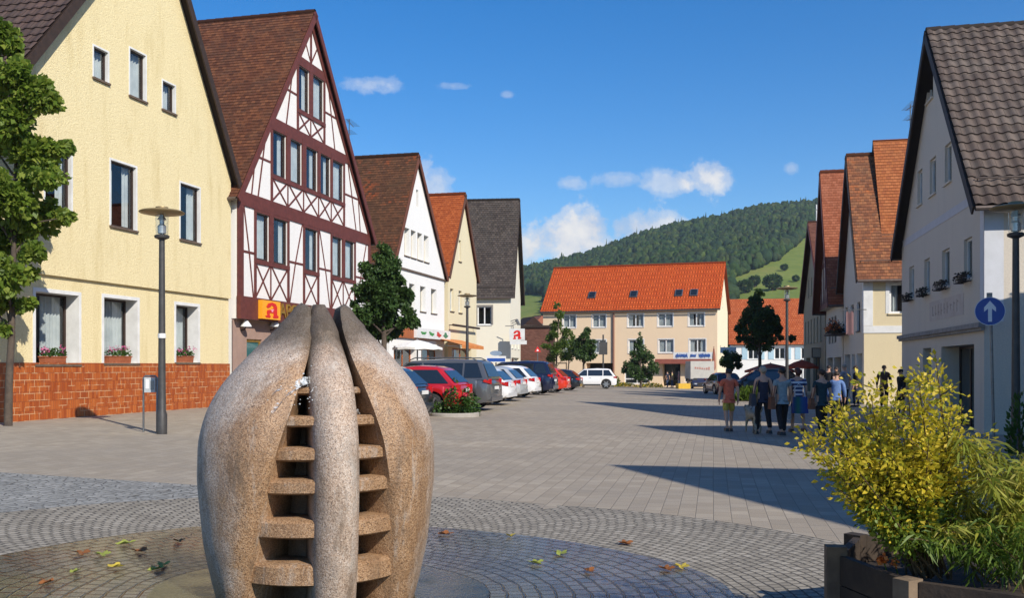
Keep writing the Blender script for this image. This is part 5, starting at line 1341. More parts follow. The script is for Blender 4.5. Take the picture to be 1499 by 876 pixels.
tree('maple_tree', 12, 624, [(12,62,26),(-10,50,30),(16,112,34),(-25,100,40),(52,142,32),(76,150,18),(20,180,42),(-30,190,45),(82,214,20),(98,214,13),(40,240,42),(70,256,26),(10,290,46),(-35,280,45),(78,312,22),(97,318,12),(58,332,28),(15,350,40),(-35,360,40),(48,372,20),(8,405,32),(44,402,14),(-30,430,34),(8,448,26),(40,444,14),(4,482,14)], y0-.2, 24000, .15, m_maple, 'tall young maple tree with lobed bright green leaves at the left edge', .085, base=(x0, y0))
tree('round_tree', 562, 590, [(560,372,17),(545,395,20),(575,396,20),(560,418,27),(533,428,18),(588,436,18),(555,448,30),(552,425,24),(565,440,24),(596,466,18),(530,462,17),(572,478,24),(545,484,20),(608,474,8),(520,445,8),(585,410,12)], 35, 20000, .13, m_dkleaf, 'dense dark round-crowned tree before the white cafe house', .11)
tree('young_maple', 813, 566, [(815,448,6),(820,462,8),(814,478,10),(830,488,10),(808,494,11),(826,502,13),(800,508,8),(816,514,13),(838,508,9),(806,524,9),(828,522,10),(840,494,5)], 90, 4200, .2, m_ltleaf, 'thin light green young tree with stakes in front of the apricot block', .09)
tree('young_maple', 831, 566, [(836,500,6),(842,512,8),(846,520,8),(835,522,8)], 92, 700, .22, m_ltleaf, 'very small light green tree between the staked tree and the dark tree', .07)
tree('dark_tree', 854, 566, [(859,484,6),(856,494,9),(848,503,10),(864,506,11),(853,514,14),(867,519,10),(843,516,7),(856,526,9)], 88, 4200, .2, m_dkleaf, 'small dark compact tree above the white parked car', .10)
tree('conical_tree', 938, 568, [(937,489,3),(937,497,5),(936,506,8),(940,514,10),(930,521,10),(946,524,11),(921,534,9),(938,533,14),(955,536,9),(914,543,6),(928,545,11),(948,547,12),(962,543,5),(938,551,11)], 90, 5200, .2, m_dkleaf, 'dark cone-shaped tree in front of the apricot block shop window', .10)
tree('street_tree', 1112, 575, [(1111,430,8),(1106,444,12),(1118,456,16),(1098,462,13),(1128,468,14),(1087,480,13),(1110,482,20),(1136,482,10),(1102,500,16),(1122,500,16),(1085,496,8),(1142,494,6),(1158,496,7)], 60, 11000, .16, m_dkleaf, 'dark ragged tree with an uneven crown standing beside the right-hand lamp row', .11)
tree('ball_tree', 1070, 572, [(1066,522,10),(1076,524,9),(1070,532,12),(1062,532,9),(1079,533,9)], 66, 3600, .13, m_dkleaf, 'small clipped ball-shaped tree behind the man in the orange shirt', .07)
for i, (px, py, r, lab) in enumerate(((1105,412,8,'small dark tree near the left of the hillside meadow'),(1148,392,5,'tiny lone tree high on the hillside meadow'),(1131,414,12,'largest bushy tree low on the hillside meadow'),(1165,408,5,'tiny tree at the right of the hillside meadow'),(1091,420,10,'dark bushy tree at the lower left foot of the meadow'))):
    # walk up the hill along this line of sight
    Y = 236.0
    while Y < 690 and float(hill_z((px-CX)/F*Y, Y)) < apt(px, py+r, Y)[1]: Y += 1
    X = (px-CX)/F*Y; z = float(hill_z(X, Y)); rr = r*Y/F
    root = empty('meadow_tree', (X, Y, z), 0, lab, 'tree', 'trees on the meadow'); m = MB(); m.tube([(0, 0, -.5), (0, 0, rr)], rr*.12, 6); m.build('trunk', m_bark, root)
    c = rng.normal(size=(900, 3)); c /= np.linalg.norm(c, axis=1)[:, None]; P = c*rr*np.array([1, 1, .85])*(.55+.45*rng.random((900, 1))**.4)*(1+.25*np.sin(c[:, :1]*5+c[:, 1:2]*4)); P[:, 2] += rr*1.1
    leaves('crown', P, rr*.3, m_dkleaf, root, .9, dirs=c)
# stakes round the thin tree
m_stk = M('stake_wood', (.30,.22,.14), (.22,.16,.1), 5, .8)
X, Y = (822-CX)/F*89.5, 89.5; st = empty('tree_stakes', (X, Y, zg(X, Y)), 0, 'wooden stake frame round the thin young tree', 'stake'); m = MB()
for a in (-.45, .45): m.tube([(a, 0, 0), (a, 0, 2.3)], .05, 6)
m.beam((-.5, 0, 2.2), (.5, 0, 2.2), .1, .06); m.beam((-.5, 0, 1.6), (.5, 0, 1.6), .1, .06); m.build('frame', m_stk, st)
# rose bed in its kerb
m_red = leafmat('rose_petals', [(.55,.015,.03), (.7,.04,.06), (.62,.05,.16)], .25)
x, y = gpt(664, 611); y += .6; x = (664-CX)/F*y
rb_ = empty('rose_bush', (x, y, zg(x, y)), 0, 'bushy rose bed with red and pink blooms before the red car', 'rose bush')
k = 3600; a = rng.normal(size=(k, 3)); a /= np.linalg.norm(a, axis=1)[:, None]; a[:, 2] = np.abs(a[:, 2]); bump_ = 1+.16*np.sin(a[:, 0]*7+2)+.14*np.cos(a[:, 1]*9)+.1*np.sin(a[:, 0]*15)
P = a*np.array([.66, .6, .92])*(.55+.45*rng.random((k, 1))**.5)*bump_[:, None]
leaves('foliage', P, .10, m_gleaf, rb_, .65, dirs=a+rng.normal(size=a.shape)*.5)
m = MB()
for i in range(14):
    q = 2*math.pi*i/14; m.tube([(0, 0, 0), (.3*math.cos(q), .28*math.sin(q), .45), (.5*math.cos(q), .45*math.sin(q), .6+.2*rng.random())], .009, 4)
m.build('stems', m_stem, rb_)
for i in range(9):
    d = rng.normal(size=3); d[1] = -abs(d[1])*.8; d[2] = abs(d[2])*1.5+.25; d /= np.linalg.norm(d); c = d*np.array([.68, .62, .98])
    leaves('blossom', c+rng.normal(0, .03, (34, 3)), .06, m_red, rb_, .9)
m_kerb = M('kerb_stone', (.38,.35,.31), (.30,.275,.245), 3, .85, .3, 30)
m = MB(); m.lathe([(.80, -.1), (.80, .09), (.78, .11), (.68, .11), (.67, .09), (.67, -.1)], (0, 0, 0), 28); kb = m.build('rose_bed_kerb', m_kerb, None, smooth=40); kb.location = (x, y, zg(x, y)); tag(kb, kind='structure')
# low planting and flowers at the foot of the far block, behind the dog
def lowplant(name, px, py, Y, rx, rz, n, ls, mat, label, cat='plant', flower=None, ry=None):
    X = (px-CX)/F*Y; root = empty(name, (X, Y, zg(X, Y)), 0, label, cat); a = rng.normal(size=(n, 3)); a /= np.linalg.norm(a, axis=1)[:, None]; a[:, 2] = np.abs(a[:, 2])
    P = a*np.array([rx, ry or rx*.6, rz])*(.4+.6*rng.random((n, 1))**.5); leaves('foliage', P, ls, mat, root, .5, dirs=a+np.array([0, 0, .6]))
    m = MB(); m.tube([(0, 0, 0), (0, 0, rz*.6)], .02, 5); m.build('stem', m_stem, root)
    if flower: leaves('blossom', P[:n//3]*1.05, ls*.9, flower, root, .9)
    return root
m_yfl = leafmat('yellow_petals', [(.7,.42,.03), (.75,.5,.06)], .2)
lowplant('low_shrub', 896, 566, 99, 1.0, 1.3, 700, .2, m_ltleaf, 'spiky green shrub beside the rear of the white parked car')
lowplant('flower_bed', 915, 569, 98, 1.3, .45, 500, .16, m_ltleaf, 'yellow flowers under the shop window of the apricot block', 'flowers', m_yfl)
lowplant('flower_bed', 952, 569, 97, 1.5, .5, 500, .16, m_ltleaf, 'yellow flowers right of the cone-shaped tree', 'flowers', m_yfl)
lowplant('grass_tuft', 1098, 588, 47, .8, .75, 900, .22, m_ltleaf, 'patch of tall pale green grass behind the small dog', 'grass')
lowplant('wall_plant', 1492, 640, 17.6, .28, 1.3, 260, .13, m_gleaf, 'sparse dark green plant by the lamp post at the right edge', 'plant')
# ---------------------------------------------------------------- street lamps
m_pole = M('lamp_pole_paint', (.075,.072,.070), (.055,.053,.052), 6, .5, metal=.3)
m_bronze = M('lamp_disc', (.34,.25,.12), (.27,.2,.1), 5, .45, metal=.4)
m_clear = glass_clear('lamp_glass', (.92,.94,.95), .03)
m_bulb = M('lamp_reflector', (.5,.5,.5), (.35,.35,.35), 8, .3, metal=.6)
def street_lamp(X, Y, H, label, bright=False):
    r = empty('street_lamp', (X, Y, zg(X, Y)), 0, label, 'street lamp', 'street lamps of the square')
    m = MB(); m.lathe([(.11, 0), (.11, .42), (.085, .5), (.078, 1.2), (.06, H-.75), (.06, H-.62)], (0, 0, 0), 14); m.build('pole', m_pole, r, smooth=50)
    m = MB(); m.lathe([(.06, H-.64), (.15, H-.6), (.16, H-.55), (.12, H-.53), (.02, H-.53)], (0, 0, 0), 16); m.build('collar', m_pole, r, smooth=40)
    m = MB(); m.lathe([(.125, H-.53), (.135, H-.1)], (0, 0, 0), 18); m.build('lamp_glass', m_clear, r, smooth=60)
    m = MB(); m.lathe([(.02, H-.52), (.09, H-.5), (.09, H-.34), (.05, H-.3), (.05, H-.22), (.10, H-.2), (.03, H-.1)], (0, 0, 0), 12); m.build('reflector', m_bulb, r, smooth=40)
    m = MB(); m.lathe([(.03, H-.1), (.25, H-.105), (.46, H-.065), (.475, H-.04), (.42, H-.012), (.2, H+.0), (.14, H+.03), (.13, H+.07), (.02, H+.085)], (0, 0, 0), 28); m.build('lamp_disc', m_bronze, r, smooth=50)
    for a in (.4, 2.5, 4.6):
        pass
    return r
X, Y = gpt(237, 636); lampY = Y
lp = street_lamp(X, Y, CAMH+(HY-308)/F*Y-zg(X, Y), 'grey street lamp with flat bronze disc before the yellow house')
z = CAMH+(HY-492)/F*Y-zg(X, Y); m = MB(); m.lathe([(.083, z-.05), (.083, z+.05)], (0, 0, 0), 14); m.build('sticker', m_white, lp)
for px, Y, yt, lab in ((684, 46, 432, 'grey street lamp before the pale house, behind the parked cars'), (1152, 43, 421, 'grey street lamp rising behind the walking group'), (1487, 18.6, 301, 'grey street lamp at the right edge before the white gabled house')):
    X = (px-CX)/F*Y; street_lamp(X, Y, CAMH+(HY-yt)/F*Y-zg(X, Y), lab)
# post with dark panel by the apricot block
Y = 84; X = (883-CX)/F*Y; po = empty('panel_post', (X, Y, zg(X, Y)), 0, 'dark post with a rectangular panel before the apricot block', 'post')
m = MB(); m.tube([(0, 0, 0), (0, 0, 4.7)], .07, 8); m.build('pole', m_pole, po); m = MB(); m.b2(-.36, .36, -.12, .12, 2.95, 4.05); m.build('panel', m_pole, po)
# ---------------------------------------------------------------- blue arrow sign
Y = 22.6; X = (1449-CX)/F*Y; sgn = empty('arrow_sign', (X, Y, zg(X, Y)), R(-14), 'round blue road sign with a white upward arrow at the white house', 'road sign')
z = CAMH+(HY-456)/F*Y-zg(X, Y); rd = .335
m = MB(); m.tube([(.1, .05, 0), (.02, .05, z+.42)], .032, 8); m.build('pole', m_metal, sgn)
tb_ = NT('sign_blue'); tb_.done(tb_.princ((.012,.07,.33), .35)); twh = NT('sign_white'); twh.done(twh.princ((.78,.78,.78), .4))
m = MB(); m.lathe([(.001, -.012), (rd, -.012), (rd, .008), (.001, .01)], (0, 0, z), 40, axis='y'); m.build('disc', tb_.m, sgn)
m = MB(); m.lathe([(rd-.012, -.014), (rd, -.014)], (0, 0, z), 40, axis='y'); m.build('rim', twh.m, sgn)
s = rd*.74; m = MB(); m.poly([(-.17*s, z-s), (.17*s, z-s), (.17*s, z+.25*s), (.52*s, z-.05*s), (.52*s, z+.36*s), (0, z+s), (-.52*s, z+.36*s), (-.52*s, z-.05*s), (-.17*s, z+.25*s)], -.018, -.013); m.build('arrow', twh.m, sgn)
m = MB(); m.b2(-.06, .06, .02, .06, z+.33, z+.44); m.build('bracket', m_metal, sgn)
# ---------------------------------------------------------------- notice stand beside the left lamp
x, y = gpt(220, 633); k = y/F; ns = empty('notice_stand', (x, y, zg(x, y)), R(8), 'low tubular stand with a grey dispenser box beside the left lamp', 'stand')
h = 82*k; wd = 19*k/2; m = MB(); m.tube([(-wd, 0, 0), (-wd, 0, h-.04), (-wd+.04, 0, h), (wd-.04, 0, h), (wd, 0, h-.04), (wd, 0, 0)], .022, 8); m.build('frame', m_metal, ns, smooth=60)
m = MB(); m.b2(-wd+.03, wd-.03, -.07, .07, h-.36, h-.03); bxo = m.build('box', M('grey_box_paint', (.42,.45,.46), (.36,.39,.4), 6, .5), ns)
m = MB(); m.b2(-wd+.06, -.01, -.076, -.0705, h-.28, h-.07); m.build('notice', m_white, bxo); m = MB(); m.b2(.02, wd-.05, -.076, -.0705, h-.3, h-.1); m.build('slot_plate', m_metal, bxo)
# ---------------------------------------------------------------- parasols
def parasol(px, py_top, Y, rad, hgt, mat, label, cloth_drop=.55, group=None):
    X = (px-CX)/F*Y; r = empty('parasol', (X, Y, zg(X, Y)), 0, label, 'parasol', group); zt = CAMH+(HY-py_top)/F*Y-zg(X, Y)
    m = MB(); m.tube([(0, 0, 0), (0, 0, zt+.05)], .03, 8); m.lathe([(.28, 0), (.28, .06), (.04, .09)], (0, 0, 0), 16); m.build('pole', m_metal, r)
    n = 8; V = [(0, 0, zt)]; 
    for rr_, dz in ((.5, .42), (1, 1), (1.0, 1.28)):
        for i in range(n*2):
            a = math.pi*i/n; q = rad*rr_*(1 if i % 2 == 0 else .94); V.append((q*math.cos(a), q*math.sin(a), zt-cloth_drop*dz-(0 if i % 2 == 0 else -.03)))
    N = 2*n; Fs = [(0, 1+i, 1+(i+1) % N) for i in range(N)]+[(1+k*N+i, 1+(k+1)*N+i, 1+(k+1)*N+(i+1) % N, 1+k*N+(i+1) % N) for k in range(2) for i in range(N)]
    m = MB(); m.add(V, Fs); m.build('canopy', mat, r)
    for i in range(n):
        a = 2*math.pi*i/n; m = MB(); m.tube([(0, 0, zt-.04), (rad*.98*math.cos(a), rad*.98*math.sin(a), zt-cloth_drop-.03)], .01, 4); m.build('rib', m_metal, r)
    return r
m_pw_ = M('white_canvas', (.78,.77,.74), (.72,.71,.68), 3, .9); m_pr = M('red_canvas', (.48,.075,.03), (.40,.055,.025), 3, .85)
parasol(611, 498, 40, 1.05, 2.6, m_pw_, 'white open parasol at the cafe behind the red car', .33)
parasol(1128, 532, 64, 1.75, 2.3, m_pr, 'wide red parasol behind the walking group, left one', .5, 'red parasols')
parasol(1174, 527, 60, 1.05, 2.4, m_pr, 'smaller orange red parasol next to the beige house', .45, 'red parasols')
Y = 96; X = (1045-CX)/F*Y; cp = empty('closed_parasol', (X, Y, zg(X, Y)), 0, 'tall pole with a furled red brown parasol right of the shop sign', 'parasol'); m = MB(); m.tube([(0, 0, 0), (0, 0, 4.2)], .06, 8); m.build('pole', M('pale_wood_pole', (.5,.36,.22), (.42,.3,.18), 4, .7), cp)
m = MB(); m.tube([(0, 0, 1.9), (0, 0, 2.2), (0, 0, 3.4), (0, 0, 4.3)], [.13, .2, .16, .03], 8); m.build('furled_canopy', M('furled_canvas', (.32,.12,.08), (.25,.09,.06), 4, .9), cp)
# ---------------------------------------------------------------- signs between the houses
Y = 77.8; X, Z = apt(757, 490, Y); ps = empty('hanging_pharmacy_sign', (X, Y, Z-.45), R(-8), 'white projecting sign with a red gothic A on the pale house', 'sign')
m = MB(); m.b2(-.62, .62, -.09, .09, -.02, .92); m.build('box', m_white, ps); red_a(ps, .95, .86, -.092, tr_.m)
m = MB(); m.b2(-.58, .78, -.08, .08, -.36, -.05); m.build('lower_panel', m_white, ps); m = MB(); m.tube([(-.3, 0, .92), (-.3, 0, 1.15), (-1.0, .2, 1.15)], .03, 6); m.build('bracket', m_metal, ps)
Y = 52; X, Z = apt(726, 527, Y); bs = empty('blue_sign', (X, Y, zg(X, Y)), 0, 'blue and white sign with an oval top above the grey car', 'sign'); hz = Z-zg(X, Y)
m = MB(); m.tube([(0, .06, 0), (0, .06, hz)], .04, 8); m.build('pole', m_metal, bs); m = MB(); m.b2(-.55, .55, -.04, .04, hz-.16, hz+.2); m.build('panel', m_white, bs); m = MB(); m.b2(-.48, .5, -.048, -.041, hz-.1, hz+.08); m.build('blue_band', tb_.m, bs)
m = MB(); m.poly([(.33*math.cos(a), hz+.35+.14*math.sin(a)) for a in np.linspace(0, 6.28, 21)[:-1]], -.03, .03); m.build('oval_top', M('grey_blue_plate', (.25,.32,.42), (.2,.27,.36), 4, .5), bs); m = MB(); m.b2(.1, .55, -.03, .03, hz-.42, hz-.3); m.build('lower_plate', M('yellow_plate', (.6,.42,.08), (.5,.34,.06), 3, .5), bs)
Y = 80; X, Z = apt(787, 512, Y); rs_ = empty('red_triangle_sign', (X, Y, zg(X, Y)), 0, 'small red triangular road sign before the brick shop', 'road sign'); hz = Z-zg(X, Y)
m = MB(); m.tube([(0, .05, 0), (0, .05, hz+.3)], .04, 8); m.build('pole', m_metal, rs_); m = MB(); m.poly([(-.27, hz-.2), (.27, hz-.2), (0, hz+.27)], -.02, .02); m.build('plate', tr_.m, rs_); m = MB(); m.poly([(-.10, hz-.13), (.10, hz-.13), (0, hz+.06)], -.026, -.021); m.build('white_field', twh.m, rs_)
Y = 60; X, Z = apt(1196, 517, Y); fs2 = empty('framed_sign', (X, Y, zg(X, Y)), 0, 'square dark framed sign on a post before the beige house', 'sign'); hz = Z-zg(X, Y)
m = MB(); m.tube([(0, .05, 0), (0, .05, hz)], .035, 8); m.build('pole', m_pole, fs2); m = MB(); m.b2(-.34, .34, -.03, .03, hz-.32, hz+.32); m.build('frame', m_pole, fs2); m = MB(); m.b2(-.28, .28, -.036, -.031, hz-.26, hz+.26); m.build('face', M('sign_face_beige', (.42,.38,.30), (.38,.34,.27), 3, .7), fs2)
Y = 73; X, Z = apt(1066, 513, Y); ws_ = empty('pale_sign', (X, Y, zg(X, Y)), 0, 'pale blue white board on a post above the ball-shaped tree', 'sign'); hz = Z-zg(X, Y)
m = MB(); m.tube([(0, .05, 0), (0, .05, hz)], .05, 8); m.build('pole', m_metal, ws_); m = MB(); m.b2(-.6, .6, -.04, .04, hz-.22, hz+.22); m.build('board', M('pale_blue_board', (.55,.66,.70), (.5,.6,.64), 3, .5), ws_)
# flower balcony, flag and shop goods on the right
f = rrow(34.0); u, z = f.px(1222, 489, -.5); x, y = f.at(u, -.5)
bl = empty('flower_shelf', (x, y, f.base+z), RA, 'dark wall shelf full of orange flowers on the timbered house', 'flower shelf')
m = MB(); m.b2(-1.6, 1.6, -.35, .45, -.08, 0); m.build('shelf', m_darkw, bl); P = np.stack([rng.uniform(-1.5, 1.3, 500), rng.uniform(-.3, .3, 500), .05+np.abs(rng.normal(0, .2, 500))], 1); leaves('foliage', P, .14, m_wine, bl, .8)
m_orfl = leafmat('orange_geraniums', [(.5,.12,.03), (.6,.2,.05), (.4,.08,.03)], .2); leaves('blossom', P[:260]+np.array([0, -.05, .1]), .13, m_orfl, bl, .9)
f = rrow(26.2); u, z = f.px(1244, 487, -.7); x, y = f.at(u, -.7)
fg = empty('pink_flag', (x, y, f.base+z), RA, 'faded pink cloth banner hanging from the shaded cream corner house', 'flag'); m = MB(); vs = [(.0, .30*i/8-.15, .9-1.0*j/6+.05*math.sin(i*1.3+j)) for i in range(9) for j in range(7)]
vs = [(.05*math.sin(v[1]*12), v[1], v[2]) for v in vs]; m.add(vs, [(i*7+j, i*7+j+1, (i+1)*7+j+1, (i+1)*7+j) for i in range(8) for j in range(6)]); m.build('cloth', M('faded_pink_cloth', (.30,.17,.16), (.26,.15,.15), 3, .9), fg); m = MB(); m.tube([(0, .7, 1.0), (0, -.4, 1.0)], .02, 6); m.build('rod', m_metal, fg)
Y = 92; X = (1000-CX)/F*Y; cr = empty('yellow_crate', (X, Y, zg(X, Y)), R(10), 'yellow plastic crate on the ground before the far shop', 'crate'); m_yc = M('yellow_plastic', (.65,.40,.03), (.58,.34,.03), 4, .5)
m = MB(); m.b2(-.6, .6, -.4, .4, 0, .06); m.build('base', m_yc, cr); m = MB()
for (a, b, c, d_) in ((-.6, .6, -.4, -.36), (-.6, .6, .36, .4), (-.6, -.56, -.36, .36), (.56, .6, -.36, .36)): m.b2(a, b, c, d_, .06, .5)
m.build('sides', m_yc, cr)
# little roofline things
X, Z = apt(529, 222, 52)
# ---------------------------------------------------------------- cars
def paint(name, col, metal=.35, rough=.28):
    t = NT(name); n = t.noise(3, 4, .6, t.coord())
    c = t.mix(t.math('MULTIPLY', t.ramp(n, [(.45, 0.0), (.75, 1.0)]), .2), col, tuple(v*.7+.02 for v in col))
    return t.done(t.princ(c, rough, metal, None, .5, .8))
m_tyre = M('tyre_rubber', (.018,.018,.018), (.028,.027,.026), 8, .85); m_rim = M('alloy_rim', (.5,.5,.52), (.4,.4,.42), 8, .3, metal=.8)
m_black = M('black_plastic', (.018,.018,.02), (.028,.028,.03), 8, .55)
tx = NT('tail_light_glass'); tx.done(tx.princ((.42,.008,.01), .12, coat=.6)); m_tail = tx.m
tx = NT('head_light_glass'); tx.done(tx.princ((.55,.57,.6), .08, .4, coat=.8)); m_head = tx.m
tx = NT('car_glass'); tx.done(tx.princ((.015,.02,.025), .04, spec=.9)); m_cglass = tx.m
def car(name, X, Y, heading, col, label, L=4.3, W=1.78, H=1.5, style='hatch', metal=.35, rails=False, group='cars parked along the left side', cat='car', plate=True):
    root = empty(name, (X, Y, zg(X, Y)), heading, label, cat, group)
    mp = paint(name+'_paint', col, metal)
    hw = W/2; wr = .33 if style != 'suv' else .37; zb = .20 if style != 'suv' else .26; belt = .62*H
    xw = (.86, L-.86)     # wheel centres measured from the rear bumper
    bonnet = {'hatch': 1.05, 'mpv': .80, 'suv': 1.1, 'estate': 1.1, 'van': .55}[style]
    def topz(x):
        a = np.interp(x, [0, .06, .3, L-bonnet-.5, L-bonnet, L-.35, L-.08, L], [belt-.22, belt-.06, belt, belt+.0, belt-.03, belt-.2, belt-.32, belt-.42]); return float(a)
    def botz(x):
        z = float(np.interp(x, [0, .12, .45, L-.5, L-.12, L], [.36, .27, zb, zb, .22, .30]))
        for c in xw:
            d = abs(x-c); rr = wr+.055
            if d < rr: z = max(z, wr+math.sqrt(rr*rr-d*d))
        return z
    def wid(x): return hw*float(np.interp(x, [0, .08, .3, .8, L*.5, L-.7, L-.25, L-.06, L], [.80, .90, .965, 1, 1, .985, .90, .78, .66]))
    xs = sorted(set([0, .03, .08, .15, .25]+list(np.linspace(.35, L-.35, 34))+[L-.25, L-.15, L-.08, L-.03, L]+[c+s*(wr+.055) for c in xw for s in (-1, -.97, -.85, -.6, 0, .6, .85, .97, 1)]))
    V = []; K = 13
    for x in xs:
        w_, zt, z0 = wid(x), topz(x), botz(x); zt = max(zt, z0+.06); h = zt-z0
        half = [(w_*.80, z0), (w_*.955, z0+.02), (w_*.985, z0+.12*h), (w_, z0+.45*h), (w_*.985, z0+.72*h), (w_*.95, z0+.93*h), (w_*.86, zt)]
        ring = [(-a, b) for a, b in half]+[(0, zt+.015)] if False else None
        pts = half[::-1]; ring = [( a, b) for a, b in half]+[(a*-1, b) for a, b in half[::-1]]
        for a, b in ring: V.append((x-L/2, a, b))
    N = 14; n = len(xs); Fs = [(i*N+j, i*N+(j+1) % N, (i+1)*N+(j+1) % N, (i+1)*N+j) for i in range(n-1) for j in range(N)]
    Fs += [tuple(range(N)), tuple((n-1)*N+j for j in range(N))[::-1]]
    m = MB(); m.add(V, Fs); body = m.build('body', mp, root, smooth=42, fix=True)
    # cabin
    xr0, xr1 = {'hatch': (.10, .62), 'mpv': (.06, .34), 'suv': (.08, .5), 'estate': (.08, .6), 'van': (.04, .12)}[style]
    xf0 = L-bonnet; xf1 = xf0-{'hatch': .95, 'mpv': .95, 'suv': .8, 'estate': .9, 'van': .55}[style]
    prof = [(xr0, belt-.02), (xr1, H-.09), (xr1+.22, H-.03), ((xr1+xf1)/2, H), (xf1, H-.06), (xf0, belt-.03)]
    px_, pz_ = [p[0] for p in prof], [p[1] for p in prof]
    wb, wt = hw*.94, hw*.74
    def wy(z): return wb-(wb-wt)*min(1, max(0, (z-belt)/(H-belt)))
    cx_ = sorted(set(list(np.linspace(xr0, xf0, 22))+px_)); V = []
    for x in cx_:
        zt = float(np.interp(x, px_, pz_)); b = belt-.05; pts = []
        zs = [b, b+(zt-b)*.5, max(b+.001, zt-.06), max(b+.002, zt-.02)]
        e = [(wy(zs[0]), zs[0]), (wy(zs[1]), zs[1]), (wy(zs[2])-.005, zs[2]), (wy(zs[3])-.05, zs[3]), (wy(zt)*.5, zt+.012)]
        for a, z in e+[(-a, z) for a, z in e[::-1]]: V.append((x-L/2, a, z))
    N = 10; n = len(cx_); Fs = [(i*N+j, i*N+(j+1) % N, (i+1)*N+(j+1) % N, (i+1)*N+j) for i in range(n-1) for j in range(N)]+[tuple(range(N)), tuple((n-1)*N+j for j in range(N))[::-1]]
    m = MB(); m.add(V, Fs); m.build('roof', mp, root, smooth=42, fix=True)
    # side glass
    zl, zh = belt+.03, H-.13
    def rear_x(z): return xr0+(xr1-xr0)*(z-belt)/(H-.09-belt)
    def front_x(z): return xf0+(xf1-xf0)*(z-belt+.03)/(H-.06-belt+.03)
    cuts = [rear_x(zl)+.22, xr1+.55 if style in ('mpv', 'estate', 'suv') else None, L*.53, None]
    a0 = [(rear_x(zl)+.2, zl), (rear_x(zh)+.16, zh)]; a1 = [(front_x(zl)-.16, zl), (front_x(zh)-.1, zh)]
    posts = [q for q in ((xr1+.62) if style in ('mpv', 'estate', 'suv') else None, L*.52) if q]
    for sgn in (1, -1):
        edges = [a0]+[[(q, zl), (q, zh)] for q in posts]+[a1]
        for i in range(len(edges)-1):
            g = .0 if i == 0 else .035; g2 = 0 if i == len(edges)-2 else .035
            l, r = edges[i], edges[i+1]
            P = [(l[0][0]+g, zl), (r[0][0]-g2, zl), (r[1][0]-g2, zh), (l[1][0]+g, zh)]
            if style == 'van' and i == 0: continue
            vs = [(x-L/2, sgn*(wy(z)+.006), z) for x, z in P]
            zm = (zl+zh)/2
            m = MB(); m.add(vs, [(0, 1, 2, 3)]); m.build('window', m_cglass, root)
        m = MB(); m.b2(L*.52-.32-L/2, L*.52-.14-L/2, sgn*hw*.985, sgn*(hw*.985+.03), belt-.13, belt-.1); m.build('door_handle', mp, root)
        m = MB(); xm = front_x(belt)-.28; m.ell((xm-L/2, sgn*(hw+.09), belt+.08), (.07, .11, .075), 8, 5); m.build('mirror', mp, root, smooth=60)
        m = MB(); m.b2(xw[0]+wr+.1-L/2, xw[1]-wr-.1-L/2, sgn*(hw*.965), sgn*(hw*1.004), zb+.01, zb+.12); m.build('sill_trim', m_black, root)
        m = MB(); tz0, tz1 = belt-.20, belt+.03
        m.add([(x-L/2, sgn*y, z) for x, y, z in ((.02, hw*.70, tz0), (.02, hw*.70, tz1-.04), (.005+.05, hw*.885, tz0+.03), (.05, hw*.885, tz1-.05), (.26, hw*.962, tz0+.09), (.22, hw*.957, tz1-.06))]
              +[(x-L/2+.1, sgn*y*.9, z) for x, y, z in ((.02, hw*.70, tz0), (.02, hw*.70, tz1-.04), (.05, hw*.885, tz0+.03), (.05, hw*.885, tz1-.05), (.22, hw*.94, tz0+.09), (.20, hw*.94, tz1-.06))],
              [(0, 2, 3, 1), (2, 4, 5, 3), (0, 1, 7, 6), (4, 10, 11, 5), (1, 3, 9, 7), (3, 5, 11, 9), (0, 6, 8, 2), (2, 8, 10, 4)])
        for i_, v_ in enumerate(m.v): m.v[i_] = (v_[0]-.022, v_[1]*1.012, v_[2])
        m.build('tail_light', m_tail, root)
        m = MB(); m.ell((L-.17-L/2, sgn*hw*.70, belt-.33), (.17, .20, .085), 10, 6); m.build('headlight', m_head, root, smooth=60)
    # rear and front glass
    for nm, fx, z0_, z1_, dx in (('rear_window', rear_x, belt+.06, H-.15, -.012), ('windscreen', front_x, belt+.02, H-.12, .012)):
        vs = []
        for z in (z0_, z1_): 
            for y in (-1, 1): vs.append((fx(z)+dx-L/2, y*(wy(z)-.1), z))
        m = MB(); m.add(vs, [(0, 1, 3, 2)]); m.build(nm, m_cglass, root)
    if plate:
        m = MB(); m.b2(-.02-L/2, .0-L/2, -.26, .26, .70, .81); m.build('number_plate', m_white, root)
        m = MB(); m.b2(L/2-.005, L/2+.015, -.26, .26, .42, .53); m.build('number_plate', m_white, root)
    m = MB(); m.b2(-.03-L/2, .12-L/2, -hw*.78, hw*.78, .30, .46); m.build('bumper', m_black if style in ('suv', 'van') else mp, root)
    m = MB(); m.b2(L/2-.05, L/2+.02, -hw*.55, hw*.55, .3, .62); m.build('grille', m_black, root)
    if rails:
        for sgn in (1, -1):
            m = MB(); m.tube([(xr1+.2-L/2, sgn*wt*.92, H-.04), (xr1+.4-L/2, sgn*wt*.93, H+.05), (xf1-.2-L/2, sgn*wt*.93, H+.05), (xf1-L/2, sgn*wt*.92, H-.03)], .02, 6); m.build('roof_rail', m_metal, root)
    m = MB(); m.b2(.3-L/2, L-.3-L/2, -hw*.78, hw*.78, zb+.02, belt-.2); m.build('underbody', m_black, root)
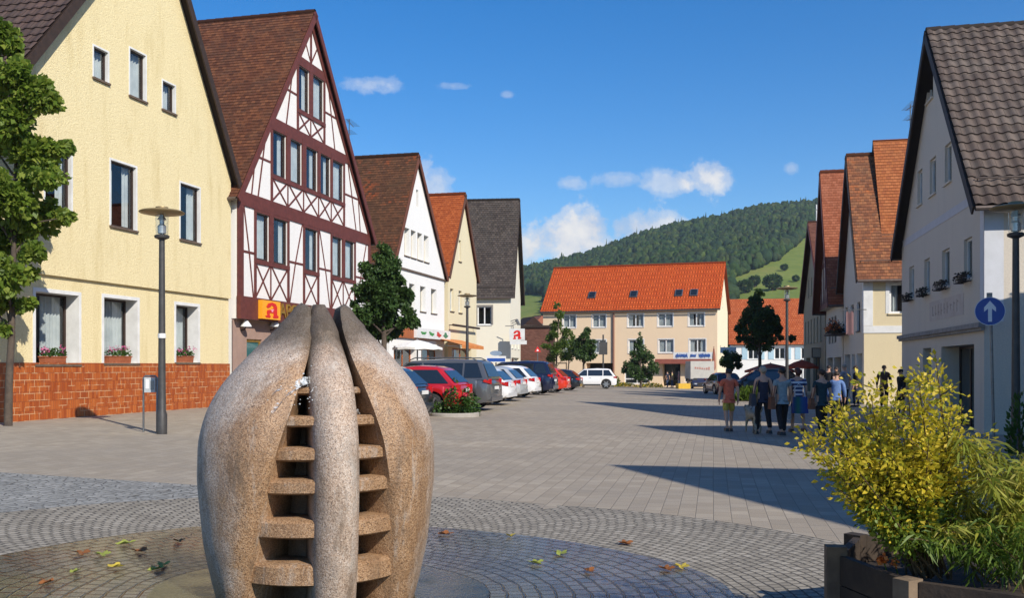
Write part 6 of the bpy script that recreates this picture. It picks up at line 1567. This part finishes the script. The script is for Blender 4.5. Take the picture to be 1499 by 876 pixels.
    for c in xw:
        for sgn in (1, -1):
            y = sgn*(hw-.115); m = MB()
            m.lathe([(.18, -.095), (wr-.03, -.10), (wr, -.07), (wr, .07), (wr-.03, .10), (.18, .095)], (c-L/2, y, wr), 22, axis='y'); ty = m.build('wheel', m_tyre, root, smooth=50)
            m = MB(); yo = sgn*.098
            for k in range(6):
                a = k*math.pi/3; m.beam((c-L/2, y+yo*.9, wr), (c-L/2+(wr-.09)*math.cos(a), y+yo*.95, wr+(wr-.09)*math.sin(a)), .055, .02, (0, 1, 0))
            m.lathe([(wr-.115, yo*.6), (wr-.095, yo), (wr-.075, yo*.98)], (c-L/2, y, wr), 22, axis='y'); m.lathe([(.001, yo*1.0), (.05, yo*1.0)], (c-L/2, y, wr), 10, axis='y'); m.lathe([(.001, yo*.35), (wr-.09, yo*.35)], (c-L/2, y, wr), 18, axis='y')
            m.build('rim', m_rim, ty)
    return root
HD = math.atan2(.2405, -.9706)
def park(px, Y, L, hd=HD):   # px: photo column of the rear bumper's middle
    X = (px-CX)/F*Y; return X+math.cos(hd)*L/2, Y+math.sin(hd)*L/2
def row(name, px, Y, col, label, L, H, style, **k):
    x, y = park(px, Y, L); return car(name, x, y, HD, col, label, L, k.pop('W', 1.78), H, style, **k)
row('hatchback', 622, 27.0, (.028,.036,.05), 'dark blue-grey hatchback parked nearest, half hidden by the fountain', 4.2, 1.50, 'hatch')
row('hatchback', 683, 30.0, (.46,.012,.015), 'red hatchback parked behind the rose bush', 4.1, 1.52, 'hatch', metal=.1)
row('minivan', 727, 33.2, (.11,.115,.125), 'dark grey minivan with roof rails between the red and white cars', 4.7, 1.74, 'mpv', rails=True, W=1.86)
row('hatchback', 750, 37.6, (.70,.71,.72), 'white hatchback mostly hidden behind the grey minivan', 4.1, 1.46, 'hatch', metal=.0)
row('hatchback', 767, 41.6, (.55,.57,.58), 'silver white hatchback with large red tail light, third pale car from the far end', 4.3, 1.48, 'hatch', metal=.4)
row('hatchback', 787, 45.8, (.74,.74,.74), 'white hatchback tucked between the silver car and navy minivan', 4.1, 1.52, 'hatch', metal=.0)
row('minivan', 813, 50.5, (.012,.017,.05), 'navy blue minivan parked between a white car and a red car', 4.6, 1.76, 'mpv', W=1.84)
row('hatchback', 832, 57.0, (.60,.035,.012), 'bright orange-red small car beyond the navy minivan', 3.9, 1.50, 'hatch', metal=.05)
row('hatchback', 851, 66.0, (.016,.019,.026), 'small black car before the white off-roader', 3.9, 1.44, 'hatch')
Y = 80; X = (862-CX)/F*Y; car('off_roader', X, Y, math.pi-.10, (.76,.76,.76), 'white off-road car side-on at the far end of the parked row', 4.6, 1.88, 1.68, 'suv', metal=.0)
Y = 95; X = (1025-CX)/F*Y
dv = car('delivery_van', X, Y, R(-92), (.015,.025,.075), 'pale grey box van with dark blue front parked at the far shop', 4.4, 2.2, 1.35, 'van', group=None, cat='van')
m = MB(); m.b2(-2.1, 1.35, -1.15, 1.15, 1.0, 2.75); m.build('box_body', M('pale_grey_panel', (.50,.48,.43), (.44,.42,.38), 2, .7), dv)
m = MB(); rr = random.Random(4)
for k in range(7): m.b2(1.36, 1.372, -.75+k*.22, -.75+k*.22+.14, 2.0-.02*k, 2.0-.02*k+rr.uniform(.14, .3))
m.build('faded_lettering', M('faded_red_letters', (.42,.15,.12), (.46,.25,.2), 5, .7), dv)
Y = 56; X = (1112-CX)/F*Y; car('estate_car', X, Y, R(172), (.012,.016,.02), 'dark estate car with pale roof parked behind the walking group', 4.6, 1.84, 1.62, 'estate', group=None, rails=True)
Y = 66; X = (1056-CX)/F*Y; car('hatchback', X, Y, R(95), (.10,.015,.02), 'dark wine red car behind the man in the orange shirt', 4.0, 1.76, 1.5, 'hatch', group=None)
# ---------------------------------------------------------------- people and the dog
def skin(name, verts, edges, rad, mat, parent, sub=1, root=0):
    me = bpy.data.meshes.new(name); me.from_pydata(verts, edges, []); o = bpy.data.objects.new(name, me); COL.objects.link(o)
    md = o.modifiers.new('s', 'SKIN'); md.use_smooth_shade = True
    lay = me.skin_vertices[0].data
    for i, r in enumerate(rad):
        lay[i].radius = r if isinstance(r, tuple) else (r, r); lay[i].use_root = (i == root)
    if sub: sm = o.modifiers.new('d', 'SUBSURF'); sm.levels = sub; sm.render_levels = sub
    dg = bpy.context.evaluated_depsgraph_get(); dg.update(); nm = bpy.data.meshes.new_from_object(o.evaluated_get(dg))
    bpy.data.objects.remove(o); bpy.data.meshes.remove(me); nm.name = name; nm.materials.clear()
    return link(name, nm, parent, [mat], smooth=180)
m_skin = M('skin', (.52,.31,.22), (.44,.25,.17), 6, .6); m_shoe = M('shoe_leather', (.03,.028,.027), (.05,.045,.04), 9, .6); m_eye = M('eye_dark', (.02,.016,.014), None, 3, .3)
def cloth(name, col, col2=None): return M(name, col, col2 or tuple(v*.7 for v in col), 14, .9, .4, 60)
def person(px, feet_y, height, shirt, trousers, hair, label, yaw=0, stride=.16, arm=(.1, -.12), legs='long', sleeve='short', hairlen=0, fem=False, Y=None, shoes=None, detail=True, lean=0, stripes=None, group=None, phase=1):
    if Y is None: X, Y = gpt(px, feet_y)
    else: X = (px-CX)/F*Y
    s = height/1.72; root = empty('person', (X, Y, zg(X, Y)), yaw, label, 'person', group); root.scale = (s, s, s)
    sh = .165 if fem else .19; hipw = .095; w = 1.0 if not fem else .9
    st = stride*phase
    def P(x, y, z): return (x, y+lean*max(0, z-.9)/.8, z)
    V = [P(0, 0, .95), P(0, .0, 1.10), P(0, .01, 1.28), P(0, .0, 1.42), P(0, .005, 1.50), P(0, .02, 1.585), P(0, .03, 1.66), P(0, .02, 1.705)]
    Rd = [(.15*w, .11), (.135*w, .10), (.165*w, .115), (.10*w, .075), (.052, .055), (.068, .082), (.074, .092), (.05, .06)]
    E = [(i, i+1) for i in range(7)]
    def add(p, r, par):
        V.append(p); Rd.append(r); E.append((par, len(V)-1)); return len(V)-1
    pal = []
    for k, sg in enumerate((-1, 1)):
        sw = arm[k]
        a = add(P(sg*sh, 0, 1.385), (.062, .062), 3); b = add(P(sg*(sh+.055), -.03+sw*.35, 1.12), (.042, .042), a); c = add(P(sg*(sh+.06), .03+sw, .90), (.029, .029), b)
        d = add(P(sg*(sh+.058), .04+sw*1.15, .835), (.022, .034), c); pal.append((sg, V[d]))
        if detail:
            for f_, (dy, ln) in enumerate(((.028, .075), (.010, .085), (-.008, .08), (-.026, .062))):
                q = add((V[d][0]-sg*.004, V[d][1]+dy, V[d][2]-.035), (.0095, .0095), d); add((V[d][0]-sg*.016, V[d][1]+dy+.012, V[d][2]-.035-ln*.8), (.0075, .0075), q)
            q = add((V[d][0]-sg*.012, V[d][1]+.042, V[d][2]+.005), (.011, .011), d); add((V[d][0]-sg*.02, V[d][1]+.062, V[d][2]-.035), (.0085, .0085), q)
        l = add(P(sg*hipw, 0, .88), (.092*w, .10), 0); ph = st*sg
        kn = add((sg*(hipw+.005), ph*.55+.03, .49), (.057, .06), l); an = add((sg*(hipw+.0), ph-.02-abs(st)*.1, .085+max(0, -ph)*.25), (.037, .04), kn)
        add((sg*(hipw+.012), ph+.11, .04+max(0, -ph)*.05), (.034, .028), an)
    body = skin('body', V, E, Rd, m_skin, root, 1)
    def off(idx, e): return [(Rd[i][0]+e, Rd[i][1]+e) for i in idx]
    base = 8; per = (len(V)-8)//2; na = (per-4)
    # shirt: trunk plus upper arms
    tv = [P(0, 0, .90), V[0], V[1], V[2], V[3]]; tr_ = [(.155*w, .12), (.165*w, .125), (.15*w, .115), (.18*w, .13), (.115*w, .09)]; te = [(0, 1), (1, 2), (2, 3), (3, 4)]
    if sleeve != 'none':
        for k in range(2):
            a, b = base+k*per, base+k*per+1; ln = .55 if sleeve == 'short' else 1.0
            tv.append(V[a]); tr_.append((.075, .075)); te.append((4, len(tv)-1)); pa = V[a]; pb = V[b]
            tv.append(tuple(pa[i]+(pb[i]-pa[i])*ln for i in range(3))); tr_.append((.064, .064)); te.append((len(tv)-2, len(tv)-1))
            if sleeve == 'long':
                c = V[b+1]; tv.append(tuple(pb[i]+(c[i]-pb[i])*.92 for i in range(3))); tr_.append((.042, .042)); te.append((len(tv)-2, len(tv)-1))
    else:
        for k in range(2):
            a = V[base+k*per]; tv.append((a[0]*.72, a[1], a[2]+.02)); tr_.append((.05, .06)); te.append((4, len(tv)-1))
    skin('shirt', tv, te, tr_, shirt, root, 1, 1)
    if trousers is not None:
        tv = [P(0, 0, .985), P(0, 0, .93)]; tr_ = [(.15*w, .115), (.16*w, .125)]; te = [(0, 1)]
        for k in range(2):
            l = base+k*per+na; kk = l+1; a = l+2
            tv.append(V[l]); tr_.append((.102*w, .11)); te.append((1, len(tv)-1)); pk, pl_, pa = V[kk], V[l], V[a]
            if legs == 'long':
                tv.append(pk); tr_.append((.072, .075)); te.append((len(tv)-2, len(tv)-1)); tv.append((pa[0], pa[1], pa[2]+.02)); tr_.append((.058, .062)); te.append((len(tv)-2, len(tv)-1))
            else:
                tv.append(tuple(pl_[i]+(pk[i]-pl_[i])*.85 for i in range(3))); tr_.append((.088, .092)); te.append((len(tv)-2, len(tv)-1))
        skin('trousers' if legs == 'long' else 'shorts', tv, te, tr_, trousers, root, 1, 1)
    for k in range(2):
        a = V[base+k*per+na+2]; t_ = V[base+k*per+na+3]; m = MB(); m.box(((a[0]+t_[0])/2, (a[1]+t_[1])/2+.02, .05+max(0, a[2]-.09)*.6), (.095, .27, .085), 0, 0, None, (.75, .8)); m.build('shoe', shoes or m_shoe, root, smooth=50)
    m = MB(); c = V[6]; m.ell((c[0], c[1]-.012, c[2]-.005), (.088, .105, .085), 14, 8, 0, -.45, 1.0)
    if hairlen:
        m.tube([(c[0], c[1]-.05, c[2]), (c[0], c[1]-.085, c[2]-hairlen*.5), (c[0], c[1]-.07, c[2]-hairlen)], [.085, .085, .05], 10)
    m.build('hair', hair, root, smooth=80)
    if detail:
        m = MB()
        for sg in (-1, 1): m.ell((c[0]+sg*.03, c[1]+.088, c[2]-.03), (.012, .008, .007), 6, 4)
        m.build('eyes', m_eye, root); m = MB(); m.ell((c[0], c[1]+.102, c[2]-.055), (.013, .02, .024), 6, 4); m.build('nose', m_skin, root, smooth=60); m = MB(); m.ell((c[0], c[1]+.085, c[2]-.095), (.024, .008, .006), 6, 4); m.build('mouth', M('lips', (.35,.12,.1), None, 3, .6), root)
        for sg in (-1, 1): m = MB(); m.ell((c[0]+sg*.083, c[1]+.005, c[2]-.04), (.012, .022, .032), 6, 5); m.build('ear', m_skin, root, smooth=60)
    return root
h_dark, h_grey, h_red, h_brown = (M('dark_hair', (.015,.011,.009), (.03,.02,.015), 30, .6, .5, 90), M('grey_blond_hair', (.35,.31,.25), (.25,.22,.18), 30, .6, .5, 90), M('auburn_hair', (.09,.022,.012), (.06,.016,.01), 30, .55, .5, 90), M('brown_hair', (.045,.025,.015), (.03,.018,.012), 30, .6, .5, 90))
c_blk, c_nvy = cloth('black_cloth', (.014,.014,.017)), cloth('navy_cloth', (.025,.03,.055))
c_or, c_yel = cloth('orange_cloth', (.66,.15,.08)), cloth('mustard_cloth', (.50,.40,.07)); c_gt = cloth('grey_teal_cloth', (.24,.32,.35)); c_teal = cloth('dark_teal_cloth', (.015,.045,.06)); c_blue = cloth('sky_blue_cloth', (.13,.22,.44))
c_tan, c_wht, c_br = cloth('tan_leather', (.18,.075,.04)), cloth('white_cloth', (.6,.6,.6)), cloth('brown_cloth', (.09,.05,.035))
def striped(name, a, b, per):
    t = NT(name); sp = t.n('ShaderNodeSeparateXYZ'); t.l(t.coord(), sp.inputs[0]); q = t.math('FRACT', t.math('MULTIPLY', sp.outputs[2], 1/per)); return t.done(t.princ(t.mix(t.math('GREATER_THAN', q, .5), a, b), .9))
c_str = striped('blue_white_stripes', (.02,.03,.12), (.6,.62,.66), .105)
def bag(root, x, y, z, w, d, h, mat, strap=None, name='bag'):
    """a carried bag is a thing of its own, placed at the carrier's side"""
p1 = person(1067, 633, 1.62, c_or, c_yel, h_dark, 'stocky man in orange t-shirt and mustard shorts walking away', 0, .20, (.06, -.05), 'short', 'short', phase=1)
p2 = person(1117, 637, 1.70, c_nvy, c_blk, h_grey, 'fair-haired woman in sleeveless navy top and black trousers leading the dog', 0, .26, (.02, .0), 'long', 'none', .10, True, phase=-1)
p3 = person(1145, 639, 1.66, c_gt, c_blk, h_dark, 'dark-haired person in grey-green t-shirt and black trousers walking away', 0, .24, (-.1, .1), 'long', 'short', .06, True, phase=1)
p4 = person(1168, 634, 1.66, c_str, cloth('blue_shorts', (.03,.06,.22)), h_red, 'auburn-haired woman in blue and white striped top carrying a colourful beach bag', 0, .22, (.0, .05), 'short', 'short', .14, True, phase=-1)
p5 = person(1203, 641, 1.62, c_teal, c_blk, h_brown, 'dark-haired woman in dark teal t-shirt partly behind the yellow shrub', 0, .22, (.05, .0), 'long', 'short', .05, True)
p6 = person(1224, 626, 1.55, c_blue, c_nvy, h_brown, 'person in light blue jacket leaning forward just behind the yellow shrub', R(-25), .1, (.1, .1), 'long', 'long', 0, False, lean=.16)
person(1237, 0, 1.78, cloth('pale_grey_cloth', (.30,.30,.33)), c_blk, h_grey, 'tall man in pale grey shirt standing at the shaded shop fronts', R(30), .05, (.0, .0), Y=36.5)
person(1213, 0, 1.74, c_blk, c_blk, h_dark, 'person all in black at the shaded shops, left of the grey shirt', R(-40), .08, Y=40)
person(1224, 0, 1.68, c_nvy, c_blk, h_dark, 'person in navy standing between the black-clad one and the grey shirt', R(150), .05, Y=41, sleeve='long')
person(1253, 0, 1.72, c_blk, c_nvy, h_brown, 'dark-clothed person beside the corner of the cream house, right of the grey shirt', R(80), .06, Y=40, sleeve='long')
person(1294, 0, 1.74, c_br, c_blk, h_dark, 'dark-haired person in brown before the sunlit cream wall', R(170), .05, Y=38.5, sleeve='long')
person(1319, 0, 1.60, c_blk, c_blk, h_dark, 'dark-clothed person half hidden by the shrub near the white gabled house', R(100), .05, Y=33.2, sleeve='long')
for px, Y, sh_, tr2, hr, lab in ((977, 97, c_nvy, cloth('denim', (.06,.09,.17)), h_dark, 'person in navy top and jeans before the far shop, left of three'), (984, 98, cloth('pale_yellow_cloth', (.55,.45,.18)), cloth('denim_b', (.07,.1,.18)), h_brown, 'person in pale yellow top at the far shop door, the middle of three'), (994, 97, cloth('pink_cloth', (.55,.28,.25)), c_wht, h_grey, 'person in pink top beside the yellow crate at the far shop')):
    person(px, 0, 1.7, sh_, tr2, hr, lab, R(20*(px % 5)), .08, Y=Y, detail=False)
def hand(p, k): # world place of a hand
    s = p.scale[0]; x = (-1 if k == 0 else 1)*.235*s; return p.location.x+x, p.location.y+.04, p.location.z+.80*s
def shoulder_bag(p, side, mat, label, w, h, d=.12, drop=.62, y=-.02):
    s = p.scale[0]; x0 = p.location.x+side*.27*s; z0 = p.location.z; r = empty('shoulder_bag', (x0, p.location.y+y, z0+drop), 0, label, 'bag'); m = MB(); m.box((0, 0, h/2), (d, w, h), 0, 0, None, (.7, .85)); m.build('pouch', mat, r, smooth=50)
    t_ = z0+1.40*s-(z0+drop); m = MB(); xs_ = -side*.12*s; m.tube([(0, -w*.4, h*.9), (xs_*.6, -.06, t_*.8), (xs_, 0, t_+.02), (xs_*.6, .08, t_*.8), (0, w*.4, h*.9)], .012, 5); m.build('strap', mat, r); return r
shoulder_bag(p2, -1, cloth('grey_bag_cloth', (.05,.055,.07)), 'dark grey shoulder bag hanging at the left hip of the woman with the dog', .30, .30, .13, .72)
shoulder_bag(p3, -1, c_tan, 'reddish brown bag between the woman with the dog and the grey-green t-shirt', .28, .30, .13, .66)
shoulder_bag(p5, -1, c_tan, 'brown bag at the left side of the woman in dark teal', .24, .26, .12, .68)
# beach bag
tbg = NT('beach_bag_cloth'); sp = tbg.n('ShaderNodeSeparateXYZ'); tbg.l(tbg.coord('Generated'), sp.inputs[0])
tbg.done(tbg.princ(tbg.ramp(sp.outputs[0], [(0, (.015,.03,.20)), (.35, (.02,.16,.10)), (.6, (.02,.10,.26)), (1, (.02,.03,.22))]), .8))
x, y, z = p4.location; bgo = empty('beach_bag', (x-.02, y-.24, z+.52), 0, 'blue and green beach bag carried behind the striped top', 'bag'); m = MB(); m.box((0, 0, .2), (.40, .13, .42), 0, 0, None, (.85, .7)); m.build('pouch', tbg.m, bgo, smooth=40)
m = MB()
for q in (-.05, .05): m.tube([(-.13, q*.6, .40), (-.12, q*.3+.05, .62), (.0, .12, .74), (.12, q*.3+.05, .62), (.13, q*.6, .40)], .012, 5)
m.build('handle', c_wht, bgo)
x, y, z = hand(p4, 0); pb_ = empty('paper_bag', (x-.03, y, z-.42), 0, 'white carrier bag in the left hand of the woman in stripes', 'bag'); m = MB(); m.box((0, 0, .17), (.12, .28, .34)); m.build('pouch', c_wht, pb_); m = MB(); m.tube([(0, -.06, .34), (0, -.03, .42), (0, .03, .42), (0, .06, .34)], .006, 5); m.build('handle', c_wht, pb_)
# dog: pale, seen from behind, walking away
X, Y = gpt(1103, 635); dg_ = empty('dog', (X, Y, zg(X, Y)), R(8), 'pale cream medium-sized dog on a lead walking away', 'dog')
m_fur = M('cream_fur', (.42,.34,.24), (.32,.25,.17), 18, .9, .8, 80)
V = [(0, -.28, .47), (0, -.10, .46), (0, .12, .45), (0, .27, .47), (0, .38, .58), (0, .46, .64), (0, .57, .60)]; Rd = [(.10, .10), (.095, .095), (.105, .125), (.095, .11), (.065, .07), (.065, .065), (.03, .03)]; E = [(i, i+1) for i in range(6)]
def dadd(p, r, par): V.append(p); Rd.append((r, r)); E.append((par, len(V)-1)); return len(V)-1
for sg in (-1, 1):
    q = .05*sg
    a = dadd((sg*.075, -.26+q*.3, .38), .062, 0); b = dadd((sg*.08, -.20+q, .28), .042, a); c = dadd((sg*.08, -.33+q, .17), .024, b); e_ = dadd((sg*.08, -.30+q, .045), .02, c); dadd((sg*.08, -.25+q, .022), .022, e_)
    a = dadd((sg*.075, .22-q*.4, .34), .045, 3); b = dadd((sg*.078, .23-q, .20), .028, a); c = dadd((sg*.078, .245-q, .05), .02, b); dadd((sg*.078, .285-q, .022), .022, c)
    a = dadd((sg*.045, .43, .71), .02, 5); dadd((sg*.075, .42, .66), .014, a)
t0 = dadd((0, -.36, .52), .028, 0); t1 = dadd((0.03, -.44, .60), .022, t0); dadd((.06, -.46, .70), .012, t1)
skin('body', V, E, Rd, m_fur, dg_, 1, 1); m = MB(); m.lathe([(.074, -.02), (.078, 0), (.074, .02)], (0, .36, .56), 12, axis='y'); m.build('collar', c_blk, dg_)
for sg in (-1, 1): m = MB(); m.ell((sg*.03, .515, .655), (.008, .008, .008), 6, 4); m.build('eye', m_eye, dg_)
hx_, hy_, hz_ = hand(p2, 0); lead = MB(); lead.tube([(hx_-X*0, hy_, hz_), ((hx_+X)/2, (hy_+Y+.3)/2, hz_*.75+.05), (X, Y+.3, zg(X, Y)+.60)], .008, 5); ld = lead.build('dog_lead', c_blk, None); tag(ld, 'thin dark lead from the woman to the cream dog', 'lead')
